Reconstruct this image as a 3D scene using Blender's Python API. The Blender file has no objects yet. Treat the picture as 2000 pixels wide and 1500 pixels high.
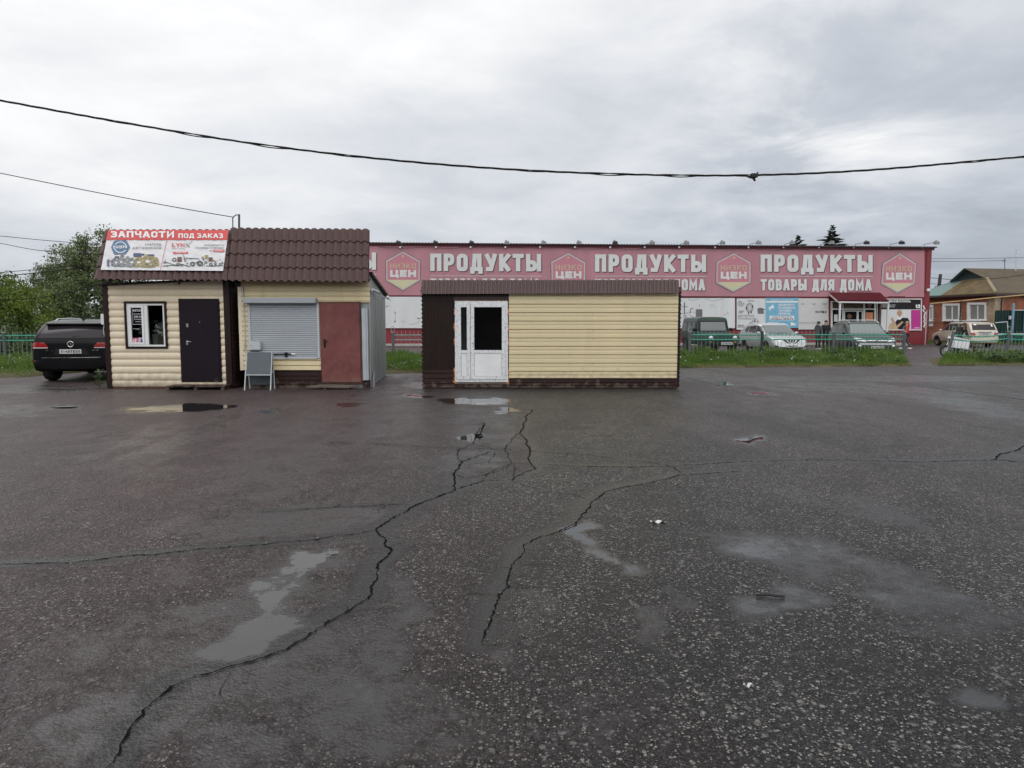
import bpy, bmesh, math, random
import numpy as np
from mathutils import Vector, Matrix
from mathutils.bvhtree import BVHTree
R = math.radians
sc = bpy.context.scene
col = sc.collection
rng = np.random.default_rng(7)
random.seed(7)

# ---------------------------------------------------------------- camera
CAMZ, F, PITCH = 1.7, 1387.0, R(5.1)
cam = bpy.data.cameras.new('camera')
cam.sensor_fit = 'HORIZONTAL'; cam.sensor_width = 36.0; cam.lens = F / 2000 * 36
cam.clip_start = 0.05; cam.clip_end = 3000
camo = bpy.data.objects.new('camera', cam); col.objects.link(camo)
camo.location = (0, 0, CAMZ); camo.rotation_euler = (R(90) - PITCH, 0, 0)
sc.camera = camo

# ---------------------------------------------------------------- world: overcast sky
SUN_DIR = Vector((-0.55, 0.30, 0.78)).normalized()
w = bpy.data.worlds.new('World'); sc.world = w; w.use_nodes = True
nt = w.node_tree; nt.nodes.clear()
def N(t, nt_=None, **kw):
    n = (nt_ or nt).nodes.new(t)
    for k, v in kw.items():
        if k in n.inputs.keys(): n.inputs[k].default_value = v
        else: setattr(n, k, v)
    return n
def math_node(tree, op, a, b=None, c=None, clamp=False):
    n = tree.nodes.new('ShaderNodeMath'); n.operation = op; n.use_clamp = clamp
    for i, v in enumerate((a, b, c)):
        if v is None: continue
        if isinstance(v, (int, float)): n.inputs[i].default_value = v
        else: tree.links.new(v, n.inputs[i])
    return n.outputs[0]
def M(op, a, b=None, c=None, clamp=False): return math_node(nt, op, a, b, c, clamp)
L = nt.links.new
tc = N('ShaderNodeTexCoord')
sep = N('ShaderNodeSeparateXYZ'); L(tc.outputs['Generated'], sep.inputs[0])
dx, dy, dz = sep.outputs
zc = M('MAXIMUM', dz, 0.0)
den = M('ADD', zc, 0.16)
u_ = M('DIVIDE', dx, den); v_ = M('DIVIDE', dy, den)
cmb = N('ShaderNodeCombineXYZ'); L(u_, cmb.inputs[0]); L(v_, cmb.inputs[1])
n1 = N('ShaderNodeTexNoise', Scale=0.42, Detail=7.0, Roughness=0.52, Distortion=0.25); L(cmb.outputs[0], n1.inputs['Vector'])
mp = N('ShaderNodeMapping'); mp.inputs['Location'].default_value = (3.1, 1.7, 0); L(cmb.outputs[0], mp.inputs[0])
n2 = N('ShaderNodeTexNoise', Scale=1.6, Detail=8.0, Roughness=0.6, Distortion=0.35); L(mp.outputs[0], n2.inputs['Vector'])
cloud = M('ADD', M('MULTIPLY', M('SUBTRACT', n1.outputs[0], 0.5), 0.75), M('MULTIPLY', M('SUBTRACT', n2.outputs[0], 0.5), 0.36))
# sun glow behind the cloud, upper left
gl = Vector((-0.46, 0.78, 0.46)).normalized()
gdot = M('ADD', M('ADD', M('MULTIPLY', dx, gl.x), M('MULTIPLY', dy, gl.y)), M('MULTIPLY', dz, gl.z))
glow = M('POWER', M('MAXIMUM', gdot, 0.0), 8.0)
rd_ = Vector((0.37, 0.90, 0.255)).normalized()
rdot = M('ADD', M('ADD', M('MULTIPLY', dx, rd_.x), M('MULTIPLY', dy, rd_.y)), M('MULTIPLY', dz, rd_.z))
rift = M('MULTIPLY', M('POWER', M('MAXIMUM', rdot, 0.0), 90.0), M('MULTIPLY', M('MAXIMUM', M('SUBTRACT', n2.outputs[0], 0.42), 0.0), 5.0))
base = M('ADD', 0.595, M('MULTIPLY', M('POWER', zc, 1.5), 0.75))
# extra sky brightness added behind the camera to lift the facades facing it
back = M('MULTIPLY', M('MAXIMUM', M('SUBTRACT', 0.0, dy), 0.0), 1.2)
lum = M('ADD', M('MULTIPLY', M('ADD', base, back), M('ADD', 1.0, M('MULTIPLY', cloud, 1.75))), M('ADD', M('MULTIPLY', glow, 0.40), M('MULTIPLY', rift, 0.22)))
tint = N('ShaderNodeValToRGB')
tint.color_ramp.elements[0].position = 0.55; tint.color_ramp.elements[0].color = (0.865, 0.94, 1.06, 1)
tint.color_ramp.elements[1].position = 1.0; tint.color_ramp.elements[1].color = (1.0, 1.0, 1.005, 1)
L(lum, tint.inputs[0])
mul = N('ShaderNodeVectorMath', operation='MULTIPLY'); L(tint.outputs[0], mul.inputs[0])
cl = N('ShaderNodeCombineXYZ'); L(lum, cl.inputs[0]); L(lum, cl.inputs[1]); L(lum, cl.inputs[2])
L(cl.outputs[0], mul.inputs[1])
sky = N('ShaderNodeTexSky'); sky.sky_type = 'NISHITA'; sky.sun_disc = False
sky.sun_elevation = math.asin(SUN_DIR.z); sky.sun_rotation = math.atan2(SUN_DIR.x, SUN_DIR.y)
bg1 = N('ShaderNodeBackground', Strength=0.06); L(sky.outputs[0], bg1.inputs[0])
bg2 = N('ShaderNodeBackground', Strength=1.0); L(mul.outputs[0], bg2.inputs[0])
mix = N('ShaderNodeMixShader', Fac=0.93); L(bg1.outputs[0], mix.inputs[1]); L(bg2.outputs[0], mix.inputs[2])
out = N('ShaderNodeOutputWorld'); L(mix.outputs[0], out.inputs[0])

sun = bpy.data.lights.new('sun', 'SUN'); sun.energy = 0.7; sun.angle = R(40); sun.color = (1, 0.97, 0.93)
suno = bpy.data.objects.new('sun', sun); col.objects.link(suno)
suno.rotation_euler = SUN_DIR.to_track_quat('Z', 'Y').to_euler()
sc.view_settings.view_transform = 'Standard'; sc.view_settings.look = 'None'
sc.view_settings.exposure = 0.0; sc.view_settings.gamma = 1.0
sc.cycles.max_bounces = 6; sc.cycles.transparent_max_bounces = 12

# ---------------------------------------------------------------- placing helpers
cp, sp_ = math.cos(PITCH), math.sin(PITCH)
def ray(px, py):
    a = (px - 1000) / F; b = (750 - py) / F
    return Vector((a, cp + b * sp_, -sp_ + b * cp))
CAM = Vector((0, 0, CAMZ))
class Plane:
    def __init__(s, p, n): s.p = Vector(p); s.n = Vector(n).normalized()
    def at(s, px, py, off=0.0):        # off: metres in front of the plane
        d = ray(px, py); q = s.p
        t = (q - CAM).dot(s.n) / d.dot(s.n)
        return CAM + d * t + s.n * off
def YP(Y): return Plane((0, Y, 0), (0, -1, 0))
GP = Plane((0, 0, 0), (0, 0, 1))
def G(px, py, z=0.0):
    d = ray(px, py); t = (z - CAMZ) / d.z
    return CAM + d * t

# ---------------------------------------------------------------- scene tree helpers
MW = {}
def tag(o, label=None, cat=None, group=None, kind=None):
    if label: o['label'] = label
    if cat: o['category'] = cat
    if group: o['group'] = group
    if kind: o['kind'] = kind
    return o
def thing(name, label, cat, loc=(0, 0, 0), rz=0.0, group=None):
    o = bpy.data.objects.new(name, None); col.objects.link(o)
    o.location = loc; o.rotation_euler = (0, 0, rz); o.empty_display_size = 0.2
    MW[o.name] = Matrix.Translation(Vector(loc)) @ Matrix.Rotation(rz, 4, 'Z')
    return tag(o, label, cat, group)
class MB:
    def __init__(s): s.v = []; s.f = []; s.m = []; s.mi = 0
    def add(s, vs, fs):
        b = len(s.v); s.v += [tuple(x) for x in vs]
        for f in fs: s.f.append([b + i for i in f]); s.m.append(s.mi)
        return s
    def quad(s, *p): return s.add(p, [list(range(len(p)))])
    def box(s, x0, x1, y0, y1, z0, z1):
        return s.hexa([(x0, y0, z0), (x1, y0, z0), (x1, y1, z0), (x0, y1, z0)], [(x0, y0, z1), (x1, y0, z1), (x1, y1, z1), (x0, y1, z1)])
    def hexa(s, lo, hi):               # two matching polygons joined by sides
        n = len(lo); fs = [list(range(n))[::-1], [n + i for i in range(n)]]
        fs += [[i, (i + 1) % n, n + (i + 1) % n, n + i] for i in range(n)]
        return s.add(list(lo) + list(hi), fs)
    def slab(s, pts, d):
        d = Vector(d); return s.hexa([Vector(p) for p in pts], [Vector(p) + d for p in pts])
    def tube(s, pts, r, n=8, cap=True):
        pts = [Vector(p) for p in pts]; k = len(pts); rs = r if isinstance(r, (list, tuple)) else [r] * k
        vs = []; up = Vector((0, 0, 1)); prev = None
        for i, p in enumerate(pts):
            t = (pts[min(i + 1, k - 1)] - pts[max(i - 1, 0)]).normalized()
            if prev is None:
                a = t.cross(up)
                if a.length < 1e-3: a = t.cross(Vector((1, 0, 0)))
                a.normalize()
            else:
                a = prev - t * prev.dot(t); a.normalize()
            prev = a; b = t.cross(a)
            for j in range(n):
                an = 2 * math.pi * j / n
                vs.append(p + (a * math.cos(an) + b * math.sin(an)) * rs[i])
        fs = [[i * n + j, i * n + (j + 1) % n, (i + 1) * n + (j + 1) % n, (i + 1) * n + j] for i in range(k - 1) for j in range(n)]
        if cap: fs += [list(range(n))[::-1], [(k - 1) * n + j for j in range(n)]]
        return s.add(vs, fs)
    def grid(s, rows):
        n = len(rows[0]); vs = [p for r in rows for p in r]
        return s.add(vs, [[i * n + j, i * n + j + 1, (i + 1) * n + j + 1, (i + 1) * n + j] for i in range(len(rows) - 1) for j in range(n - 1)])
    def lathe(s, prof, origin, axis, n=20):    # prof: (radius, along axis)
        ax = Vector(axis).normalized(); a = ax.orthogonal().normalized(); b = ax.cross(a); o = Vector(origin)
        rows = [[o + ax * h + (a * math.cos(2 * math.pi * j / n) + b * math.sin(2 * math.pi * j / n)) * r for j in range(n + 1)] for r, h in prof]
        return s.grid(rows)
    def ball(s, c, rx, ry=None, rz=None, n=10, m=7):
        ry = ry or rx; rz = rz or rx; c = Vector(c)
        rows = []
        for i in range(m + 1):
            th = math.pi * i / m
            rows.append([c + Vector((rx * math.sin(th) * math.cos(2 * math.pi * j / n), ry * math.sin(th) * math.sin(2 * math.pi * j / n), rz * math.cos(th))) for j in range(n + 1)])
        return s.grid(rows)
    def build(s, name, mats, parent=None, smooth=False, bevel=0.0, recalc=True, weld=True):
        me = bpy.data.meshes.new(name)
        vs = s.v
        if parent is not None:
            top = parent
            while top.parent is not None: top = top.parent
            if top.name in MW:
                inv = MW[top.name].inverted(); vs = [inv @ Vector(v) for v in vs]
        me.from_pydata([tuple(v) for v in vs], [], s.f)
        mats = mats if isinstance(mats, (list, tuple)) else [mats]
        for m in mats: me.materials.append(m)
        if len(mats) > 1: me.polygons.foreach_set('material_index', s.m)
        bm = bmesh.new(); bm.from_mesh(me)
        if weld: bmesh.ops.remove_doubles(bm, verts=bm.verts, dist=1e-5)
        if recalc: bmesh.ops.recalc_face_normals(bm, faces=bm.faces)
        if bevel > 0:
            es = [e for e in bm.edges if len(e.link_faces) == 2 and e.calc_face_angle(0) > 0.6]
            bmesh.ops.bevel(bm, geom=es, offset=bevel, segments=2, affect='EDGES', clamp_overlap=True)
        bm.to_mesh(me); bm.free()
        if smooth:
            me.polygons.foreach_set('use_smooth', [True] * len(me.polygons))
            try: me.set_sharp_from_angle(angle=R(smooth if smooth > 1 else 40))
            except Exception: pass
        o = bpy.data.objects.new(name, me); col.objects.link(o)
        if parent is not None: o.parent = parent
        return o
def kids(o): return [c for c in bpy.data.objects if c.parent == o]
def copy_tree(o, parent=None):
    c = o.copy(); col.objects.link(c); c.parent = parent
    for ch in kids(o): copy_tree(ch, c)
    return c
def np_mesh(name, V, Fc, mat, parent=None, smooth=False):
    me = bpy.data.meshes.new(name); V = np.asarray(V, np.float32); Fc = np.asarray(Fc, np.int32)
    k = Fc.shape[1]
    me.vertices.add(len(V)); me.vertices.foreach_set('co', V.ravel())
    me.loops.add(Fc.size); me.loops.foreach_set('vertex_index', Fc.ravel())
    me.polygons.add(len(Fc)); me.polygons.foreach_set('loop_start', np.arange(0, Fc.size, k, dtype=np.int32))
    if smooth: me.polygons.foreach_set('use_smooth', np.ones(len(Fc), bool))
    me.update(calc_edges=True); me.validate(); me.materials.append(mat)
    o = bpy.data.objects.new(name, me); col.objects.link(o)
    if parent is not None: o.parent = parent
    return o

# ---------------------------------------------------------------- materials
def srgb(r, g, b):
    f = lambda c: (c / 255 / 12.92) if c / 255 <= 0.04045 else ((c / 255 + 0.055) / 1.055) ** 2.4
    return (f(r), f(g), f(b))
def mat(name, c, rough=0.6, metal=0.0, var=0.12, vscale=3.0, bump=0.0, bscale=40.0, spec=0.5, coat=0.0, dirt=None, dirt_amt=0.35, streak=False, splash=0.0):
    m = bpy.data.materials.new(name); m.use_nodes = True; t = m.node_tree; b = t.nodes['Principled BSDF']
    b.inputs['Roughness'].default_value = rough; b.inputs['Metallic'].default_value = metal
    b.inputs['Specular IOR Level'].default_value = spec; b.inputs['Coat Weight'].default_value = coat
    b.inputs['Coat Roughness'].default_value = 0.06
    tcn = t.nodes.new('ShaderNodeTexCoord')
    if var > 0:
        n = t.nodes.new('ShaderNodeTexNoise'); n.inputs['Scale'].default_value = vscale; n.inputs['Detail'].default_value = 8; n.inputs['Roughness'].default_value = 0.65
        vec = tcn.outputs['Object']
        if streak:
            mpn = t.nodes.new('ShaderNodeMapping'); mpn.inputs['Scale'].default_value = (1, 1, 0.12); t.links.new(vec, mpn.inputs[0]); vec = mpn.outputs[0]
        t.links.new(vec, n.inputs['Vector'])
        r = t.nodes.new('ShaderNodeValToRGB')
        lo = [max(0, x * (1 - var)) for x in c]; hi = [min(1, x * (1 + var)) for x in c]
        r.color_ramp.elements[0].position = 0.3; r.color_ramp.elements[0].color = (*lo, 1)
        r.color_ramp.elements[1].position = 0.7; r.color_ramp.elements[1].color = (*hi, 1)
        t.links.new(n.outputs[0], r.inputs[0]); cout = r.outputs[0]
        if dirt is not None:
            n3 = t.nodes.new('ShaderNodeTexNoise'); n3.inputs['Scale'].default_value = vscale * 1.7; n3.inputs['Detail'].default_value = 10; n3.inputs['Roughness'].default_value = 0.75
            t.links.new(vec, n3.inputs['Vector'])
            mr = t.nodes.new('ShaderNodeMapRange'); mr.inputs[1].default_value = 0.52; mr.inputs[2].default_value = 0.75; mr.inputs[4].default_value = dirt_amt
            t.links.new(n3.outputs[0], mr.inputs[0])
            mx = t.nodes.new('ShaderNodeMix'); mx.data_type = 'RGBA'
            t.links.new(mr.outputs[0], mx.inputs[0]); t.links.new(cout, mx.inputs[6]); mx.inputs[7].default_value = (*dirt, 1); cout = mx.outputs[2]
        if splash > 0:        # mud splashed up from the yard onto the foot of the wall
            sz = t.nodes.new('ShaderNodeSeparateXYZ'); t.links.new(tcn.outputs['Object'], sz.inputs[0])
            n4 = t.nodes.new('ShaderNodeTexNoise'); n4.inputs['Scale'].default_value = 7; n4.inputs['Detail'].default_value = 8; t.links.new(tcn.outputs['Object'], n4.inputs['Vector'])
            zz = math_node(t, 'MULTIPLY_ADD', n4.outputs[0], -.9, .45); zz = math_node(t, 'ADD', sz.outputs[2], zz)
            mr2 = t.nodes.new('ShaderNodeMapRange'); mr2.inputs[1].default_value = splash; mr2.inputs[2].default_value = 0.02; mr2.inputs[4].default_value = 0.55; t.links.new(zz, mr2.inputs[0])
            mx2 = t.nodes.new('ShaderNodeMix'); mx2.data_type = 'RGBA'; t.links.new(mr2.outputs[0], mx2.inputs[0]); t.links.new(cout, mx2.inputs[6]); mx2.inputs[7].default_value = (0.16, 0.13, 0.10, 1); cout = mx2.outputs[2]
        t.links.new(cout, b.inputs['Base Color'])
        rr = math_node(t, 'MULTIPLY_ADD', n.outputs[0], 0.25, rough - 0.125, clamp=True); t.links.new(rr, b.inputs['Roughness'])
    else:
        b.inputs['Base Color'].default_value = (*c, 1)
    if bump > 0:
        n2 = t.nodes.new('ShaderNodeTexNoise'); n2.inputs['Scale'].default_value = bscale; n2.inputs['Detail'].default_value = 4
        t.links.new(tcn.outputs['Object'], n2.inputs['Vector'])
        bp = t.nodes.new('ShaderNodeBump'); bp.inputs['Strength'].default_value = bump; bp.inputs['Distance'].default_value = 0.01
        t.links.new(n2.outputs[0], bp.inputs['Height']); t.links.new(bp.outputs[0], b.inputs['Normal'])
    return m
def glass_mat(name, tintc=(0.85, 0.92, 0.9), transp=0.75):
    m = bpy.data.materials.new(name); m.use_nodes = True; t = m.node_tree; t.nodes.clear()
    o = t.nodes.new('ShaderNodeOutputMaterial'); tr = t.nodes.new('ShaderNodeBsdfTransparent'); tr.inputs[0].default_value = (*[x * transp for x in tintc], 1)
    gl_ = t.nodes.new('ShaderNodeBsdfGlossy'); gl_.inputs['Roughness'].default_value = 0.02
    fr = t.nodes.new('ShaderNodeFresnel'); fr.inputs[0].default_value = 1.5
    mx = t.nodes.new('ShaderNodeMixShader'); t.links.new(fr.outputs[0], mx.inputs[0]); t.links.new(tr.outputs[0], mx.inputs[1]); t.links.new(gl_.outputs[0], mx.inputs[2]); t.links.new(mx.outputs[0], o.inputs[0])
    return m
def leaf_mat(name, c1, c2, scale=1.2, rough=0.55, transl=0.3):
    m = bpy.data.materials.new(name); m.use_nodes = True; t = m.node_tree; b = t.nodes['Principled BSDF']
    tcn = t.nodes.new('ShaderNodeTexCoord'); n = t.nodes.new('ShaderNodeTexNoise'); n.inputs['Scale'].default_value = scale; n.inputs['Detail'].default_value = 6; n.inputs['Roughness'].default_value = 0.8
    t.links.new(tcn.outputs['Object'], n.inputs['Vector'])
    r = t.nodes.new('ShaderNodeValToRGB'); r.color_ramp.elements[0].position = 0.32; r.color_ramp.elements[0].color = (*c1, 1); r.color_ramp.elements[1].position = 0.68; r.color_ramp.elements[1].color = (*c2, 1)
    t.links.new(n.outputs[0], r.inputs[0]); t.links.new(r.outputs[0], b.inputs['Base Color'])
    b.inputs['Roughness'].default_value = rough; b.inputs['Specular IOR Level'].default_value = 0.3
    tl = t.nodes.new('ShaderNodeBsdfTranslucent'); t.links.new(r.outputs[0], tl.inputs[0])
    mx = t.nodes.new('ShaderNodeMixShader'); mx.inputs[0].default_value = transl
    t.links.new(b.outputs[0], mx.inputs[1]); t.links.new(tl.outputs[0], mx.inputs[2]); t.links.new(mx.outputs[0], t.nodes['Material Output'].inputs[0])
    return m
mt = {}
def mk(k, c, rough=.6, **kw): mt[k] = mat(k, c, rough, **kw)
mk('white', (0.74, 0.75, 0.76), 0.45, var=0.06); mk('white_dirty', (0.62, 0.63, 0.63), 0.55, var=0.1, dirt=(0.3, 0.28, 0.25), dirt_amt=0.3)
mk('cream_log', splash=0.42, c=(0.70, 0.61, 0.455), rough=0.5, var=0.06, vscale=1.5, dirt=(0.42, 0.34, 0.24), dirt_amt=0.22, streak=True)
mk('yellow_lap', splash=0.42, c=(0.66, 0.56, 0.345), rough=0.5, var=0.08, vscale=1.5, dirt=(0.28, 0.2, 0.11), dirt_amt=0.35, streak=True)
mk('cream_metal', splash=0.42, c=(0.67, 0.575, 0.365), rough=0.38, var=0.04, vscale=1.0, dirt=(0.44, 0.36, 0.2), dirt_amt=0.2, streak=True)
mk('choc', (0.020, 0.011, 0.010), 0.42, var=0.2, vscale=4, spec=0.22); mk('choc_skirt', splash=0.12, c=(0.032, 0.017, 0.016), rough=0.42, spec=0.22, var=0.25, vscale=3, dirt=(0.09, 0.07, 0.055), dirt_amt=0.4)
mk('tile_brown', (0.066, 0.034, 0.031), 0.36, spec=0.3, var=0.14, vscale=1.4, dirt=(0.15, 0.10, 0.09), dirt_amt=0.25)
mk('fascia_brown', (0.095, 0.06, 0.058), 0.4, spec=0.3, var=0.12, vscale=2, dirt=(0.05, 0.03, 0.03), dirt_amt=0.3)
mk('shutter', (0.37, 0.40, 0.43), 0.42, metal=0.15, var=0.05, vscale=2); mk('box_grey', (0.46, 0.49, 0.51), 0.5, var=0.05)
mk('red_door', splash=0.30, c=(0.165, 0.055, 0.052), rough=0.55, spec=0.3, var=0.24, vscale=2.5, bump=0.12, bscale=9, dirt=(0.30, 0.15, 0.12), dirt_amt=0.4)
mk('dark_door', splash=0.12, c=(0.013, 0.008, 0.013), rough=0.5, spec=0.16, var=0.15, bump=0.1, bscale=400)
mk('zinc', (0.30, 0.32, 0.32), 0.42, metal=0.35, var=0.16, vscale=2.0, dirt=(0.15, 0.15, 0.14), dirt_amt=0.5, streak=True)
mk('zinc_light', (0.46, 0.50, 0.54), 0.42, metal=0.3, var=0.1, vscale=2)
mk('steel', (0.5, 0.5, 0.5), 0.3, metal=0.9, var=0.05); mk('black', (0.007, 0.007, 0.008), 0.5, var=0, spec=0.25); mk('black_rubber', (0.014, 0.014, 0.015), 0.75, var=0.2)
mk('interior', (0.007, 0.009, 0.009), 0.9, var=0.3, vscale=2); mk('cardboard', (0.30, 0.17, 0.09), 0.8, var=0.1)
mk('old_wood', (0.12, 0.095, 0.075), 0.8, var=0.3, vscale=5, bump=0.3); mk('foam', (0.55, 0.21, 0.06), 0.85, var=0.3, vscale=30, bump=0.5, bscale=60)
mk('rust', (0.085, 0.036, 0.022), 0.85, var=0.35, vscale=8); mk('board_grey', (0.07, 0.088, 0.102), 0.5, var=0.1, vscale=3, dirt=(0.2, 0.23, 0.24), dirt_amt=0.25)
mk('store_red', (0.19, 0.016, 0.024), 0.5, var=0.12, vscale=0.8, dirt=(0.1, 0.02, 0.02), dirt_amt=0.3)
mk('trim_maroon', (0.115, 0.012, 0.024), 0.45, var=0.15); mk('roof_dark', (0.035, 0.018, 0.022), 0.5, var=0.2)
mk('banner_pink', (0.40, 0.182, 0.22), 0.5, var=0.12, vscale=0.6, dirt=(0.30, 0.17, 0.19), dirt_amt=0.5, streak=True); mk('hex_pink', (0.47, 0.185, 0.235), 0.5, var=0.04, vscale=0.8)
mk('letter_white', (0.60, 0.62, 0.615), 0.5, var=0.05, vscale=1); mk('letter_shadow', (0.085, 0.03, 0.048), 0.55, var=0.1)
mk('letter_gold', (0.53, 0.41, 0.28), 0.5, var=0.05); mk('hex_yellow', (0.54, 0.51, 0.335), 0.5, var=0.05)
mk('poster_white', (0.60, 0.62, 0.63), 0.5, var=0.08, vscale=0.9, dirt=(0.42, 0.42, 0.41), dirt_amt=0.5, streak=True); mk('poster_grey', (0.53, 0.54, 0.53), 0.5, var=0.05)
mk('poster_blue', (0.155, 0.40, 0.56), 0.5, var=0.06); mk('ink', (0.014, 0.014, 0.017), 0.6, var=0.1, spec=0.2); mk('ink_soft', (0.13, 0.135, 0.14), 0.6, var=0.2)
mk('magenta', (0.42, 0.018, 0.22), 0.5, var=0.04); mk('orange', (0.62, 0.17, 0.05), 0.5, var=0.08); mk('skin_print', (0.47, 0.30, 0.19), 0.6, var=0.12, vscale=8); mk('tan_print', (0.47, 0.34, 0.2), 0.6, var=0.15, vscale=4)
mk('sign_red', (0.60, 0.075, 0.07), 0.5, var=0.06); mk('vinyl', (0.66, 0.66, 0.68), 0.45, var=0.07, vscale=2.5, bump=0.4, bscale=5); mk('sign_blue', (0.085, 0.165, 0.28), 0.5, var=0.06)
mk('can_gold', (0.30, 0.25, 0.11), 0.45, var=0.15, vscale=15); mk('can_grey', (0.22, 0.23, 0.23), 0.45, var=0.2, vscale=20); mk('can_navy', (0.06, 0.08, 0.16), 0.45, var=0.2)
mk('canopy_red', (0.13, 0.018, 0.026), 0.4, var=0.2, vscale=3, spec=0.3); mk('frame_white', (0.58, 0.60, 0.60), 0.5, var=0.06); mk('pipe_brown', (0.085, 0.04, 0.032), 0.5, var=0.2)
mk('fence_green', (0.035, 0.27, 0.19), 0.45, var=0.2, vscale=6, dirt=(0.12, 0.08, 0.05), dirt_amt=0.25); mk('fence_bar', (0.19, 0.25, 0.23), 0.5, var=0.2, vscale=6); mk('post_grey', (0.082, 0.092, 0.098), 0.6, var=0.25, vscale=6, dirt=(0.14, 0.10, 0.07), dirt_amt=0.35)
mk('gate_green', (0.006, 0.028, 0.022), 0.5, var=0.2, spec=0.25); mk('gate_blue', (0.17, 0.28, 0.38), 0.5, var=0.15); mk('pipe_yellow', (0.42, 0.29, 0.13), 0.6, var=0.15)
mk('moss_roof', (0.10, 0.068, 0.026), 0.85, var=0.4, vscale=1.2, dirt=(0.09, 0.085, 0.02), dirt_amt=0.6, bump=0.3, bscale=6); mk('slate_roof', (0.082, 0.062, 0.038), 0.85, var=0.3, vscale=1.2, bump=0.3, bscale=6); mk('green_roof', (0.10, 0.175, 0.165), 0.45, var=0.12); mk('ridge_cap', (0.25, 0.20, 0.13), 0.8, var=0.2); mk('gable_dark', (0.012, 0.032, 0.034), 0.7, var=0.3)
mk('pilaster', (0.42, 0.35, 0.25), 0.8, var=0.15, vscale=6); mk('curtain', (0.20, 0.215, 0.195), 0.8, var=0.25, vscale=12); mk('curb', (0.36, 0.35, 0.33), 0.85, var=0.2, vscale=4)
mk('bark', (0.07, 0.055, 0.042), 0.9, var=0.4, vscale=6, bump=0.5); mk('pole_wood', (0.05, 0.05, 0.05), 0.9, var=0.3)
mk('cable', (0.010, 0.010, 0.011), 0.6, var=0, spec=0.2); mk('crack', (0.009, 0.0088, 0.0086), 0.95, spec=0.0, var=0.3, vscale=30)
mk('pink_print', (0.60, 0.11, 0.20), 0.5, var=0.2, vscale=20); mk('lilac_print', (0.5, 0.48, 0.65), 0.5, var=0.1)
mt['glass'] = glass_mat('window_glass'); mt['glass_dark'] = mat('glass_dark', (0.012, 0.015, 0.016), 0.04, var=0, spec=0.5)
mt['glass_black'] = mat('glass_black', (0.003, 0.003, 0.0035), 0.12, var=0, spec=0.12)
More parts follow.
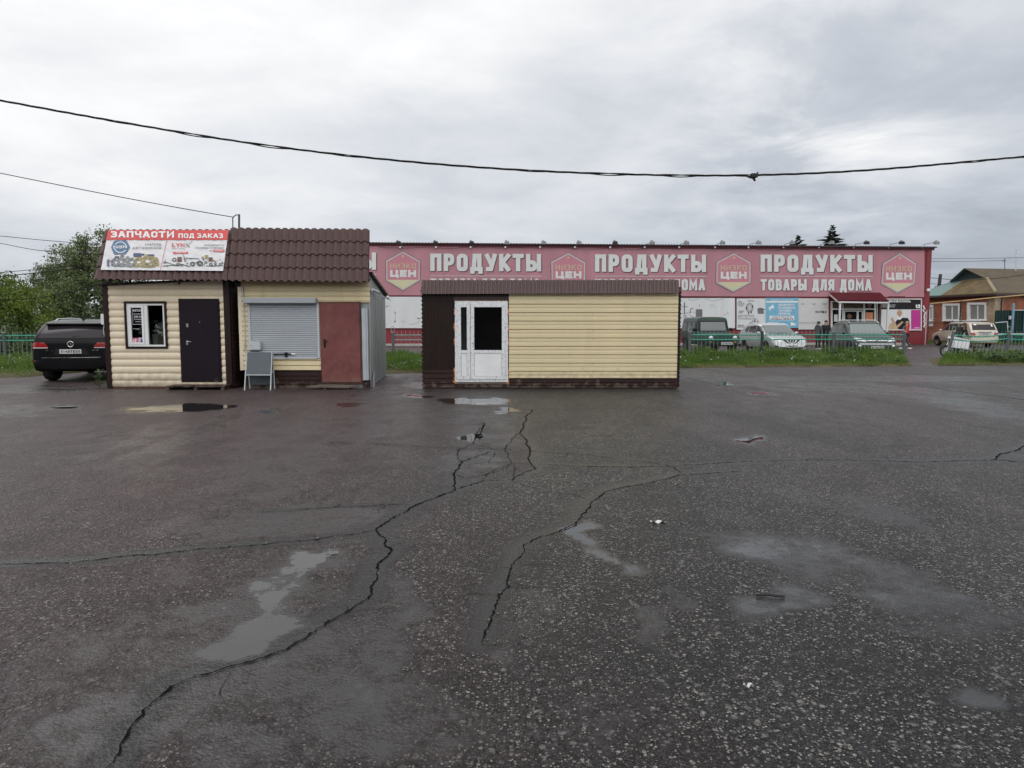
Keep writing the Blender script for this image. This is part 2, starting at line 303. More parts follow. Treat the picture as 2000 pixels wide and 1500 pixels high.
# ---------------------------------------------------------------- stroke lettering (capitals drawn as ribbons)
def _q(s):   # "0,0 0,1r 1,1" ; r rounds that corner ; strokes split by |
    res = []
    for st in s.split('|'):
        pts = []
        for t in st.split():
            r = t.endswith('r'); x, y = t.rstrip('r').split(','); pts.append((float(x), float(y), r))
        res.append(pts)
    return res
GL = {
 'П': (1, '0,0 0,1 1,1 1,0'), 'Р': (.95, '0,0 0,1 1,1r 1,.42r 0,.42'), 'О': (1, '.5,0 1,0r 1,1r 0,1r 0,0r .5,0'),
 'Д': (1.12, '.16,0 .3,1 .86,1 .86,0|0,-.2 0,0 1,0 1,-.2'), 'У': (1.05, '0,1 .55,.36|1,1 .5,0 .12,0'), 'К': (1.0, '0,0 0,1|1,1 .22,.52 1,0|0,.52 .3,.52'),
 'Т': (1, '.5,0 .5,1|0,1 1,1'), 'Ы': (1.35, '0,1 0,0 .62,0r .62,.52r 0,.52|1,0 1,1'), 'Ь': (.95, '0,1 0,0 1,0r 1,.52r 0,.52'),
 'В': (1, '0,0 0,1 .92,1r .92,.52r 0,.52|.5,.52 1,.52r 1,0r 0,0'), 'А': (1.05, '0,0 .42,1 .58,1 1,0|.2,.28 .8,.28'), 'Л': (1.05, '0,0 .12,0r .28,1 1,1 1,0'),
 'Я': (1, '1,0 1,1 0,1r 0,.44r 1,.44|.5,.44 0,0'), 'М': (1.3, '0,0 0,1 .5,.25 1,1 1,0'), 'Н': (1, '0,0 0,1|1,0 1,1|0,.5 1,.5'), 'И': (1.05, '0,1 0,0 1,1 1,0'),
 'З': (.9, '0,1 .96,1r .96,.52r .4,.52|.4,.52 1,.52r 1,0r 0,0'), 'Ц': (1.08, '0,1 0,0 .9,0 .9,1|.9,0 1.04,0 1.04,-.2'), 'Е': (.9, '1,1 0,1 0,0 1,0|0,.5 .88,.5'),
 'Ч': (.95, '0,1 0,.45r 1,.45|1,1 1,0'), 'С': (.95, '1,.72 1,1r 0,1r 0,0r 1,0r 1,.28'), 'Х': (1.05, '0,0 1,1|0,1 1,0'), 'Г': (.85, '0,0 0,1 1,1'), 'Б': (.95, '1,1 0,1 0,0 1,0r 1,.56r 0,.56'),
 'Ш': (1.35, '0,1 0,0 1,0 1,1|.5,0 .5,1'), 'Щ': (1.4, '0,1 0,0 .94,0 .94,1|.47,0 .47,1|.94,0 1.04,0 1.04,-.2'), 'Ф': (1.2, '.5,0 .5,1|.5,.25 0,.25r 0,.8r 1,.8r 1,.25r .5,.25'), 'Й': (1.05, '0,.9 0,0 1,.9 1,0|.3,1.1 .7,1.1'),
 'Э': (.95, '0,.75 0,1r 1,1r 1,0r 0,0r 0,.25|.3,.5 1,.5'), 'N': (1.05, '0,0 0,1 1,0 1,1'), 'G': (1, '1,.75 1,1r 0,1r 0,0r 1,0 1,.5 .55,.5'), 'L': (.85, '0,1 0,0 1,0'), 'Y': (1, '0,1 .5,.5 1,1|.5,.5 .5,0'),
 '0': (.9, '.5,0 1,0r 1,1r 0,1r 0,0r .5,0'), '1': (.6, '0,.7 .6,1 .6,0'), '2': (.9, '0,.78 0,1r 1,1r 1,.5r 0,0 1,0'), '4': (.95, '.75,0 .75,1 0,.3 1,.3'), '5': (.9, '1,1 0,1 0,.56 1,.56r 1,0r 0,0'), '8': (.9, '.5,.5 1,.5r 1,1r 0,1r 0,.5r .5,.5|.5,.5 1,.5r 1,0r 0,0r 0,.5r .5,.5'),
 '9': (.9, '1,.5 0,.5r 0,1r 1,1r 1,0r 0,0'), '3': (.9, '0,1 1,1r 1,.52r .35,.52|.6,.52 1,.52r 1,0r 0,0'), '6': (.9, '1,1 0,1r 0,0r 1,0r 1,.55r 0,.55'), '-': (.6, '0,.45 1,.45'), ':': (.2, '.5,.1 .5,.25|.5,.6 .5,.75'), '.': (.2, '.5,0 .5,.12'),
 't': (.8, '.3,1 .3,0r 1,0|0,.66 .95,.66'), 'T': (1, '.5,0 .5,1|0,1 1,1'), 'D': (1, '0,0 0,1 1,1r 1,0r 0,0'), 'I': (.2, '.5,0 .5,1'), 'V': (1, '0,1 .5,0 1,1'), 'W': (1.4, '0,1 .25,0 .5,.8 .75,0 1,1'), 'R': (.95, '0,0 0,1 1,1r 1,.45r 0,.45|.5,.45 1,0'),
}
for a, b in (('P', 'Р'), ('O', 'О'), ('A', 'А'), ('C', 'С'), ('E', 'Е'), ('H', 'Н'), ('K', 'К'), ('M', 'М'), ('X', 'Х'), ('B', 'В'), ('а', 'А'), ('o', 'О')): GL[a] = GL[b]
def _round(pts, rad):
    o = []
    for i, (x, y, r) in enumerate(pts):
        if r and 0 < i < len(pts) - 1:
            a = Vector(pts[i - 1][:2]); p = Vector((x, y)); b = Vector(pts[i + 1][:2])
            ra = min(rad, (a - p).length * .49); rb = min(rad, (b - p).length * .49)
            p0 = p + (a - p).normalized() * ra; p1 = p + (b - p).normalized() * rb
            for k in range(6):
                t = k / 5; o.append(p0 * (1 - t) ** 2 + p * 2 * t * (1 - t) + p1 * t * t)
        else: o.append(Vector((x, y)))
    return o
def _ribbon(pts, w):
    h = w / 2; n = len(pts); Lf = []; Rt = []
    closed = (pts[0] - pts[-1]).length < 1e-6
    for i in range(n):
        if closed: a = pts[i - 1 if i > 0 else n - 2]; b = pts[i + 1 if i < n - 1 else 1]
        else: a = pts[i - 1] if i > 0 else None; b = pts[i + 1] if i < n - 1 else None
        p = pts[i]
        d0 = (p - a).normalized() if a is not None else None; d1 = (b - p).normalized() if b is not None else None
        if d0 is None: d0 = d1
        if d1 is None: d1 = d0
        nn = Vector((-(d0 + d1).y, (d0 + d1).x))
        if nn.length < 1e-4: nn = Vector((-d0.y, d0.x))
        nn.normalize(); k = max(0.42, nn.dot(Vector((-d0.y, d0.x))))
        Lf.append(p + nn * h / k); Rt.append(p - nn * h / k)
    return Lf, Rt
def letters(s, weight=0.18, wid=0.55, gap=0.12, space=0.35):
    """list of (quad in unit height coords, layer), total width"""
    x = 0.0; polys = []
    for ch in s:
        if ch == ' ': x += space; continue
        if ch not in GL: ch = 'О'
        k, g = GL[ch]; W = max(weight * 1.01, wid * k)
        for li, st in enumerate(_q(g)):
            sx, sy = W - weight, 1 - weight
            pts = [(x + weight / 2 + px * sx, weight / 2 + py * sy, r) for px, py, r in st]
            pts = _round(pts, min(sx * .5, .3)) if len(pts) > 2 else [Vector(p[:2]) for p in pts]
            # butt ends reach the full letter box
            def ext(p, q): return p + (p - q).normalized() * weight / 2
            if (pts[0] - pts[-1]).length > 1e-6: pts[0] = ext(pts[0], pts[1]); pts[-1] = ext(pts[-1], pts[-2])
            Lf, Rt = _ribbon(pts, weight)
            for i in range(len(pts) - 1): polys.append(([Lf[i], Rt[i], Rt[i + 1], Lf[i + 1]], li))
        x += W + gap
    return polys, x - gap
def put_text(mb, s, box, pl, off, weight=.18, wid=.55, gap=.12, space=.35, tilt=0.0):
    """box: pixel corners x0,y0(top),x1,y1(bottom) ; tilt: extra y pixels at the far end"""
    polys, W = letters(s, weight, wid, gap, space); x0, y0, x1, y1 = box
    for k, (q, li) in enumerate(polys):
        mb.quad(*[pl.at(x0 + (p.x / W) * (x1 - x0), y1 + (y0 - y1) * p.y + tilt * p.x / W, off + li * 0.0004 + (k % 40) * 0.00025) for p in q])
    return mb
def px_poly(mb, pl, pts, off, t=0.0):
    P = [pl.at(x, y, off) for x, y in pts]
    if t > 0: mb.slab(P, -pl.n * t)
    else: mb.quad(*P)
    return mb
def px_rect(mb, pl, x0, y0, x1, y1, off, t=0.0): return px_poly(mb, pl, [(x0, y1), (x1, y1), (x1, y0), (x0, y0)], off, t)
def px_line(mb, pl, pts, wpx, off):
    pts = [Vector(p) for p in pts]; Lf, Rt = _ribbon(pts, wpx)
    for i in range(len(pts) - 1): mb.quad(*[pl.at(p.x, p.y, off) for p in (Lf[i], Rt[i], Rt[i + 1], Lf[i + 1])])
    return mb
def px_disc(mb, pl, cx, cy, rx, ry, off, n=20, r_in=0.0):
    P = [(cx + rx * math.cos(2 * math.pi * i / n), cy + ry * math.sin(2 * math.pi * i / n)) for i in range(n)]
    if r_in <= 0: return px_poly(mb, pl, P, off)
    for i in range(n):
        a = P[i]; b = P[(i + 1) % n]; ia = (cx + (a[0] - cx) * r_in, cy + (a[1] - cy) * r_in); ib = (cx + (b[0] - cx) * r_in, cy + (b[1] - cy) * r_in)
        px_poly(mb, pl, [a, b, ib, ia], off)
    return mb

# siding: a profile repeated up a wall, cut round holes
def siding(mb, x0, x1, y, z0, z1, pitch, prof, holes=(), zbase=None, topf=None):
    zb = z0 if zbase is None else zbase
    bz = set([z0, z1])
    k0 = int(math.floor((z0 - zb) / pitch)) - 1; k1 = int(math.ceil((z1 - zb) / pitch)) + 1
    for k in range(k0, k1 + 1):
        for t, d in prof:
            z = zb + (k + t) * pitch
            if z0 < z < z1: bz.add(z)
    for h in holes: bz.add(min(max(h[2], z0), z1)); bz.add(min(max(h[3], z0), z1))
    ts = [p[0] for p in prof]; ds = [p[1] for p in prof]
    def dep(z): return float(np.interp(((z - zb) / pitch) % 1.0, ts, ds))
    xs = sorted(set([x0, x1] + [min(max(v, x0), x1) for h in holes for v in h[:2]]))
    zs = sorted(bz)
    for i in range(len(xs) - 1):
        xm = (xs[i] + xs[i + 1]) / 2
        for j in range(len(zs) - 1):
            zm = (zs[j] + zs[j + 1]) / 2
            if zs[j + 1] - zs[j] < 1e-5: continue
            if any(h[0] < xm < h[1] and h[2] < zm < h[3] for h in holes): continue
            da = dep(zs[j] + 1e-5); db = dep(zs[j + 1] - 1e-5)
            mb.quad((xs[i], y - da, zs[j]), (xs[i + 1], y - da, zs[j]), (xs[i + 1], y - db, zs[j + 1]), (xs[i], y - db, zs[j + 1]))
    return mb
LOG = [(0, 0), (.05, .010), (.15, .021), (.32, .029), (.5, .032), (.68, .029), (.85, .021), (.95, .010), (1, 0)]
LAP = [(0, .020), (.86, .004), (.88, -.012), (.985, -.012), (1, .020)]
VGR = [(0, .03), (.28, .03), (.31, .022), (.5, .022), (.53, .03), (.78, .03), (.86, .002), (.87, -.014), (.93, -.014), (.94, .03), (1, .03)]
SKIRT = [(0, .02), (.70, .02), (.80, 0), (.81, -.01), (.90, -.01), (.91, .02), (1, .02)]
def corrugated(mb, A, B, h_vec, pitch, depth, nrm, prof=(0, .15, .35, .5, .85), duty=None):
    """vertical ribs along A->B, each swept by h_vec"""
    A = Vector(A); B = Vector(B); n = max(1, round((B - A).length / pitch)); nrm = Vector(nrm); h = Vector(h_vec)
    pts = []
    for i in range(n):
        for t, d in ((0, 0), (.12, 0), (.22, 1), (.62, 1), (.72, 0)): pts.append(A.lerp(B, (i + t) / n) + nrm * depth * d)
    pts.append(B)
    return mb.grid([pts, [p + h for p in pts]])
def metal_tile(mb, BL, BR, TL, TR, waves, courses, amp=.034, step=.028):
    BL, BR, TL, TR = map(Vector, (BL, BR, TL, TR)); nrm = (BR - BL).cross(TL - BL).normalized()
    nu = waves * 10
    rows = []
    for c in range(courses):
        for t in (0.0, 0.06, .25, .5, .75, .99):
            v = (c + t) / courses; row = []
            for i in range(nu + 1):
                u = i / nu; ph = (u * waves) % 1.0
                wv = 0.5 - 0.5 * math.cos(2 * math.pi * ph); wv = wv ** 0.75
                vv = v + (wv - .5) * 0.024
                p = BL.lerp(BR, u).lerp(TL.lerp(TR, u), min(1, max(-.02, vv)))
                st = step * (1 - t) if t > 0 else step
                if t == 0.0: st = step
                row.append(p + nrm * (amp * wv + st))
            rows.append(row)
    return mb.grid(rows)
# ---------------------------------------------------------------- ground
def ground_material():
    m = bpy.data.materials.new('wet_asphalt'); m.use_nodes = True; t = m.node_tree; b = t.nodes['Principled BSDF']; LK = t.links.new
    def MN(op, a, bb=None, c=None, clamp=False): return math_node(t, op, a, bb, c, clamp)
    def noise(scale, detail=5, rough=.6, vec=None, dist=0.0):
        n = t.nodes.new('ShaderNodeTexNoise'); n.inputs['Scale'].default_value = scale; n.inputs['Detail'].default_value = detail; n.inputs['Roughness'].default_value = rough; n.inputs['Distortion'].default_value = dist
        LK(vec or tcn.outputs['Object'], n.inputs['Vector']); return n.outputs[0]
    def mr(v, a, bb, c=0.0, d=1.0):
        n = t.nodes.new('ShaderNodeMapRange'); n.inputs[1].default_value = a; n.inputs[2].default_value = bb; n.inputs[3].default_value = c; n.inputs[4].default_value = d; LK(v, n.inputs[0]); return n.outputs[0]
    tcn = t.nodes.new('ShaderNodeTexCoord')
    at = t.nodes.new('ShaderNodeAttribute'); at.attribute_name = 'wet'
    # drying streaks run towards the kiosks
    mpn = t.nodes.new('ShaderNodeMapping'); mpn.inputs['Rotation'].default_value = (0, 0, R(24)); mpn.inputs['Scale'].default_value = (1.0, .26, 1); LK(tcn.outputs['Object'], mpn.inputs[0])
    big = noise(.42, 7, .6, mpn.outputs[0], .6); mid = noise(1.8, 6, .65); fine = noise(9, 6, .7); vf = noise(130, 3, .7)
    g15 = noise(16, 5, .75); g40 = noise(42, 4, .75); blot = noise(.8, 6, .62, mpn.outputs[0], 1.0)
    sm = t.nodes.new('ShaderNodeAttribute'); sm.attribute_name = 'seam'
    edge = MN('ADD', MN('MULTIPLY', MN('SUBTRACT', fine, .5), .9), MN('MULTIPLY', MN('SUBTRACT', mid, .5), 1.3))
    wet = MN('ADD', at.outputs['Fac'], edge)
    water = mr(wet, .66, .88)
    seam = mr(MN('ADD', sm.outputs['Fac'], MN('MULTIPLY', edge, .45)), .35, .85)
    damp = MN('MAXIMUM', MN('MAXIMUM', mr(wet, .20, .60), mr(MN('ADD', big, MN('MULTIPLY', edge, .28)), .55, .66, 0, .85)), MN('MULTIPLY', seam, .8))
    def stones(scale, lo, jit=1.0):
        v = t.nodes.new('ShaderNodeTexVoronoi'); v.inputs['Scale'].default_value = scale; v.inputs['Randomness'].default_value = jit; LK(tcn.outputs['Object'], v.inputs['Vector'])
        sepc = t.nodes.new('ShaderNodeSeparateColor'); LK(v.outputs['Color'], sepc.inputs[0])
        pick = mr(sepc.outputs[0], lo, lo + .03); inside = mr(v.outputs['Distance'], .46, .34)
        return MN('MULTIPLY', pick, inside), sepc.outputs[1], v.outputs['Distance']
    s1, c1, d1 = stones(72, .66); s2, c2, d2 = stones(40, .78); s3, c3, d3 = stones(135, .55); s4, c4, d4 = stones(24, .92)
    clus = mr(MN('ADD', noise(1.1, 5, .7, None, .8), MN('MULTIPLY', MN('SUBTRACT', fine, .5), .5)), .34, .60, .34, 1.0)
    dry = MN('SUBTRACT', 1.0, damp)
    show = MN('MULTIPLY', dry, clus)
    st = MN('MAXIMUM', MN('MULTIPLY', s1, MN('MULTIPLY_ADD', c1, .8, .2)), MN('MULTIPLY', s2, MN('MULTIPLY_ADD', c2, .7, .3)))
    st = MN('MAXIMUM', st, MN('MULTIPLY', s4, .6))
    st = MN('MULTIPLY', st, MN('MULTIPLY_ADD', show, .95, .07, clamp=True))
    def mixc(f, a, bb):
        n = t.nodes.new('ShaderNodeMix'); n.data_type = 'RGBA'
        if isinstance(f, float): n.inputs[0].default_value = f
        else: LK(f, n.inputs[0])
        for i, x in ((6, a), (7, bb)):
            if isinstance(x, tuple): n.inputs[i].default_value = (*x, 1)
            else: LK(x, n.inputs[i])
        return n.outputs[2]
    def scale(c_, f):
        n = t.nodes.new('ShaderNodeVectorMath'); n.operation = 'SCALE'; LK(c_, n.inputs[0]); LK(f, n.inputs['Scale']); return n.outputs[0]
    sx = t.nodes.new('ShaderNodeSeparateXYZ'); LK(tcn.outputs['Object'], sx.inputs[0])
    wob = MN('MULTIPLY', MN('SUBTRACT', blot, .5), 7.0)
    side = mr(MN('ADD', sx.outputs[0], wob), -3.5, 1.0); side2 = mr(MN('ADD', sx.outputs[0], wob), 2.0, 6.5)   # old reddish mixes on both sides of the yard
    c = mixc(side, (.072, .044, .046), (.019, .019, .0205)); c = mixc(side2, c, (.038, .029, .028))
    c = scale(c, MN('MULTIPLY', MN('MULTIPLY_ADD', mr(g15, .30, .70), 1.45, .22), MN('MULTIPLY_ADD', mr(g40, .32, .68), 1.3, .3)))
    c = scale(c, MN('MULTIPLY_ADD', mr(mid, .3, .7), .55, .68)); c = scale(c, MN('MULTIPLY_ADD', mr(blot, .3, .7), .6, .66))
    c = mixc(MN('MULTIPLY', s3, MN('MULTIPLY_ADD', show, .6, .05)), c, (.16, .148, .14))
    c = mixc(MN('MULTIPLY', mr(g40, .60, .70), MN('MULTIPLY', dry, .55)), c, (.19, .175, .165))
    c = mixc(MN('MULTIPLY', mr(g15, .40, .30), MN('MULTIPLY', dry, .75)), c, (.006, .0055, .0055))
    stc = mixc(c1, (.12, .114, .108), (.48, .455, .42))
    stc = mixc(side, scale(mixc(0.0, stc, stc), MN('ADD', .8, 0.0)), stc)
    c = mixc(st, c, stc)
    c = mixc(MN('MULTIPLY', damp, .82), c, mixc(side, (.0135, .0105, .0108), (.0105, .0105, .0108)))
    c = mixc(MN('MULTIPLY', seam, .6), c, (.008, .0078, .0078))
    core = mr(MN('ADD', sm.outputs['Fac'], MN('MULTIPLY', MN('SUBTRACT', fine, .5), .55)), .50, .82)
    c = mixc(MN('MULTIPLY', core, .85), c, (.005, .0048, .0048))
    c = mixc(water, c, (.009, .009, .0085))
    LK(c, b.inputs['Base Color'])
    ro = MN('MULTIPLY_ADD', damp, -.15, .38); ro = MN('ADD', ro, MN('ADD', MN('MULTIPLY', MN('SUBTRACT', fine, .5), .25), MN('MULTIPLY', MN('SUBTRACT', g15, .5), .40)))
    ro = MN('ADD', ro, MN('MULTIPLY', MN('SUBTRACT', blot, .5), -.35))
    ro = MN('MAXIMUM', ro, .16); ro = MN('MULTIPLY', ro, MN('SUBTRACT', 1.0, MN('MULTIPLY', water, .95))); ro = MN('MAXIMUM', ro, .02)
    LK(ro, b.inputs['Roughness']); LK(MN('MULTIPLY_ADD', MN('MAXIMUM', damp, water), .26, .24), b.inputs['Specular IOR Level'])
    h = MN('ADD', MN('MULTIPLY', d1, -.7), MN('MULTIPLY', vf, .5)); h = MN('ADD', h, MN('MULTIPLY', d2, -.6)); h = MN('ADD', h, MN('MULTIPLY', fine, .9)); h = MN('ADD', h, MN('MULTIPLY', g15, 1.5)); h = MN('ADD', h, MN('MULTIPLY', g40, .8))
    bp = t.nodes.new('ShaderNodeBump'); bp.inputs['Distance'].default_value = .024
    LK(h, bp.inputs['Height']); LK(MN('MULTIPLY', MN('MULTIPLY_ADD', damp, -.78, 1.0), MN('SUBTRACT', 1.0, water)), bp.inputs['Strength'])
    LK(bp.outputs[0], b.inputs['Normal'])
    return m
mt['asphalt'] = ground_material()
# puddles and damp flats, each an ellipse on the ground: pixel centre, radii, level (1 water, .5 damp), slant
PUD = [(932, 783, 62, 7, 1.15, 0), (985, 803, 17, 7, 1.0, 0), (925, 857, 17, 9, 1.1, 0), (350, 797, 95, 7, 1.05, -.04), (415, 795, 40, 4, 1.15, 0), (132, 795, 27, 4, 1.1, 0),
 (600, 1082, 34, 17, 1.05, 0), (676, 1088, 24, 8, .95, 0), (560, 1148, 72, 30, .92, -.5), (485, 1228, 85, 34, .86, -.45), (1147, 1040, 24, 20, .98, .3), (1166, 1078, 22, 12, .9, 0), (1198, 1100, 20, 12, .8, 0),
 (1492, 769, 26, 3.4, 1.0, 0), (1416, 750, 16, 3.5, 1.15, 0), (1470, 860, 24, 6, 1.1, 0), (1880, 786, 90, 7, .70, .1), (1960, 806, 90, 7, .66, .1), (1470, 1062, 95, 22, .76, .1), (1590, 1092, 150, 36, .62, .15), (1730, 1135, 130, 42, .56, .3),
 (1530, 1185, 60, 28, .66, 0), (1300, 1210, 32, 55, .6, .3), (1838, 1350, 32, 24, .8, .3), (560, 1020, 210, 28, .56, -.05), (650, 1260, 130, 60, .5, -.3), (330, 1370, 260, 90, .52, -.2), (770, 1240, 45, 100, .60, 0), (640, 1370, 150, 110, .56, 0), (470, 1180, 130, 40, .5, -.4), (440, 1440, 120, 60, .55, 0),
 (1020, 1250, 40, 110, .3, 0), (615, 895, 95, 28, .5, -.5), (700, 845, 60, 16, .5, -.4), (905, 905, 60, 24, .55, 0), (960, 850, 60, 22, .5, 0), (940, 815, 90, 18, .4, 0), (770, 770, 90, 14, .42, 0), (830, 752, 40, 6, .7, 0), (815, 773, 30, 3, 1.0, 0), (690, 790, 25, 4, .85, 0), (530, 803, 14, 4, .9, 0), (740, 850, 18, 5, .5, 0), (450, 832, 10, 3, .8, 0),
 (1700, 760, 200, 10, .5, .05), (1800, 740, 140, 6, .55, 0), (1550, 740, 120, 5, .45, 0), (1730, 1000, 100, 18, .45, .3), (1600, 985, 60, 14, .4, .3), (70, 760, 100, 8, .55, 0), (30, 800, 90, 12, .4, 0), (820, 1390, 90, 90, .4, 0), (1180, 1420, 130, 60, .28, 0), (1870, 1210, 130, 34, .45, .1)]
def axis_pts(segs):
    o = []
    for a, b, s in segs: o += list(np.arange(a, b, s))
    return np.array(o + [segs[-1][1]])
gx = axis_pts([(-900, -120, 60), (-120, -24, 6), (-24, -7, .22), (-7, 7, .06), (7, 24, .22), (24, 120, 6), (120, 900, 60)])
gy = axis_pts([(-60, 0, 6), (0, 2, .5), (2, 9, .06), (9, 28, .16), (28, 130, 6), (130, 1200, 60)])
XX, YY = np.meshgrid(gx, gy)
def wet_field(x, y):
    wv = np.zeros_like(x)
    for cx, cy_, rx, ry, lv, sl in PUD:
        c = G(cx, cy_); e = G(cx + rx, cy_ + sl * rx); f0 = G(cx, cy_ - ry); f1 = G(cx, cy_ + ry)
        ax = np.array([e.x - c.x, e.y - c.y]); cyc = (f0.y + f1.y) / 2; ay = np.array([(f0.x - f1.x) / 2, (f0.y - f1.y) / 2])
        det = ax[0] * ay[1] - ax[1] * ay[0]
        X = x - c.x; Y = y - cyc
        X = X + .10 * np.sin(y * 5.1 + x * 2.3 + cx) + .05 * np.sin(y * 13 + x * 7); Y = Y + .10 * np.sin(x * 4.7 + cx) + .05 * np.sin(x * 11 + y * 5)
        a = (X * ay[1] - Y * ay[0]) / det; b = (ax[0] * Y - ax[1] * X) / det
        r = np.sqrt(a * a + b * b)
        wv = np.maximum(wv, lv * np.clip(1.55 - .75 * r ** 1.6, 0, 1.0))
    return wv
wv = wet_field(XX, YY)
sub = lambda x, y: .012 * np.sin(x * .9 + y * .35) * np.sin(y * .6 - x * .2)
ZZ = np.where((YY > 1) & (YY < 24), -.004 * np.clip(wv, 0, 1), 0)
ny, nx = XX.shape
idx = np.arange(ny * nx).reshape(ny, nx)
Fq = np.stack([idx[:-1, :-1], idx[:-1, 1:], idx[1:, 1:], idx[1:, :-1]], -1).reshape(-1, 4)
ground = np_mesh('asphalt_ground', np.stack([XX, YY, ZZ], -1).reshape(-1, 3), Fq, mt['asphalt'])
ground['kind'] = 'structure'
att = ground.data.attributes.new('wet', 'FLOAT', 'POINT'); att.data.foreach_set('value', wv.ravel().astype(np.float32))

# cracks: thin ragged gaps filled with dirt
CR = [([(195, 1520), (210, 1500), (250, 1430), (290, 1380), (320, 1340), (350, 1325), (420, 1300), (540, 1262), (600, 1225), (660, 1195), (710, 1170), (735, 1100), (765, 1075), (740, 1045), (732, 1035), (800, 990), (885, 958), (880, 925), (905, 905), (960, 882)], 1.3),
 ([(-20, 1103), (80, 1097), (160, 1093), (300, 1080), (450, 1065), (600, 1055), (680, 1045), (732, 1035)], 1.2), ([(500, 1000), (560, 996), (660, 989), (760, 986), (805, 986)], .9),
 ([(885, 958), (940, 942), (1000, 938), (1050, 915), (1045, 880), (1020, 842), (1028, 815), (1040, 800)], 1.0), ([(940, 1260), (945, 1245), (960, 1170), (1000, 1090), (1030, 1055), (1110, 1025), (1145, 975), (1175, 955), (1260, 940), (1320, 925), (1400, 922), (1455, 920)], 1.0),
 ([(1050, 882), (1150, 887), (1270, 902), (1310, 910), (1330, 925)], .8), ([(725, 866), (800, 870), (900, 876), (1000, 878), (1050, 882)], .7),
 ([(1048, 906), (1150, 910), (1290, 910), (1440, 903), (1540, 900), (1650, 899), (1800, 900), (1935, 897), (1945, 887), (2010, 865)], 1.1), ([(1935, 897), (2010, 904)], 1.6), ([(880, 925), (905, 934), (950, 931), (1000, 905)], .6), ([(710, 1165), (735, 1170)], .7),
 ([(1340, 738), (1400, 752), (1430, 757)], .8), ([(930, 830), (945, 825), (938, 860)], .9), ([(960, 882), (985, 880), (1000, 905), (1050, 907)], .6), ([(905, 905), (955, 905), (1000, 902)], .6), ([(500, 742), (520, 746), (560, 744)], .5), ([(905, 905), (900, 880), (925, 868), (965, 880), (985, 880)], .6), ([(925, 868), (930, 845), (945, 826)], .6), ([(955, 905), (965, 882)], .5), ([(940, 942), (955, 925), (1000, 905)], .5), ([(985, 880), (1010, 850), (1022, 842)], .5), ([(1005, 938), (1010, 915), (1000, 905)], .5), ([(660, 1195), (640, 1215), (650, 1230)], .4), ([(765, 1075), (800, 1068), (830, 1050)], .4), ([(1145, 975), (1120, 965), (1060, 960), (1000, 938)], .4), ([(1700, 745), (1800, 755), (1900, 768), (2010, 782)], 1.0), ([(120, 872), (240, 845), (290, 835), (250, 832), (140, 850)], .35), ([(290, 835), (430, 842), (620, 853)], .3)]
segs = [(G(*p[i]), G(*p[i + 1]), k) for p, k in CR for i in range(len(p) - 1)]
sm_ = np.zeros_like(XX); near = (YY > 1.5) & (YY < 26) & (np.abs(XX) < 24); xn, yn = XX[near], YY[near]; best = np.zeros_like(xn)
for A_, B_, k in segs:
    vx, vy = B_.x - A_.x, B_.y - A_.y; L2 = vx * vx + vy * vy + 1e-9; tt = np.clip(((xn - A_.x) * vx + (yn - A_.y) * vy) / L2, 0, 1)
    d_ = np.hypot(xn - A_.x - tt * vx, yn - A_.y - tt * vy); best = np.maximum(best, k * np.clip(1 - d_ / (.16 + .012 * yn), 0, 1))
sm_[near] = best
att2 = ground.data.attributes.new('seam', 'FLOAT', 'POINT'); att2.data.foreach_set('value', sm_.ravel().astype(np.float32))
crk = MB()
for pts, wk in CR:
    P = [G(*p) for p in pts]; res = []
    for i in range(len(P) - 1):
        n = max(2, int((P[i + 1] - P[i]).length / .03))
        res += [P[i].lerp(P[i + 1], k / n) for k in range(n)]
    res.append(P[-1])
    off = np.cumsum(rng.normal(0, .0075, len(res))); off -= np.linspace(off[0], off[-1], len(res))
    Ls, Rs = [], []
    for i, p in enumerate(res):
        d = (res[min(i + 1, len(res) - 1)] - res[max(i - 1, 0)]); d.z = 0; d.normalize(); nn = Vector((-d.y, d.x, 0))
        wd = wk * (.0035 + .0085 * rng.random() ** 2); wd *= min(1, (i + .4) / 4, (len(res) - i - .6) / 4 + .1)
        wd *= min(1.5, .30 + .085 * p.y)
        q = p + nn * (float(off[i]) + rng.normal(0, .0035)); q.z = .004
        Ls.append(q + nn * wd); Rs.append(q - nn * wd * (.6 + .8 * rng.random()))
        if rng.random() < .05 and wk > .5:
            a = q; s = 1 if rng.random() < .5 else -1
            for k in range(rng.integers(2, 5)):
                b2 = a + (nn * s * .05 + d * rng.normal(0, .05)) * 1.2
                crk.quad(a - d * .002, a + d * .002, b2 + d * .0014, b2 - d * .0014); a = b2
    crk.grid([Ls, Rs])
crk.build('asphalt_cracks', mt['crack'], recalc=False)['kind'] = 'structure'

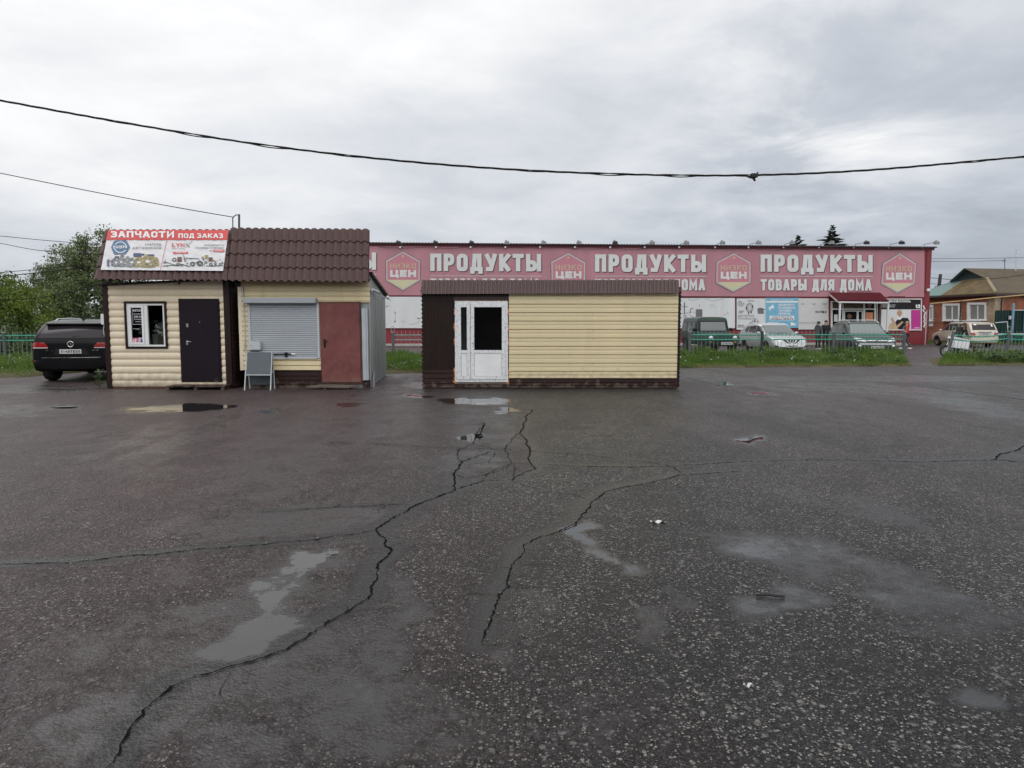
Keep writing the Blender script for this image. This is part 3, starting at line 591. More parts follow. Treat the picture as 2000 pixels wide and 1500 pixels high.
# loose chippings lying on the yard near the viewer
def pebbles(name, n, xr, yr, smin, smax, m, keep):
    ico = [(0, 0, 1)] + [(math.cos(a) * .95, math.sin(a) * .95, .25) for a in np.arange(5) * 1.2566] + [(math.cos(a) * .8, math.sin(a) * .8, -.3) for a in np.arange(5) * 1.2566 + .6]
    fc = [(0, 1 + i, 1 + (i + 1) % 5) for i in range(5)] + [(1 + i, 6 + i, 1 + (i + 1) % 5) for i in range(5)] + [(1 + (i + 1) % 5, 6 + i, 6 + (i + 1) % 5) for i in range(5)]
    ico = np.array(ico); fc = np.array(fc)
    x = rng.uniform(*xr, n * 3); y = rng.uniform(*yr, n * 3); ok = keep(x, y); x, y = x[ok][:n], y[ok][:n]; n = len(x)
    s = smin + (smax - smin) * rng.random(n) ** 2.5
    V = ico[None] * (s[:, None, None] * (1 + .35 * rng.normal(size=(n, 11, 1))).clip(.5, 1.6)) * np.array([1, .75, .55]) 
    a = rng.uniform(0, 6.28, n); ca, sa = np.cos(a)[:, None], np.sin(a)[:, None]
    X = V[..., 0] * ca - V[..., 1] * sa; Y = V[..., 0] * sa + V[..., 1] * ca
    V = np.stack([X + x[:, None], Y + y[:, None], V[..., 2] + s[:, None] * .12], -1)
    o = np_mesh(name, V.reshape(-1, 3), (fc[None] + (np.arange(n) * 11)[:, None, None]).reshape(-1, 3), m)
    o['kind'] = 'stuff'; return o
mt['chip'] = leaf_mat('chipping', (.04, .04, .04), (.30, .28, .25), 38.0, .6, 0.0)
def dens(x, y):
    p = .5 + .5 * np.sin(x * .9 + 1.2) * np.sin(y * .8 + .4) + .25 * np.clip(x, -1, 2)
    return (rng.random(len(x)) < p) & (wet_field(x, y) < .35)
pebbles('gravel', 9000, (-3.4, 4.6), (2.2, 8.0), .003, .0105, mt['chip'], dens)

# ---------------------------------------------------------------- left kiosk: log siding, banner on the tiled parapet
Y1 = 17.85; P1 = YP(Y1)
def X1(px, py=660): return P1.at(px, py).x
def Z1(py, px=600): return P1.at(px, py).z
k1 = thing('kiosk', 'small cream kiosk clad in log-profile siding with dark door and banner roof', 'kiosk', (X1(330), Y1, 0))
xl, xr = X1(217, 700), X1(441, 650); zt = Z1(549)
wx0, wx1, wz0, wz1 = X1(245.5, 630), X1(327.5, 630), Z1(681), Z1(588.5)
dx0, dx1, dz0, dz1 = X1(354.5, 660), X1(430.5, 660), Z1(744.5), Z1(585)
w_ = MB(); siding(w_, xl, xr, Y1, .04, zt - .13, .176, LOG, [(wx0 + .03, wx1 - .03, wz0 + .03, wz1 - .03), (dx0 + .03, dx1 - .03, dz0 - .0, dz1 - .03)], zbase=.02)
w_.slab([(xl, Y1 - .012, zt - .13), (xr, Y1 - .012, zt - .13), (xr, Y1 - .012, zt + .02), (xl, Y1 - .012, zt - .105)], (0, .05, 0)); w_.build('log_siding', mt['cream_log'], k1, smooth=50)
b_ = MB(); xlo = xl - .1; xro = xr + .16
b_.quad((xro - .02, Y1, 0.02), (xro - .02, Y1 + 3, .02), (xro - .02, Y1 + 3, zt - .1), (xro - .02, Y1, zt)); b_.quad((xlo + .02, Y1, .02), (xlo + .02, Y1 + 3, .02), (xlo + .02, Y1 + 3, zt - .2), (xlo + .02, Y1, zt - .13)); b_.quad((xlo, Y1 + 3, 0.02), (xro, Y1 + 3, .02), (xro, Y1 + 3, zt - .1), (xlo, Y1 + 3, zt - .15))
b_.build('wall', mt['choc'], k1)
s_ = MB(); xs_ = xro - .018
for i in range(22):
    z = .05 + i * .117
    s_.hexa([(xs_, Y1 + .02, z), (xs_ + .018, Y1 + .02, z), (xs_ + .018, Y1 + 2.98, z), (xs_, Y1 + 2.98, z)], [(xs_, Y1 + .02, z + .108), (xs_ + .004, Y1 + .02, z + .108), (xs_ + .004, Y1 + 2.98, z + .108), (xs_, Y1 + 2.98, z + .108)])
s_.build('side_siding', mt['choc_skirt'], k1)
c_ = MB(); c_.box(xl - .11, xl + .015, Y1 - .05, Y1 + .1, 0, zt - .1); c_.build('corner_trim', mt['choc'], k1, bevel=.006); c_ = MB(); c_.box(xr - .015, xr + .14, Y1 - .05, Y1 + .1, 0, zt + .03); c_.build('corner_trim', mt['choc'], k1, bevel=.006)
r_ = MB(); r_.slab([(xl - .2, Y1 - .12, zt - .115), (xr + .16, Y1 - .12, zt + .035), (xr + .16, Y1 + 3.1, zt - .05), (xl - .2, Y1 + 3.1, zt - .2)], (0, 0, .045)); r_.build('roof', mt['choc'], k1)
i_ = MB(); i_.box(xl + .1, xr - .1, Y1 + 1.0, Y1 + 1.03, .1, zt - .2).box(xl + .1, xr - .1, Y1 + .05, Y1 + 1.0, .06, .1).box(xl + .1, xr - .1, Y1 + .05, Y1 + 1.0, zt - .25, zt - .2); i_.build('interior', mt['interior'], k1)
# window
wf = MB()
def frame(mb, x0, x1, z0, z1, t, y0, y1):
    mb.box(x0, x1, y0, y1, z1 - t, z1); mb.box(x0, x1, y0, y1, z0, z0 + t); mb.box(x0, x0 + t, y0, y1, z0 + t, z1 - t); mb.box(x1 - t, x1, y0, y1, z0 + t, z1 - t)
frame(wf, wx0, wx1, wz0, wz1, .055, Y1 - .055, Y1 + .02); win = wf.build('window', mt['choc'], k1, bevel=.004)
fx0, fx1, fz0, fz1 = wx0 + .055, wx1 - .055, wz0 + .055, wz1 - .055; fm = (fx0 + fx1) / 2 - .01
fr_ = MB(); frame(fr_, fx0, fx1, fz0, fz1, .045, Y1 - .035, Y1 + .04); fr_.box(fm - .035, fm + .055, Y1 - .035, Y1 + .04, fz0 + .045, fz1 - .045)
fr_.build('window_frame', mt['white'], win, bevel=.004)
sa_ = MB(); frame(sa_, fx0 + .048, fm - .038, fz0 + .048, fz1 - .048, .055, Y1 - .047, Y1 + .02); sa_.build('sash', mt['white'], win, bevel=.004)
gl_ = MB(); gl_.box(fx0 + .1, fm - .09, Y1 - .022, Y1 - .014, fz0 + .1, fz1 - .1).box(fm + .055, fx1 - .045, Y1 - .002, Y1 + .006, fz0 + .045, fz1 - .045); gl_.build('pane', mt['glass'], win)
PG = YP(Y1 - .024)
st_ = MB(); put_text(st_, 'МАГАЗИН', (259.5, 604, 279, 608.5), PG, .001, .17, .5); put_text(st_, 'АВТОЗАПЧАСТЕЙ', (260, 612.3, 279.3, 614.3), PG, .001, .14, .5); put_text(st_, '9:00-18:00', (262, 616.5, 279.5, 620.5), PG, .001, .17, .5); put_text(st_, 'БЕЗ ВЫХОДНЫХ', (261.5, 622.5, 279.3, 624.5), PG, .001, .13, .5)
px_rect(st_, PG, 259, 602, 259.5, 634, .001); px_rect(st_, PG, 259, 633, 280, 633.7, .001); px_rect(st_, PG, 264, 628, 276, 628.7, .001); px_rect(st_, PG, 258.5, 642, 272, 642.5, .001)
st_.build('opening_hours_lettering', mt['vinyl'], win)
s2 = MB(); px_rect(s2, PG, 257.6, 660, 270.2, 671.5, .001); s2.build('pink_sticker', mt['pink_print'], win); s3 = MB(); px_rect(s3, PG, 270.5, 659.5, 281.2, 671.2, .001); s3.build('lilac_sticker', mt['lilac_print'], win)
s4 = MB(); px_rect(s4, PG, 259.5, 662, 262, 668, .002); px_rect(s4, PG, 263.5, 663, 266, 668.5, .002); px_rect(s4, PG, 259.5, 662, 268, 663.2, .002); s4.build('sticker_lettering', mt['vinyl'], win)
s5 = MB(); px_poly(s5, PG, [(273, 669), (276, 664), (279, 666), (278, 669), (275, 668)], .002); px_disc(s5, PG, 276.5, 662.7, 1.4, 1.2, .002); s5.build('sticker_figure', mt['ink'], win)
cb = thing('cardboard_box', 'brown cardboard box standing behind the kiosk window pane', 'box', (X1(313), Y1 + .12, 0))
q = MB(); q.box(X1(305.5), X1(323.5), Y1 + .1, Y1 + .42, wz0 + .1, Z1(645)); q.build('carton', mt['cardboard'], cb, bevel=.004)
q = MB(); PB = YP(Y1 + .1); px_rect(q, PB, 310, 648.5, 317, 651.5, .002); px_disc(q, PB, 317, 655, 2.6, 1.8, .002); q.build('paper_label', mt['white_dirty'], cb); q = MB(); px_rect(q, PB, 314, 660.5, 321, 662, .002); q.build('hand_hole', mt['black'], cb)
tb = thing('plastic_tub', 'pale plastic tub beside the cardboard box in the window', 'tub', (X1(300), Y1 + .12, 0))
q = MB(); q.lathe([(0, 0), (.1, 0), (.115, .24), (.122, .24), (.122, .26), (0, .262)], (X1(299.5), Y1 + .2, wz0 + .1), (0, 0, 1), 18); q.build('tub_body', mt['box_grey'], tb, smooth=50)
bl = MB(); bl.box(wx0, wx1, Y1 + .08, Y1 + .46, wz0 + .06, wz0 + .098); bl.build('window_board', mt['white_dirty'], win)
# dark steel door
d_ = MB(); frame(d_, dx0 - .02, dx1 + .02, dz0 - .02, dz1 + .02, .05, Y1 - .05, Y1 + .02); d_.build('door_frame', mt['dark_door'], k1, bevel=.004)
d_ = MB(); d_.box(dx0 + .02, dx1 - .02, Y1 - .062, Y1 - .01, dz0 + .02, dz1 - .02); dr = d_.build('door', mt['dark_door'], k1, bevel=.008)
PD = YP(Y1 - .064); h_ = MB(); px_rect(h_, PD, 364, 665, 367.5, 673.5, .008, .008); h2 = MB(); px_rect(h2, PD, 364, 632, 368, 639, .008, .008); h2.build('lock_plate', mt['steel'], dr)
p0 = PD.at(366.5, 667, .012); h_.tube([p0, p0 + Vector((0, -.05, 0)), p0 + Vector((.11, -.05, -.004))], .008); h_.build('door_handle', mt['steel'], dr)
px_ = MB(); px_disc(px_, PD, 390, 629, 1.0, 1.0, .004); px_.build('peephole', mt['steel'], dr)
st = MB(); st.box(dx0 - .02, dx1 + .02, Y1 - .04, Y1 + .02, .03, dz0 - .02); st.build('threshold', mt['cream_log'], k1)
# junk at base and meter box on the side wall
q = MB(); q.box(xl, X1(350, 755), Y1 - .01, Y1 + .05, .0, .04); q.build('base_rail', mt['rust'], k1)
q = MB(); PS = YP(Y1 + .25); a = PS.at(199, 634); bq = PS.at(207, 613); q.box(a.x, xl - .02, Y1 + .2, Y1 + .36, a.z, bq.z); q.build('meter_box', mt['white'], k1, bevel=.01)
q = MB(); q.tube([PS.at(203.5, 634), PS.at(202, 642), PS.at(203, 652), PS.at(206, 659), PS.at(209, 660)], .009, 6); q.build('meter_cable', mt['white'], k1)
# tiled parapet on posts
Yb, Yt = Y1 - .42, Y1 + .06
PBt, PTp = YP(Yb), YP(Yt)
BL, BR, TL, TR = PBt.at(184, 547), PBt.at(443.5, 549), PTp.at(205, 449), PTp.at(449.5, 448.5)
q = MB(); metal_tile(q, BL, BR, TL, TR, 19, 4); par = q.build('tiled_parapet', mt['tile_brown'], k1, smooth=35, recalc=False)
q = MB(); q.slab([BL + Vector((0, .06, .02)), BR + Vector((0, .06, .02)), TR + Vector((0, .06, -.03)), TL + Vector((0, .06, -.03))], (0, .02, 0)); q.build('parapet_backing', mt['choc'], k1)
for u in (.10, .17, .62, .98):
    q = MB(); p = BL.lerp(BR, u); q.box(p.x - .022, p.x + .022, Yb + .12, Yb + .16, zt - .1, p.z + .15); q.box(p.x - .025, p.x + .025, Yt + .1, Yt + .15, zt - .15, TL.z - .05); q.box(p.x - .02, p.x + .02, Yb + .14, Yt + .12, p.z + .1, p.z + .14)
    q.build('parapet_post', mt['choc'], k1)
# the banner laid over the tiles
nv = (BR - BL).cross(TL - BL).normalized()
PBn = Plane(BL.lerp(TL, .5) + nv * .078, nv)
bn = thing('shop_banner', 'white and red banner with printed oil cans tied over the parapet of the cream kiosk', 'banner', PBn.at(320, 490))
def bil(tl, tr, bl_, br_, u, v): return (Vector(bl_).lerp(Vector(br_), u)).lerp(Vector(tl).lerp(Vector(tr), u), v)
TLb, TRb, BLb, BRb = (211.5, 449.8), (446.5, 449.5), (197, 527), (435.6, 529)
rows = []
for j in range(25):
    rr_ = []
    for i in range(61):
        p = bil(TLb, TRb, BLb, BRb, i / 60, j / 24)
        wrk = .006 * math.sin(i * 1.9) * math.sin(j * .7 + i * .2) + .004 * math.sin(i * .7 + j * 1.3)
        rr_.append(PBn.at(p.x, p.y, wrk))
    rows.append(rr_)
q = MB(); q.grid(rows); q.build('sheet', mt['vinyl'], bn, smooth=True)
class BP:     # banner pixel frame: straight pixels, sheared plane
    n = nv
    def at(s, x, y, off=0): return PBn.at(x, y, off)
bp = BP(); O1, O2, O3 = .014, .018, .022
def bq_(x, y): p = bil(TLb, TRb, BLb, BRb, x, y); return (p.x, p.y)
q = MB(); px_poly(q, bp, [bq_(0, .755), bq_(1, .755), bq_(1, 1), bq_(0, 1)], O1); q.build('red_band', mt['sign_red'], bn)
q = MB(); put_text(q, 'ЗАПЧАСТИ', (217.5, 452, 341, 464.5), bp, O2, .24, .78, .14, tilt=.6); q.build('heading_lettering', mt['white'], bn); q = MB(); put_text(q, 'ПОД ЗАКАЗ', (349, 456.5, 436.5, 465.3), bp, O2, .22, .78, .16, tilt=.5); q.build('heading_lettering', mt['white'], bn)
q = MB(); px_line(q, bp, [(326.5, 468.5), (313.5, 527)], .8, O1); q.build('red_line', mt['sign_red'], bn); q = MB(); px_rect(q, bp, 338.5, 492, 367.5, 496, O1); q.build('red_label', mt['sign_red'], bn); q = MB(); px_rect(q, bp, 417, 488, 438.5, 492.5, O1); q.build('red_label', mt['sign_red'], bn)
q = MB(); hx = [(217.5, 483), (224, 470), (247.5, 470), (254.5, 483), (246, 497), (223, 497)]; px_poly(q, bp, hx, O1); q.build('blue_hexagon', mt['sign_blue'], bn)
q = MB(); arc = lambda a0, a1: [(235.8 + 11.5 * math.cos(R(a)), 483.5 - 10.3 * math.sin(R(a))) for a in np.linspace(a0, a1, 14)]
px_line(q, bp, arc(10, 150), 1.5, O2); px_line(q, bp, arc(190, 330), 1.5, O2); put_text(q, 'NGN', (222.5, 480.5, 249.5, 486), bp, O3, .2, .9, .2); q.build('emblem_lettering', mt['white'], bn)
for t_, b_x, w_t, w_d in (('МАСЛА', (284.5, 476, 315.5, 480), .15, .95), ('АВТОХИМИЯ', (259.5, 482.8, 315, 487), .15, .95), ('АВТОЗАПЧАСТИ И', (399, 478, 438, 480.6), .2, .75), ('РАСХОДНЫЕ МАТЕРИАЛЫ', (382, 483.4, 437, 486), .2, .75), ('ИЗ', (410, 489, 415.5, 491.6), .2, .75)): q = MB(); put_text(q, t_, b_x, bp, O2, w_t, w_d, .3); q.build('caption_lettering', mt['ink_soft'], bn)
q = MB(); put_text(q, 'LYN', (336.5, 475.5, 361, 483), bp, O2, .2, .8, .2); q.build('red_lettering', mt['sign_red'], bn)
q = MB(); px_line(q, bp, [(363, 475.5), (371, 483.3)], 1.8, O2); px_line(q, bp, [(363, 483.3), (376.5, 470.5)], 1.0, O3); put_text(q, 'ВЫБОР ЛУЧШИХ', (336.5, 485.2, 361, 486.8), bp, O2, .2, .75, .3); q.build('grey_print', mt['can_grey'], bn)
q = MB(); put_text(q, 'ГАРАНТИЯ', (342, 493, 364, 495.2), bp, O2, .2, .75, .2); q.build('tag_lettering', mt['white'], bn); q = MB(); put_text(q, 'ЯПОНИИ', (420, 489.3, 436.5, 491.7), bp, O2, .2, .75, .2); q.build('tag_lettering', mt['white'], bn)
# printed cans and bottles
def can(x0, x1, y0, y1, neck=.25, off=O2):
    h = y1 - y0; xm = (x0 + x1) / 2; wd = x1 - x0
    return [(x0, y1), (x1, y1), (x1, y0 + h * .25), (x1 - wd * neck, y0 + h * .1), (x1 - wd * neck, y0), (x0 + wd * neck, y0), (x0 + wd * neck, y0 + h * .1), (x0, y0 + h * .25)]
q = MB()
for c_, o_ in (((264, 281, 501, 522), 0), ((279, 304, 497, 522.5), .001), ((302, 310.5, 503, 520), .002)): px_poly(q, bp, can(*c_), O1 + o_)
q.build('gold_cans', mt['can_gold'], bn)
q = MB()
for c_, o_ in (((209, 214, 507, 520), 0), ((217, 222.5, 509, 519), 0), ((222, 234, 502, 521), .001), ((233, 243, 499, 521.5), .002), ((244, 255, 501, 521), .001), ((252, 264, 503.5, 522), .003)): px_poly(q, bp, can(*c_), O1 + o_)
q.build('grey_cans', mt['can_grey'], bn)
q = MB()
for c_, o_ in (((261, 276, 495, 502), .004), ((225, 233, 501, 504), .005), ((238, 243, 499, 501), .005), ((274, 283, 496, 499), .005), ((290, 302, 497.5, 500.5), .005)): px_rect(q, bp, *[c_[0], c_[2], c_[1], c_[3]], O1 + o_)
for x in (212, 219.5): px_rect(q, bp, x - 1, 507, x + 1, 520, O1 + .004)
q.build('cans_caps', mt['can_navy'], bn)
q = MB()
for x, y, r in ((228, 513, 3.2), (238, 512, 3), (258, 513, 3.4), (272, 513, 4), (290, 511, 5.2)): px_disc(q, bp, x, y, r, r * .55, O1 + .006)
q.build('can_labels', mt['vinyl'], bn)
q = MB()
for x, y, r in ((341, 507.5, 4.6), (322, 513, 3), (376, 516, 5), (391, 515, 6.5), (402, 513, 3), (412, 516.5, 3.5), (421, 515, 2.6), (430, 516, 2.6), (434.5, 514, 2.4), (352, 505, 3.5), (396, 503.5, 2.2)): px_disc(q, bp, x, y, r, r * .85, O1, 14, .45)
for a, b2 in (((320, 511), (345, 519)), ((318, 520), (360, 517)), ((345, 514), (372, 521)), ((362, 504.5), (388, 505.5)), ((359, 499), (362, 512)), ((396, 520), (384, 512)), ((403, 520), (436, 519))): px_line(q, bp, [a, b2], 1.5, O1 + .002)
q.build('machine_parts_print', mt['ink_soft'], bn)
q = MB(); px_rect(q, bp, 347, 502.5, 355.5, 512, O1 + .003); px_rect(q, bp, 408, 503, 416, 511, O1 + .001); q.build('dark_red_print', mt['red_door'], bn)
q = MB(); px_rect(q, bp, 400, 498.5, 407, 505.5, O1 + .001); px_rect(q, bp, 416, 508, 421, 511, O1 + .002); q.build('tan_print', mt['can_gold'], bn)
q = MB()
for i in range(9):
    for v_b in (.02, .98): x, y = bq_(.03 + i * .117, v_b); px_disc(q, bp, x, y, .45, .45, O3)
q.build('eyelets', mt['steel'], bn)
rl = random.Random(11)
for nm, m_, regs, n_ in (('can_detail_print', mt['can_navy'], ((211, 264, 505, 521, 26), (266, 308, 503, 521, 20)), 0), ('can_light_print', mt['vinyl'], ((218, 262, 506, 520, 14), (268, 306, 504, 520, 9)), 0), ('parts_detail_print', mt['ink'], ((320, 434, 507, 521, 46),), 0)):
    q = MB()
    for x0_, x1_, y0_, y1_, k in regs:
        for _ in range(k):
            x = rl.uniform(x0_, x1_); y = rl.uniform(y0_, y1_); a = rl.uniform(-.6, .6); l = rl.uniform(.6, 2.2); px_line(q, bp, [(x - l * math.cos(a), y - l * math.sin(a)), (x + l * math.cos(a), y + l * math.sin(a))], rl.uniform(.5, 1.3), O1 + .008 + .0004 * _)
    q.build(nm, m_, bn)
# step in front of the dark door
sp = thing('door_step', 'low dark pallet step on the asphalt under the dark kiosk door', 'step', (X1(398, 755), Y1 - .3, 0))
q = MB()
for i in range(5): q.box(X1(344, 755), X1(455, 755), Y1 - .52 + i * .1, Y1 - .44 + i * .1, .075, .105)
for x in (346, 398, 450): q.box(X1(x, 755) - .035, X1(x, 755) + .035, Y1 - .5, Y1 - .06, 0, .075)
q.build('planks', mt['choc_skirt'], sp, bevel=.004)
# ---------------------------------------------------------------- middle kiosk: lap siding, roller shutter, red steel door
Y2 = 17.9; P2 = YP(Y2)
def X2(px, py=660): return P2.at(px, py).x
def Z2(py, px=600): return P2.at(px, py).z
k2 = thing('shutter_kiosk', 'yellow lap-sided kiosk with closed roller shutter, red steel door and tall brown tiled parapet', 'kiosk', (X2(600), Y2, 0))
xl, xr = X2(474, 650), X2(723, 600); xdoor0, xdoor1 = X2(626, 668), X2(706, 668); zsk = Z2(722.5); ztop = Z2(545)
sx0, sx1, sz0, sz1 = X2(486, 645), X2(622, 645), Z2(697), Z2(583)
zdt, zdb = Z2(590.5), Z2(746.5); zcol = Z2(602.5)
q = MB(); siding(q, xl, xr, Y2, zsk, ztop, .124, LAP, [(sx0, sx1, sz0 + .05, sz1 - .02), (xdoor0, xr + .1, 0, zdt), (xdoor1, xr + .1, 0, zcol)], zbase=zsk)
q.build('lap_siding', mt['yellow_lap'], k2)
q = MB(); siding(q, xl + .02, xdoor0, Y2, .0, zsk, .108, SKIRT); q.build('skirting', mt['choc_skirt'], k2); q = MB(); siding(q, xdoor1 + .02, xr - .02, Y2 + .02, 0, .2, .1, SKIRT); q.build('skirting', mt['choc_skirt'], k2)
q = MB(); q.box(X2(465.5, 600), xl, Y2 - .015, Y2 + .05, zsk - .01, Z2(560)); q.build('corner_trim', mt['cream_log'], k2, bevel=.004)
# body: left wall hidden, right wall of galvanised sheets running back
Yr = 21.9; xrr = YP(Yr).at(753.5, 660).x; zr = YP(Yr).at(753.5, 581).z; zf = Z2(536, 721)
q = MB(); A = Vector((xr - .03, Y2 + .03, .02)); B = Vector((xrr, Yr, .02)); nrm = Vector((1, 0, 0)); n = 9
pts = []
for i in range(n):
    for t, d in ((0, 0), (.02, .022), (.06, .022), (.08, 0), (.5, .006)): pts.append(A.lerp(B, (i + t) / n) + nrm * d)
pts.append(B)
def top_z(p): return zf + (zr - zf) * (p.y - A.y) / (B.y - A.y)
q.grid([pts, [Vector((p.x, p.y, top_z(p))) for p in pts]]); q.build('side_wall', mt['zinc'], k2)
q = MB(); q.quad((xl, Y2 + .03, 0), (xl - .2, Yr, 0), (xl - .2, Yr, zr), (xl, Y2 + .03, zf)); q.quad((xl - .2, Yr, 0), (xrr, Yr, 0), (xrr, Yr, zr), (xl - .2, Yr, zr)); q.quad((xl, Y2 + .06, 0), (xr - .03, Y2 + .06, 0), (xr - .03, Y2 + .06, ztop), (xl, Y2 + .06, ztop)); q.build('wall', mt['zinc'], k2)
q = MB(); q.slab([(xl - .1, Y2 + .05, zf + .015), (xr + .06, Y2 + .05, zf + .015), (xrr + .1, Yr + .15, zr + .01), (xl - .3, Yr + .15, zr + .01)], (0, 0, .055)); q.build('roof', mt['choc'], k2)
q = MB(); q.box(xdoor1 + .02, X2(719, 660), Y2 - .03, Y2 + .04, .2, zcol); q.box(xdoor1 + .12, xdoor1 + .135, Y2 - .036, Y2 - .03, .2, zcol)
q.build('grey_column', mt['zinc_light'], k2, bevel=.005)
q = MB(); PXS = lambda y, z: Vector((xr + .0 + (xrr - xr) * (y - Y2) / (Yr - Y2) + .03, y, z)); q.slab([PXS(Y2 + .02, .0), PXS(Y2 + .5, .0), PXS(Y2 + .5, .42), PXS(Y2 + .12, .34)], (.006, 0, 0)); q.build('patch_plate', mt['zinc_light'], k2)
q = MB(); p0 = PXS(Y2 + .25, Z2(567.5)); q.tube([p0 + Vector((.02, -.1, .03)), p0 + Vector((.02, .7, 0))], .035, 10); q.tube([p0 + Vector((.02, .7, 0)), p0 + Vector((.02, 1.0, -.07)), p0 + Vector((.02, 2.6, -.16))], .012, 6); q.ball(p0 + Vector((.06, 1.9, -.10)), .05); q.build('vent_pipe', mt['white_dirty'], k2, smooth=True)
# shutter
q = MB(); q.box(X2(480.5, 588), X2(620.5, 588), Y2 - .2, Y2 + .0, Z2(592.5), Z2(582)); shb = q.build('shutter_box', mt['shutter'], k2, bevel=.012)
q = MB(); rows = []
zz = np.arange(sz0 + .06, Z2(592.5), .047)
prof = [(0, 0), (.1, .008), (.35, .014), (.65, .014), (.9, .008)]
for z in zz:
    for t, d in prof: rows.append([(X2(490, 645), Y2 - .012 - d, z + t * .047), (X2(621, 645), Y2 - .012 - d, z + t * .047)])
q.grid(rows); q.box(X2(490, 645), X2(621, 645), Y2 - .03, Y2 + .01, sz0 + .005, sz0 + .06); sh = q.build('shutter_curtain', mt['shutter'], k2)
q = MB(); q.box(X2(486, 645), X2(490.5, 645), Y2 - .05, Y2 + .01, sz0 - .04, Z2(592.7)); q.box(X2(620, 645), X2(624.5, 645), Y2 - .05, Y2 + .01, sz0 - .04, Z2(592.7)); q.box(X2(491, 645), X2(619.5, 645), Y2 - .05, Y2 + .01, sz0 - .05, sz0 + .0); q.build('shutter_rail', mt['box_grey'], k2, bevel=.004)
q = MB(); PL = YP(Y2 - .06); q.tube([PL.at(532, 691.5), PL.at(569, 691.5)], .016, 8); q.box(PL.at(557, 690).x, PL.at(561, 690).x, Y2 - .1, Y2 - .03, PL.at(557, 697).z, PL.at(557, 688.5).z); q.tube([PL.at(556, 689), PL.at(561.5, 691), PL.at(557, 696)], .014, 6); q.build('locking_bar', mt['black'], sh)
q = MB(); q.tube([PL.at(569.3, 691.6), PL.at(576, 691.6)], .02, 8); q.build('lock_sleeve', mt['white'], sh)
q = MB(); q.box(X2(488, 676), X2(512.5, 676), Y2 - .16, Y2 - .035, Z2(684), Z2(666.5)); eb = q.build('electrical_box', mt['box_grey'], k2, bevel=.012)
q = MB(); PE = YP(Y2 - .162); px_disc(q, PE, 491, 675.5, .8, .8, .002); px_rect(q, PE, 489, 683, 512, 683.4, .001); q.build('box_lock', mt['black'], eb)
q = MB(); q.box(X2(491, 676), X2(506, 676), Y2 - .1, Y2 - .03, Z2(686.3), Z2(684.1)); q.build('cable_gland', mt['black'], eb)
q = MB(); PC = YP(Y2 - .035); q.tube([PC.at(471.5, 556), PC.at(474.6, 565), PC.at(476.2, 590), PC.at(478.5, 670), PC.at(477.5, 682), PC.at(480, 688), PC.at(488, 690), PC.at(491, 686)], .014, 6); q.build('cable_conduit', mt['box_grey'], k2)
q = MB(); q.tube([PC.at(475.6, 560), PC.at(477.8, 640), PC.at(478, 678)], .007, 5); q.build('supply_cable', mt['pipe_brown'], k2)
# red steel door, hung a little askew
dq = [P2.at(629.5, 745.5, .05), P2.at(706, 746.5, .05), P2.at(702.3, 591.3, .05), P2.at(624.6, 591.6, .05)]
q = MB(); q.slab(dq, (0, .045, 0)); rd = q.build('red_door', mt['red_door'], k2, bevel=.006)
q = MB(); o3 = .045
px_poly(q, P2, [(702.6, 591), (704.4, 591), (709, 747), (706.6, 747)], .06, .05); px_poly(q, P2, [(622.5, 590), (704.5, 589.6), (704.5, 591), (622.5, 591.4)], .06, .05); px_poly(q, P2, [(628.5, 746), (709, 747.3), (709, 749), (628.8, 748)], .05, .05); q.build('door_frame', mt['rust'], k2)
q = MB(); px_poly(q, P2, [(633.2, 662), (636.8, 661.5), (637.6, 678), (634, 678.5)], .064, .012); a = P2.at(636, 665.5, .07); q.tube([a, a + Vector((0, -.05, 0)), a + Vector((.10, -.05, -.005))], .01, 8); q.build('door_handle', mt['black'], rd)
for y in (624, 720): q = MB(); q.tube([P2.at(703 + (y - 591) * .028, y - 5, .07), P2.at(703 + (y - 591) * .028, y + 5, .07)], .016, 8); q.build('hinge', mt['rust'], rd)
# tiled parapet
Yb, Yt = Y2 - .43, Y2 + .02; PBt, PTp = YP(Yb), YP(Yt)
BL, BR, TL, TR = PBt.at(441, 549), PBt.at(719.5, 551.5), PTp.at(450, 445), PTp.at(721, 447.5)
q = MB(); metal_tile(q, BL, BR, TL, TR, 19, 4); q.build('tiled_parapet', mt['tile_brown'], k2, smooth=35, recalc=False)
nk = (BR - BL).cross(TL - BL).normalized(); q = MB(); rl = random.Random(8)
for r_ in range(4):
    for i in range(19):
        if rl.random() < .55: p = BL.lerp(BR, (i + .04) / 19).lerp(TL.lerp(TR, (i + .04) / 19), (r_ + .42) / 4) + nk * .022; q.ball(p, .011, n=6, m=4)
for u_, v_ in ((.62, .28), (.64, .3), (.95, .5), (.96, .72), (.03, .25)): p = BL.lerp(BR, u_).lerp(TL.lerp(TR, u_), v_) + nk * .05; q.box(p.x - .004, p.x + .004, p.y - .002, p.y + .002, p.z - .03, p.z + .03)
q.build('screws', mt['fascia_brown'], k2)
q = MB(); q.slab([BL + Vector((0, .05, .02)), BR + Vector((0, .05, .02)), TR + Vector((0, .05, -.02)), TL + Vector((0, .05, -.02))], (0, .02, 0)); q.quad(BR + Vector((-.02, .07, .01)), TR + Vector((-.02, .02, -.03)), Vector((TR.x - .02, Y2 + .08, TR.z - .03)), Vector((TR.x - .02, Y2 + .05, ztop))); q.build('parapet_backing', mt['choc'], k2)
q = MB(); q.box(BL.x + .05, BR.x - .02, Y2 - .36, Y2 + .02, ztop - .03, ztop); q.build('soffit', mt['choc'], k2)
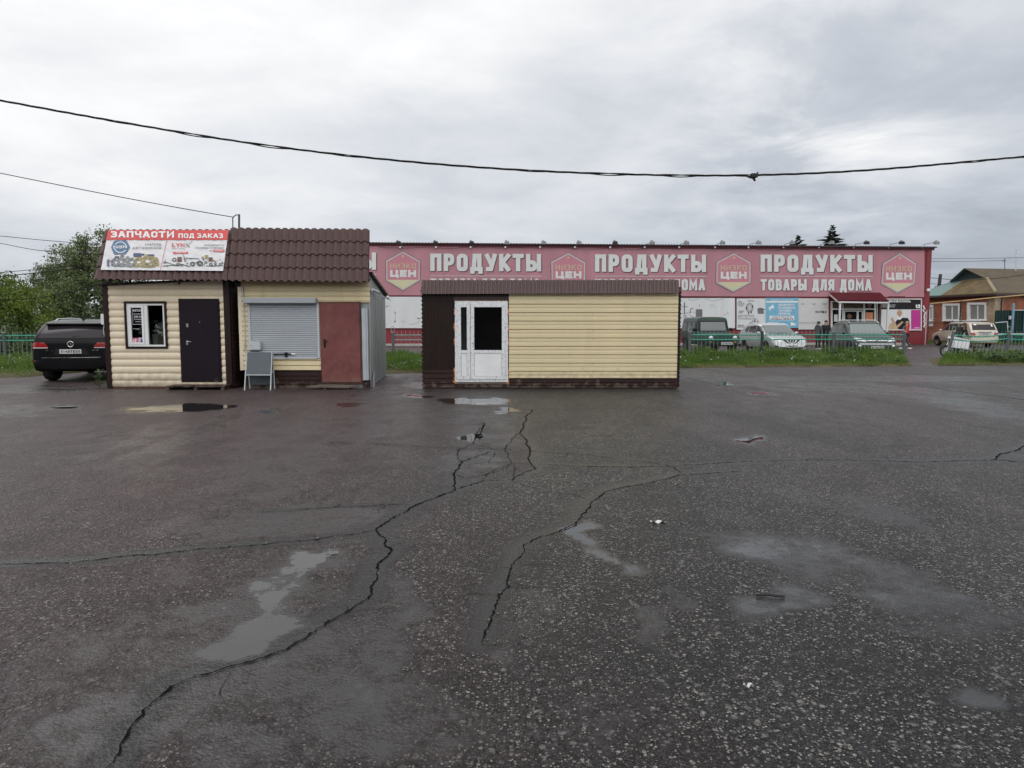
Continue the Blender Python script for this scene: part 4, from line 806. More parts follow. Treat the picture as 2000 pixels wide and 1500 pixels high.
q = MB(); PT_ = YP(Y2 + .3); q.tube([PT_.at(467, 455), PT_.at(467, 418.5)], .028, 8); q.tube([PT_.at(455, 455), PT_.at(454.5, 426), PT_.at(457, 422.5), PT_.at(462, 419.5), PT_.at(466.5, 421)], .014, 6); q.build('service_mast', mt['post_grey'], k2)
# plank step under the red door
ps = thing('plank_step', 'weathered plank lying on the asphalt below the red steel door', 'step', (X2(660, 752), Y2 - .3, 0))
q = MB(); q.slab([(X2(606, 756), Y2 - .42, .05), (X2(690, 756), Y2 - .46, .045), (X2(704, 756), Y2 - .12, .06), (X2(625, 756), Y2 - .06, .065)], (0, 0, .03)); q.box(X2(640, 756), X2(644, 756), Y2 - .4, Y2 - .1, 0, .05); q.box(X2(685, 756), X2(688, 756), Y2 - .4, Y2 - .14, 0, .045); q.build('planks', mt['old_wood'], ps, bevel=.004)
# sandwich board
sb = thing('sandwich_board', 'folding grey sandwich board with white tube frame in front of the roller shutter', 'sandwich board', (X2(508, 758), Y2 - .5, 0))
Yf0, Yf1, Yk0 = Y2 - .62, Y2 - .36, Y2 - .1
def pp(px, py, Y): return YP(Y).at(px, py)
def leg_z(p): p.z = 0.0; return p
fl0, fl1 = leg_z(pp(477.5, 760, Yf0)), leg_z(pp(528.3, 760, Yf0)); ft0, ft1 = pp(482, 688, Yf1), pp(531, 688, Yf1)
bl0, bl1 = leg_z(pp(488, 757, Yk0)), leg_z(pp(536.5, 757, Yk0))
q = MB(); q.tube([fl0, ft0, ft1, fl1], .016, 8); q.tube([fl0.lerp(ft0, .40), fl1.lerp(ft1, .40)], .014, 8); q.build('front_frame', mt['box_grey'], sb)
q = MB(); q.tube([bl0, ft0 + Vector((0, .04, 0)), ft1 + Vector((0, .04, 0)), bl1], .016, 8); q.build('rear_frame', mt['box_grey'], sb)
q = MB(); q.tube([fl1.lerp(ft1, .42), fl1.lerp(ft1, .42).lerp(bl1.lerp(ft1, .5), 1)], .008, 6); q.tube([fl0.lerp(ft0, .42), bl0.lerp(ft0, .5)], .008, 6); q.build('brace', mt['box_grey'], sb)
q = MB(); e = Vector((.022, -.0, 0)); q.slab([fl0.lerp(ft0, .42) + e, fl1.lerp(ft1, .42) - e, ft1 - e, ft0 + e], (0, .012, 0)); q.build('board_panel', mt['board_grey'], sb)
q = MB(); q.slab([bl0.lerp(ft0, .10) + e, bl1.lerp(ft1, .10) - e, ft1 - e + Vector((0, .04, 0)), ft0 + e + Vector((0, .04, 0))], (0, .012, 0)); q.build('board_panel', mt['board_grey'], sb)

# ---------------------------------------------------------------- container kiosk
Y3 = 17.75; P3 = YP(Y3)
def X3(px, py=660): return P3.at(px, py).x
def Z3(py, px=1000): return P3.at(px, py).z
k3 = thing('container_kiosk', 'long low cream and brown metal kiosk with a new white door', 'kiosk', (X3(1075), Y3, 0))
xa, xm, xz = X3(825, 660), X3(994, 660), X3(1323, 660); ztp = Z3(572); zs0 = Z3(738.5)
dxa, dxb, dza, dzb = X3(889, 665), X3(992, 665), Z3(746), Z3(588); xpan = X3(886.5, 660)
q = MB(); siding(q, xm, xz, Y3, zs0, ztp, .2095, VGR, zbase=zs0 - .02); q.build('cream_siding', mt['cream_metal'], k3)
q = MB()
for k in (1, 3, 4, 7, 8): px_rect(q, P3, 1158.4, 594 + k * 16.3, 1158.8, 599 + k * 16.3, .032)
rl = random.Random(2)
for r_ in range(10):
    for xx in range(1003, 1320, 39): px_disc(q, P3, xx + rl.uniform(-2.6, 2.6), 582 + r_ * 16.25, .2, .2, .032, 6) if rl.random() < .5 else None
q.build('screws', mt['choc_skirt'], k3)
q = MB(); siding(q, xm + .0, xz, Y3, .03, zs0 - .012, .085, SKIRT, zbase=zs0 - .09); q.box(xm, xz, Y3 - .03, Y3 + .0, zs0 - .012, zs0 + .004); q.build('skirting', mt['choc_skirt'], k3)
q = MB(); corrugated(q, (xa, Y3, Z3(722)), (xpan, Y3, Z3(722)), (0, 0, ztp - Z3(722)), .075, .012, (0, -1, 0)); q.build('brown_sheet', mt['choc'], k3)
q = MB(); siding(q, xa, dxa, Y3, .03, Z3(722), .125, SKIRT); siding(q, xpan, xm, Y3, dzb, ztp, .12, LAP, zbase=dzb + .01); q.box(dxa, xm, Y3 - .012, Y3 + .0, .02, dza - .02); q.box(dxb, xm, Y3 - .01, Y3 + .02, .02, dzb); q.build('lap_siding', mt['choc_skirt'], k3)
q = MB(); q.box(xz, xz + .06, Y3 - .025, Y3 + .1, .03, ztp)
q.build('corner_trim', mt['choc'], k3)
for xe, sg in ((xz + .06, 1), (xa, -1)):
    q = MB(); rws = []
    for i in range(24):
        z = .06 + i * .105
        for t, d in ((0, 0), (.01, .018), (.05, .018), (.06, 0)): rws.append([(xe + sg * d, Y3, z + t), (xe + sg * d, Y3 + 2.5, z + t)])
    q.grid(rws); q.build('sheet_edge', mt['choc'], k3)
q = MB(); d3 = 2.6; q.box(xa, xz, Y3 + .02, Y3 + d3, .01, ztp - .02); body = q.build('wall', mt['choc'], k3)
q = MB(); q.slab([(xa - .03, Y3 - .02, ztp + .02), (xz + .05, Y3 - .02, ztp + .02), (xz + .05, Y3 + d3 + .1, ztp - .08), (xa - .03, Y3 + d3 + .1, ztp - .08)], (0, 0, .06)); q.build('roof', mt['fascia_brown'], k3)
A, B = YP(Y3 - .13).at(822, 574), YP(Y3 - .13).at(1326.5, 572.5); A2, B2 = YP(Y3 - .02).at(824, 547.5), YP(Y3 - .02).at(1326, 547)
q = MB(); n = 68; lo, hi = [], []
for i in range(n):
    for t, d in ((0, 0), (.10, 0), (.22, 1), (.66, 1), (.78, 0)):
        u = (i + t) / n; lo.append(A.lerp(B, u) + Vector((0, -.022 * d, -.004 * d))); hi.append(A2.lerp(B2, u) + Vector((0, -.022 * d, .012 * d)))
lo.append(B); hi.append(B2); bk = [p + Vector((0, .5, .01)) for p in hi]
q.grid([lo, hi, bk]); q.build('fascia', mt['fascia_brown'], k3, recalc=False)
q = MB(); q.quad(A + Vector((0, .02, .01)), B + Vector((0, .02, .01)), (xz + .05, Y3 + .0, ztp + .0), (xa, Y3, ztp)); q.build('fascia_soffit', mt['choc'], k3)
q = MB(); q.box(xa, xm, Y3 - .035, Y3 + .0, .0, .035); q.box(xm, xz, Y3 - .02, Y3, 0, .03); q.build('base_rail', mt['choc'], k3)
# white double door with film on the frame
def film_mat():
    m = mat('film_white', (0.70, 0.715, 0.73), 0.4, var=0.03); t = m.node_tree; b = t.nodes['Principled BSDF']; LK = t.links.new
    src = b.inputs['Base Color'].links[0].from_socket
    tcn = t.nodes.new('ShaderNodeTexCoord'); mp_ = t.nodes.new('ShaderNodeMapping'); mp_.inputs['Rotation'].default_value = (0, R(14), 0); mp_.inputs['Scale'].default_value = (34, 1, 13); LK(tcn.outputs['Object'], mp_.inputs[0])
    n = t.nodes.new('ShaderNodeTexNoise'); n.inputs['Scale'].default_value = 1.0; n.inputs['Detail'].default_value = 2.5; LK(mp_.outputs[0], n.inputs['Vector'])
    r = t.nodes.new('ShaderNodeMapRange'); r.inputs[1].default_value = .57; r.inputs[2].default_value = .60; r.inputs[4].default_value = .42; LK(n.outputs[0], r.inputs[0])
    mx = t.nodes.new('ShaderNodeMix'); mx.data_type = 'RGBA'; LK(r.outputs[0], mx.inputs[0]); LK(src, mx.inputs[6]); mx.inputs[7].default_value = (.16, .18, .24, 1); LK(mx.outputs[2], b.inputs['Base Color']); return m
mt['film'] = film_mat()
yf = Y3 - .045
q = MB(); frame(q, dxa, dxb, dza, dzb, .07, yf, Y3 + .02); dr = q.build('door_frame', mt['film'], k3, bevel=.004)
xs = X3(919.3, 660)
def leaf(x0, x1, nm):
    zmid = Z3(686.5)
    l0 = MB(); frame(l0, x0, x1, dza + .065, dzb - .065, .085, yf - .02, Y3); l0.box(x0 + .085, x1 - .085, yf - .02, Y3, zmid - .04, zmid + .035)
    lf = l0.build('door_leaf', mt['film'], k3, bevel=.004)
    p_ = MB(); p_.box(x0 + .09, x1 - .09, yf - .006, Y3 - .0, dza + .155, zmid - .045); p_.build('lower_panel', mt['white'], lf)
    g_ = MB(); g_.box(x0 + .087, x1 - .087, yf + .006, Y3 - .0, zmid + .04, dzb - .152); g_.build('pane', mt['glass_dark' if nm == 'n' else 'glass_black'], lf)
    return lf
leaf(dxa + .065, xs - .006, 'n'); lf = leaf(xs + .006, dxb - .065, 'w')
q = MB(); PDd = YP(yf - .021); px_disc(q, PDd, 924, 670.3, 1, 1.2, .002); px_disc(q, PDd, 924, 677.5, .7, .7, .002); q.build('lock_hole', mt['black'], lf)
q = MB(); PDf = YP(yf)
for y in (607.5, 638, 668, 727.5):
    for x in (894, 986.5): px_rect(q, PDf, x - 1.6, y - 1.8, x + 1.6, y + 1.8, .004, .004)
q.build('clip', mt['box_grey'], dr)
q = MB()
for y in (609, 640, 668, 728, 742):
    for x in (889.2, 991.6):
        h = 5 + 3 * random.random()
        for k in range(6): q.ball(P3.at(x + random.uniform(-.9, .9), y + random.uniform(-h, h) * .8, .02), .024 + .02 * random.random(), .022, .03 + .04 * random.random(), 7, 5)
for i in range(26): q.ball(P3.at(889.5 + i * 3.95 + random.uniform(-1, 1), 588 + random.uniform(-.7, .5), .015), .022, .015, .007 + .007 * random.random(), 6, 4)
for i in range(30): q.ball(P3.at(random.choice((888.7, 992)), 590 + i * 5.2, .015), .009, .015, .028, 6, 4)
q.build('foam_bead', mt['foam'], dr, smooth=True)
q = MB(); q.box(dxa - .01, dxb + .01, Y3 - .03, Y3 + .02, dza - .05, dza - .004); q.build('sill', mt['old_wood'], dr)
# ---------------------------------------------------------------- the grocery store
A0 = YP(48.3).at(720, 640); B0 = YP(51.2).at(1812, 640)
uS = Vector((B0.x - A0.x, B0.y - A0.y, 0)).normalized(); nS = Vector((uS.y, -uS.x, 0))
PS_ = Plane((A0.x, A0.y, 0), nS)
rzS = math.atan2(uS.y, uS.x)
def S(px, py, off=0.0): return PS_.at(px, py, off)
store = thing('grocery_store', 'long low maroon grocery shop with a corrugated roof edge and red porch', 'shop', (A0.x, A0.y, 0), rzS)
def up(p, z): return Vector((p.x, p.y, z))
SL, SR = S(505, 600), S(1808, 600); ZT = S(1500, 484).z
q = MB(); q.hexa([up(SL, 0), up(SR, 0), up(SR - nS * 16, 0), up(SL - nS * 16, 0)], [up(SL, ZT), up(SR, ZT), up(SR - nS * 16, ZT - .6), up(SL - nS * 16, ZT - .6)]); q.build('wall', mt['store_red'], store)
q = MB(); zt0, zt1 = S(1500, 486.5).z, S(1500, 481.5).z
q.hexa([up(SL + nS * .12, zt0), up(SR + uS * .35 + nS * .12, zt0), up(SR + uS * .35 - nS * .3, zt0), up(SL - nS * .3, zt0)], [up(SL + nS * .14, zt1), up(SR + uS * .35 + nS * .14, zt1), up(SR + uS * .35 - nS * .3, zt1), up(SL - nS * .3, zt1)]); q.build('eaves_trim', mt['trim_maroon'], store)
q = MB(); a = up(SL + nS * .3, zt1 + .03); b = up(SR + uS * .42 + nS * .3, zt1 + .03)
n = 230; r0, r1, r2 = [], [], []
for i in range(n * 2 + 1):
    p = a.lerp(b, i / (n * 2)); d = .045 if i % 2 else 0
    r0.append(p + Vector((0, 0, d - .05))); r1.append(p + Vector((0, 0, d))); r2.append(p - nS * 16 + Vector((0, 0, d - .5)))
q.grid([r0, r1, r2]); q.slab([a + Vector((0, 0, -.06)), b + Vector((0, 0, -.06)), b - nS * .5 + Vector((0, 0, -.06)), a - nS * .5 + Vector((0, 0, -.06))], (0, 0, .03)); q.build('roof', mt['roof_dark'], store)
q = MB(); c0 = S(1801.5, 640); c1 = S(1808.5, 640); q.hexa([up(c0 + nS * .02, 0), up(c1 + nS * .06 + uS * .1, 0), up(c1 - nS * .4 + uS * .1, 0), up(c0 - nS * .1, 0)], [up(c0 + nS * .04 + uS * .05, zt0), up(c1 + nS * .08 + uS * .1, zt0), up(c1 - nS * .4 + uS * .1, zt0), up(c0 - nS * .1, zt0)]); q.build('corner_pillar', mt['store_red'], store)
q = MB(); px_rect(q, PS_, 700, 641, 1436, 642.6, .06, .06); px_rect(q, PS_, 1438, 644, 1618, 645.2, .06, .06); px_rect(q, PS_, 700, 577, 1330, 579.3, .10, .1); px_rect(q, PS_, 1326, 579.6, 1460, 581, .1, .1); px_rect(q, PS_, 1435, 583, 1437.5, 642, .08, .08); px_rect(q, PS_, 1734, 578.6, 1766, 580, .1, .1); q.build('rail', mt['trim_maroon'], store)
q = MB(); z_k = .14; q.hexa([up(SL + nS * .55, 0), up(S(1612, 600) + nS * .55, 0), up(S(1612, 600), 0), up(SL, 0)], [up(SL + nS * .55, z_k), up(S(1612, 600) + nS * .55, z_k), up(S(1612, 600), z_k), up(SL, z_k)]); q.build('plinth', mt['curb'], store)
# paper notices on the corner pillar
nl = MB(); rl = random.Random(3)
for i in range(17):
    x = rl.uniform(1802, 1806); y = 598 + i * 2.5; px_poly(nl, PS_, [(x - 1.6, y - 1.5), (x + 1.5, y - 1.2 + rl.uniform(-.5, .5)), (x + 1.4, y + 1.4), (x - 1.5, y + 1.2)], .06 + .004 * (i % 3))
nl.build('paper_notices', mt['poster_white'], store)
q = MB(); q.ball(S(1808.5, 567, .25), .12); q.build('wall_lamp', mt['white'], store)

# entrance porch (part of the shop)
o1 = 1.45
PF = Plane(PS_.p + nS * o1, nS)
pr = MB(); a0, a1 = S(1618, 572.5, .05), S(1719, 573, .05); b0, b1 = PF.at(1637, 588.5), PF.at(1737, 589.8)
n = 26; rA, rB = [], []
for i in range(n):
    for t, d in ((0, 0), (.12, 0), (.25, 1), (.62, 1), (.75, 0)):
        u = (i + t) / n; rA.append(a0.lerp(a1, u) + Vector((0, 0, .09 * d))); rB.append(b0.lerp(b1, u) + Vector((0, 0, .09 * d)))
pr.grid([rA, rB]); por = pr.build('porch_roof', mt['canopy_red'], store, recalc=False)
q = MB(); q.slab([b0 + Vector((0, 0, -.1)), b1 + Vector((0, 0, -.1)), b1 + Vector((0, 0, -.0)), b0 + Vector((0, 0, -.0))], -nS * .05); q.slab([a0, b0, b0 + Vector((0, 0, -.12)), a0 + Vector((0, 0, -.12))], uS * .05); q.slab([a1, b1, b1 + Vector((0, 0, -.12)), a1 + Vector((0, 0, -.12))], -uS * .05); q.build('roof_frame', mt['frame_white'], por)
for px in (1641, 1735):
    q = MB(); p = PF.at(px, 620); q.box(p.x - .055, p.x + .055, p.y + .05, p.y + .16, 0, PF.at(px, 590).z); q.build('porch_post', mt['frame_white'], store)
vb = MB(); pv = .12
def bar(x0, y0, x1, y1, off=pv, mbx=None): px_rect(mbx or vb, PS_, x0, y0, x1, y1, off, .1)
for x0, x1 in ((1621.5, 1624.5), (1643.5, 1646), (1684.5, 1688), (1706, 1709), (1710.5, 1712.5)): bar(x0, 588, x1, 676)
for x0, x1 in ((1624.5, 1643.5), (1646, 1684.5), (1688, 1706)): bar(x0, 602.5, x1, 605); bar(x0, 588, x1, 590)
ves = vb.build('shop_front', mt['frame_white'], store)
db = MB()
for r_ in ((1647, 606.5, 1649, 676), (1672, 606.5, 1675.5, 676), (1682, 606.5, 1684, 676), (1649, 606.5, 1672, 608.5), (1675.5, 606.5, 1682, 608.5), (1649, 646, 1672, 650), (1675.5, 646, 1682, 650)): bar(*r_, off=.1, mbx=db)
db.build('entrance_door', mt['frame_white'], store)
g = MB(); px_rect(g, PS_, 1622, 588, 1710, 676, .05); g.build('pane', mt['glass_dark'], ves)
g = MB(); px_rect(g, PS_, 1689.8, 610, 1704, 629, .07); g.build('orange_notice', mt['orange'], ves)
g = MB(); put_text(g, 'СКИДКИ', (1691, 612, 1703, 615), PS_, .078, .2, .6); put_text(g, 'НА ВСЕ', (1692, 617, 1702, 620), PS_, .078, .2, .6); put_text(g, 'ТОВАРЫ', (1691, 622, 1703, 625), PS_, .078, .2, .6)
g.build('notice_lettering', mt['letter_gold'], ves)
g = MB(); px_rect(g, PS_, 1628, 614, 1635, 628, .07); g.build('white_notice', mt['poster_white'], ves)
g = MB(); px_rect(g, PS_, 1648, 590.5, 1682, 602, .07); px_disc(g, PS_, 1658, 618, 4.5, 5, .07); px_disc(g, PS_, 1631, 597, 6.2, 5.6, .07); px_poly(g, PS_, [(1691, 591), (1704, 591), (1699, 602), (1695, 602)], .07); g.build('food_print', mat('food_print', (.085, .052, .022), .5, var=.5, vscale=3), ves)
g = MB(); px_disc(g, PS_, 1658, 618, 3.2, 3.6, .08); px_disc(g, PS_, 1697, 594.5, 5, 3, .08); g.build('warm_print', mat('warm_print', (.16, .05, .02), .5, var=.4, vscale=4), ves)
q = MB(); p = S(1714.2, 640, .18); q.tube([up(p, .2), up(p, S(1714, 590).z)], .1, 10); q.build('downpipe', mt['pipe_brown'], store)
q = MB(); f0, f1 = S(1614, 640), S(1745, 640); q.hexa([up(f0 + nS * 2.0, 0), up(f1 + nS * 2.0, 0), up(f1, 0), up(f0, 0)], [up(f0 + nS * 2.0, .14), up(f1 + nS * 2.0, .14), up(f1, .14), up(f0, .14)]); q.build('porch_floor', mt['curb'], store)

# the long pink banner
bn2 = thing('facade_banner', 'long faded pink banner with white grocery lettering stretched along the shop front', 'banner', S(1270, 530), rzS)
rows = []
for j in range(9):
    rr_ = []
    for i in range(111):
        px = 508 + (1804 - 508) * i / 110; ytop = 480.3 + (px - 720) * .0065; ybot = 576.5 + (px - 720) * .0034
        wav = .02 * math.sin(i * .9) * (j / 8)
        if j == 8 and 1440 < px < 1600: ybot += 1.6 * math.sin((px - 1440) / 160 * math.pi) - 1.2 * math.exp(-((px - 1535) / 8) ** 2)
        rr_.append(S(px, ybot + (ytop - ybot) * j / 8, .08 + .025 * math.sin(i * .55 + j * .8) * .3))
    rows.append(rr_)
q = MB(); q.grid(rows); q.build('sheet', mt['banner_pink'], bn2, smooth=True)
q = MB()
for x in (822, 1147, 1470, 1710): px_rect(q, PS_, x, 484, x + .5, 577, .096)
for xx in range(740, 1800, 120): px_rect(q, PS_, xx, 521 + (xx % 7) * .3, xx + 100, 521.5 + (xx % 7) * .3, .096)
q.build('seam', mt['hex_pink'], bn2)
of = .10
for (x0, yA, yB, lnY, y2A, y2B, x2, full) in ((519, 492.5, 526.5, 536.5, 541, 564, 735, 1), (840.5, 495.5, 529.5, 539.6, 544, 566.5, 1056.5, 1), (1161.5, 497, 531, 540, 545, 567, 1378, 1), (1484, 497.5, 531, 540, 545.5, 567.5, 1702.5, 1)):
    tl = .8
    sh_ = MB(); put_text(sh_, 'ПРОДУКТЫ', (x0 + 1.6, yA + 1.3, x2 + 1.6, yB + 1.3), PS_, of, .235, .60, .125, tilt=tl)
    put_text(sh_, 'ТОВАРЫ ДЛЯ ДОМА', (x0 + 1.0, y2A + 1, x2 - 1, y2B + 1), PS_, of, .235, .56, .10, .36, tilt=.4); sh_.build('lettering_shadow', mt['letter_shadow'], bn2)
    tx = MB(); put_text(tx, 'ПРОДУКТЫ', (x0, yA, x2, yB), PS_, of + .02, .235, .60, .125, tilt=tl); tx.build('lettering', mt['letter_white'], bn2)
    tx = MB(); put_text(tx, 'ТОВАРЫ ДЛЯ ДОМА', (x0, y2A, x2 - 2, y2B), PS_, of + .02, .235, .56, .10, .36, tilt=.4); tx.build('small_lettering', mt['letter_white'], bn2)
    tx = MB(); px_poly(tx, PS_, [(x0, lnY), (x2, lnY + .5), (x2, lnY - .4), (x0, lnY - .9)], of + .02); tx.build('underline', mt['letter_white'], bn2)
for T_ in (((787, 491.3), (820.8, 510.4), (820, 548.3), (787.7, 567.6), (754.6, 548), (754.4, 509.6)), ((1109.5, 494.3), (1142.7, 512.7), (1142.4, 551.5), (1110, 569.6), (1077, 551), (1076.3, 511.7)), ((1432.4, 494.4), (1465.2, 513.2), (1464.7, 552.7), (1430.5, 570.6), (1397.3, 552.6), (1398.6, 512.2)), ((1755.8, 494.8), (1787.7, 515.3), (1784, 554.5), (1750.4, 572.2), (1719.6, 554.5), (1722.4, 515.3))):
    c = Vector((sum(p[0] for p in T_) / 6, sum(p[1] for p in T_) / 6)); sc_ = lambda k: [tuple(c + (Vector(p) - c) * k) for p in T_]
    q = MB(); px_poly(q, PS_, sc_(1.03), .1); q.build('hexagon_shadow', mt['letter_shadow'], bn2)
    q = MB(); px_poly(q, PS_, sc_(1.0), .106); hx_ = q.build('hexagon_border', mt['letter_white'], bn2)
    q = MB(); px_poly(q, PS_, sc_(.972), .112); q.build('hexagon_line', mt['letter_shadow'], hx_)
    q = MB(); px_poly(q, PS_, sc_(.957), .118); q.build('hexagon_rim', mt['letter_white'], hx_)
    q = MB(); I = sc_(.93); px_poly(q, PS_, I, .124); q.build('hexagon_field', mt['hex_pink'], hx_)
    yl = I[3][1] - (I[3][1] - I[2][1]) * 1.02; q = MB(); px_poly(q, PS_, [I[4], I[2], I[3]], .130); q.build('yellow_tip', mt['hex_yellow'], hx_)
    x0, x1 = c.x - 25, c.x + 25.3; y0 = c.y - 12.5
    q = MB(); put_text(q, 'НИЗКО', (x0, y0 - 2, x1, y0 + 8.2), PS_, .136, .16, .72, .22); px_disc(q, PS_, T_[0][0], T_[0][1] + 9.5, 2.2, 2.2, .136); q.build('gold_lettering', mt['letter_gold'], hx_)
    q = MB(); put_text(q, 'ЦЕН', (x0, y0 + 10.8, x1, y0 + 24.5), PS_, .136, .30, 1.0, .16); q.build('white_lettering', mt['letter_white'], hx_)
# floodlights on arms along the roof edge
mk('lamp_grey', (.16, .17, .175), .5, var=.1)
HD = [778, 850.5, 921, 990, 1062, 1131, 1201.5, 1274, 1341, 1411.5, 1482, 1548, 1625, 1693, 1761.6, 1829.6]; BS = [785.6, 855, 922.5, 990, 1057.5, 1125.5, 1194, 1261, 1328, 1398, 1463, 1531, 1600, 1668, 1736, 1802]
ordn = ['first', 'second', 'third', 'fourth', 'fifth', 'sixth', 'seventh', 'eighth', 'ninth', 'tenth', 'eleventh', 'twelfth', 'thirteenth', 'fourteenth', 'fifteenth', 'sixteenth']
dark = {0, 1, 2, 6, 13, 14}
PH = Plane(PS_.p + nS * 1.6, nS)
for i, (hx_, bx) in enumerate(zip(HD, BS)):
    hp = PH.at(hx_, 473.2); bp_ = S(bx, 480.5, .15)
    fl = thing('floodlight', '%s floodlight on the shop roof edge, %s counted from the shutter kiosk' % ('dark' if i in dark else 'grey', ordn[i]), 'floodlight', bp_, rzS, 'floodlights on arms along the shop roof edge')
    q = MB(); q.tube([bp_ + Vector((0, 0, -.1)), bp_ + Vector((0, 0, .1)), hp + Vector((0, 0, .02))], .022, 6); q.build('arm', mt['lamp_grey'], fl)
    q = MB(); e = uS * .17; f = nS * .12; h0 = hp + Vector((0, 0, -.13)); q.hexa([h0 - e - f, h0 + e - f, h0 + e + f, h0 - e + f], [p + Vector((0, 0, .2)) - nS * .05 for p in (h0 - e * .8 - f, h0 + e * .8 - f, h0 + e * .8 + f, h0 - e * .8 + f)]); q.box(hp.x - .12, hp.x + .02, hp.y - .02, hp.y + .02, hp.z + .1, hp.z + .14)
    q.build('lamp_head', mt['black'] if i in dark else mt['lamp_grey'], fl, bevel=.01)
    q = MB(); jx = S(bx - 3.5, 483.6, .2); q.ball(jx, .075, n=8, m=5); q.build('junction_box', mt['white'], fl)
cb_ = thing('lighting_cable', 'thin cable looped under the eaves between the floodlights', 'cable', S(1000, 484), rzS)
q = MB(); pts = []
for i in range(120):
    px = 740 + 1060 * i / 119; sag = 2.2 * abs(math.sin(i * .31)) * (1 if i % 40 < 18 else .4); pts.append(S(px, 482.4 + (px - 740) * .0055 + sag, .2))
q.tube(pts, .014, 5); q.build('wire', mt['cable'], cb_)

# posters on the shop wall
def poster(name, label, px0, py0, px1, py1, m, off=.09, t=.05, cat='poster'):
    th = thing(name, label, cat, S((px0 + px1) / 2, (py0 + py1) / 2), rzS)
    q = MB(); px_rect(q, PS_, px0, py0, px1, py1, off, t); q.build('sheet', m, th); return th
OF = .096
p1 = poster('sketch_board', 'long white board with faint grey pencil sketches between the shutter kiosk and the brown kiosk', 690, 579.6, 1327, 640.8, mt['poster_white'])
q = MB()
for l, w_ in (([(752, 599.5), (757, 598.5), (760, 597)], 1.0), ([(772, 612), (772.5, 628)], .5), ([(770, 608.5), (772.5, 613), (773, 609)], 1.0), ([(785, 628.3), (790, 628.3)], .8), ([(800, 633.5), (808, 633), (815, 631), (820, 626)], .6), ([(815, 622), (821, 622)], 2.0)): px_line(q, PS_, l, w_, OF)
px_poly(q, PS_, [(768, 629.5), (773, 629.5), (773, 625.5)], OF); q.build('sketch_print', mt['ink_soft'], p1)
p2 = poster('access_board', 'white board with a wheelchair symbol and black tool drawings behind the green off-roader', 1328, 582.2, 1434.5, 641, mt['poster_white'])
q = MB()
for l, w_ in (([(1336, 591), (1335.7, 612)], 1.6), ([(1327, 599.5), (1343, 599)], .8), ([(1347.5, 612), (1347, 606), (1349, 603), (1353, 602.5)], 1.3), ([(1345, 615), (1354, 619.5)], .6), ([(1328, 612), (1345, 612)], .5)): px_line(q, PS_, l, w_, OF)
px_line(q, PS_, [(1365, 594), (1365, 601)], .5, OF); q.build('drawing_print', mt['ink'], p2)
q = MB()
for l, w_ in (([(1338, 610), (1362, 610), (1362, 621), (1329, 621)], .4), ([(1385, 595), (1392, 594), (1388, 600), (1397, 599)], .4), ([(1412, 616), (1422, 612), (1417, 608)], .5), ([(1342, 584), (1352, 587), (1366, 583.5)], .5), ([(1376, 584), (1392, 588), (1412, 584)], .5)): px_line(q, PS_, l, w_, OF)
px_rect(q, PS_, 1358, 604, 1371, 622, OF); q.build('faint_print', mt['ink_soft'], p2)
q = MB(); px_disc(q, PS_, 1336.5, 613.4, .9, .9, OF + .006); px_line(q, PS_, [(1336.5, 614.5), (1336.8, 616.6), (1339, 616.8), (1340.2, 619), (1341.2, 618.6)], .75, OF + .006); px_line(q, PS_, [(1335.8, 615.6), (1334.6, 617), (1334.8, 619), (1336.4, 620.2), (1338.4, 619.4)], .6, OF + .006); q.build('wheelchair_symbol', mt['ink'], p2)
p3 = poster('bakery_poster', 'pale poster with bread sketches and bakery words beside the blue advert', 1438, 583, 1494.3, 643.8, mt['poster_white'])
q = MB(); put_text(q, 'ЗАКУСКИ', (1460, 586.6, 1472, 588.6), PS_, OF, .18, .6, .15); put_text(q, 'ХЛЕБНЫЕ', (1442, 607, 1452, 608.6), PS_, OF, .18, .6, .15); put_text(q, 'ЯЗЫКИ', (1442, 610, 1450, 611.6), PS_, OF, .18, .6, .15); put_text(q, 'СВЕЖАЯ', (1440, 634.5, 1452, 636.3), PS_, OF, .2, .6, .15); put_text(q, 'ВЫПЕЧКА', (1440, 637.6, 1453, 639.4), PS_, OF, .2, .6, .15)
rl = random.Random(5)
for i in range(40):
    a = rl.uniform(0, 6.28); r = rl.uniform(.2, 1); x = 1446 + 7 * r * math.cos(a); y = 594 + 5.5 * r * math.sin(a); px_line(q, PS_, [(x, y), (x + rl.uniform(-2, 2), y + rl.uniform(-1.4, 1.4))], .8, OF)
for i in range(5): px_disc(q, PS_, 1463, 601, 7.5 - i * 1.3, 9.5 - i * 1.7, OF + i * .001, 18, .93)
for x, y in ((1457, 602), (1468.5, 599), (1461, 612), (1466, 610), (1473, 627.5)): px_poly(q, PS_, [(x - 1.2, y), (x, y - 3.4), (x + 1.3, y), (x, y + 3)], OF + .004)
px_line(q, PS_, [(1461, 636), (1464, 630), (1470, 627), (1478, 628), (1481, 632)], .6, OF); px_disc(q, PS_, 1474, 628, 6, 4, OF, 18, .9); px_disc(q, PS_, 1466, 634, 3.5, 3.5, OF, 16, .85); q.build('bread_print', mt['ink'], p3)
q = MB(); put_text(q, 'СОБСТВЕННОЕ', (1440, 615, 1472, 618.6), PS_, OF, .12, .75, .2); put_text(q, 'ПРОИЗВОДСТВО', (1440, 620.6, 1476, 624), PS_, OF, .12, .75, .2); px_poly(q, PS_, [(1478, 603), (1484, 600.5), (1494, 604.5), (1490, 606), (1491, 613), (1479, 613)], OF); q.build('grey_print', mt['ink_soft'], p3)
p4 = poster('blue_advert', 'blue advertising poster with white megaphones and white words', 1494.6, 582, 1558, 640.3, mt['poster_blue'])
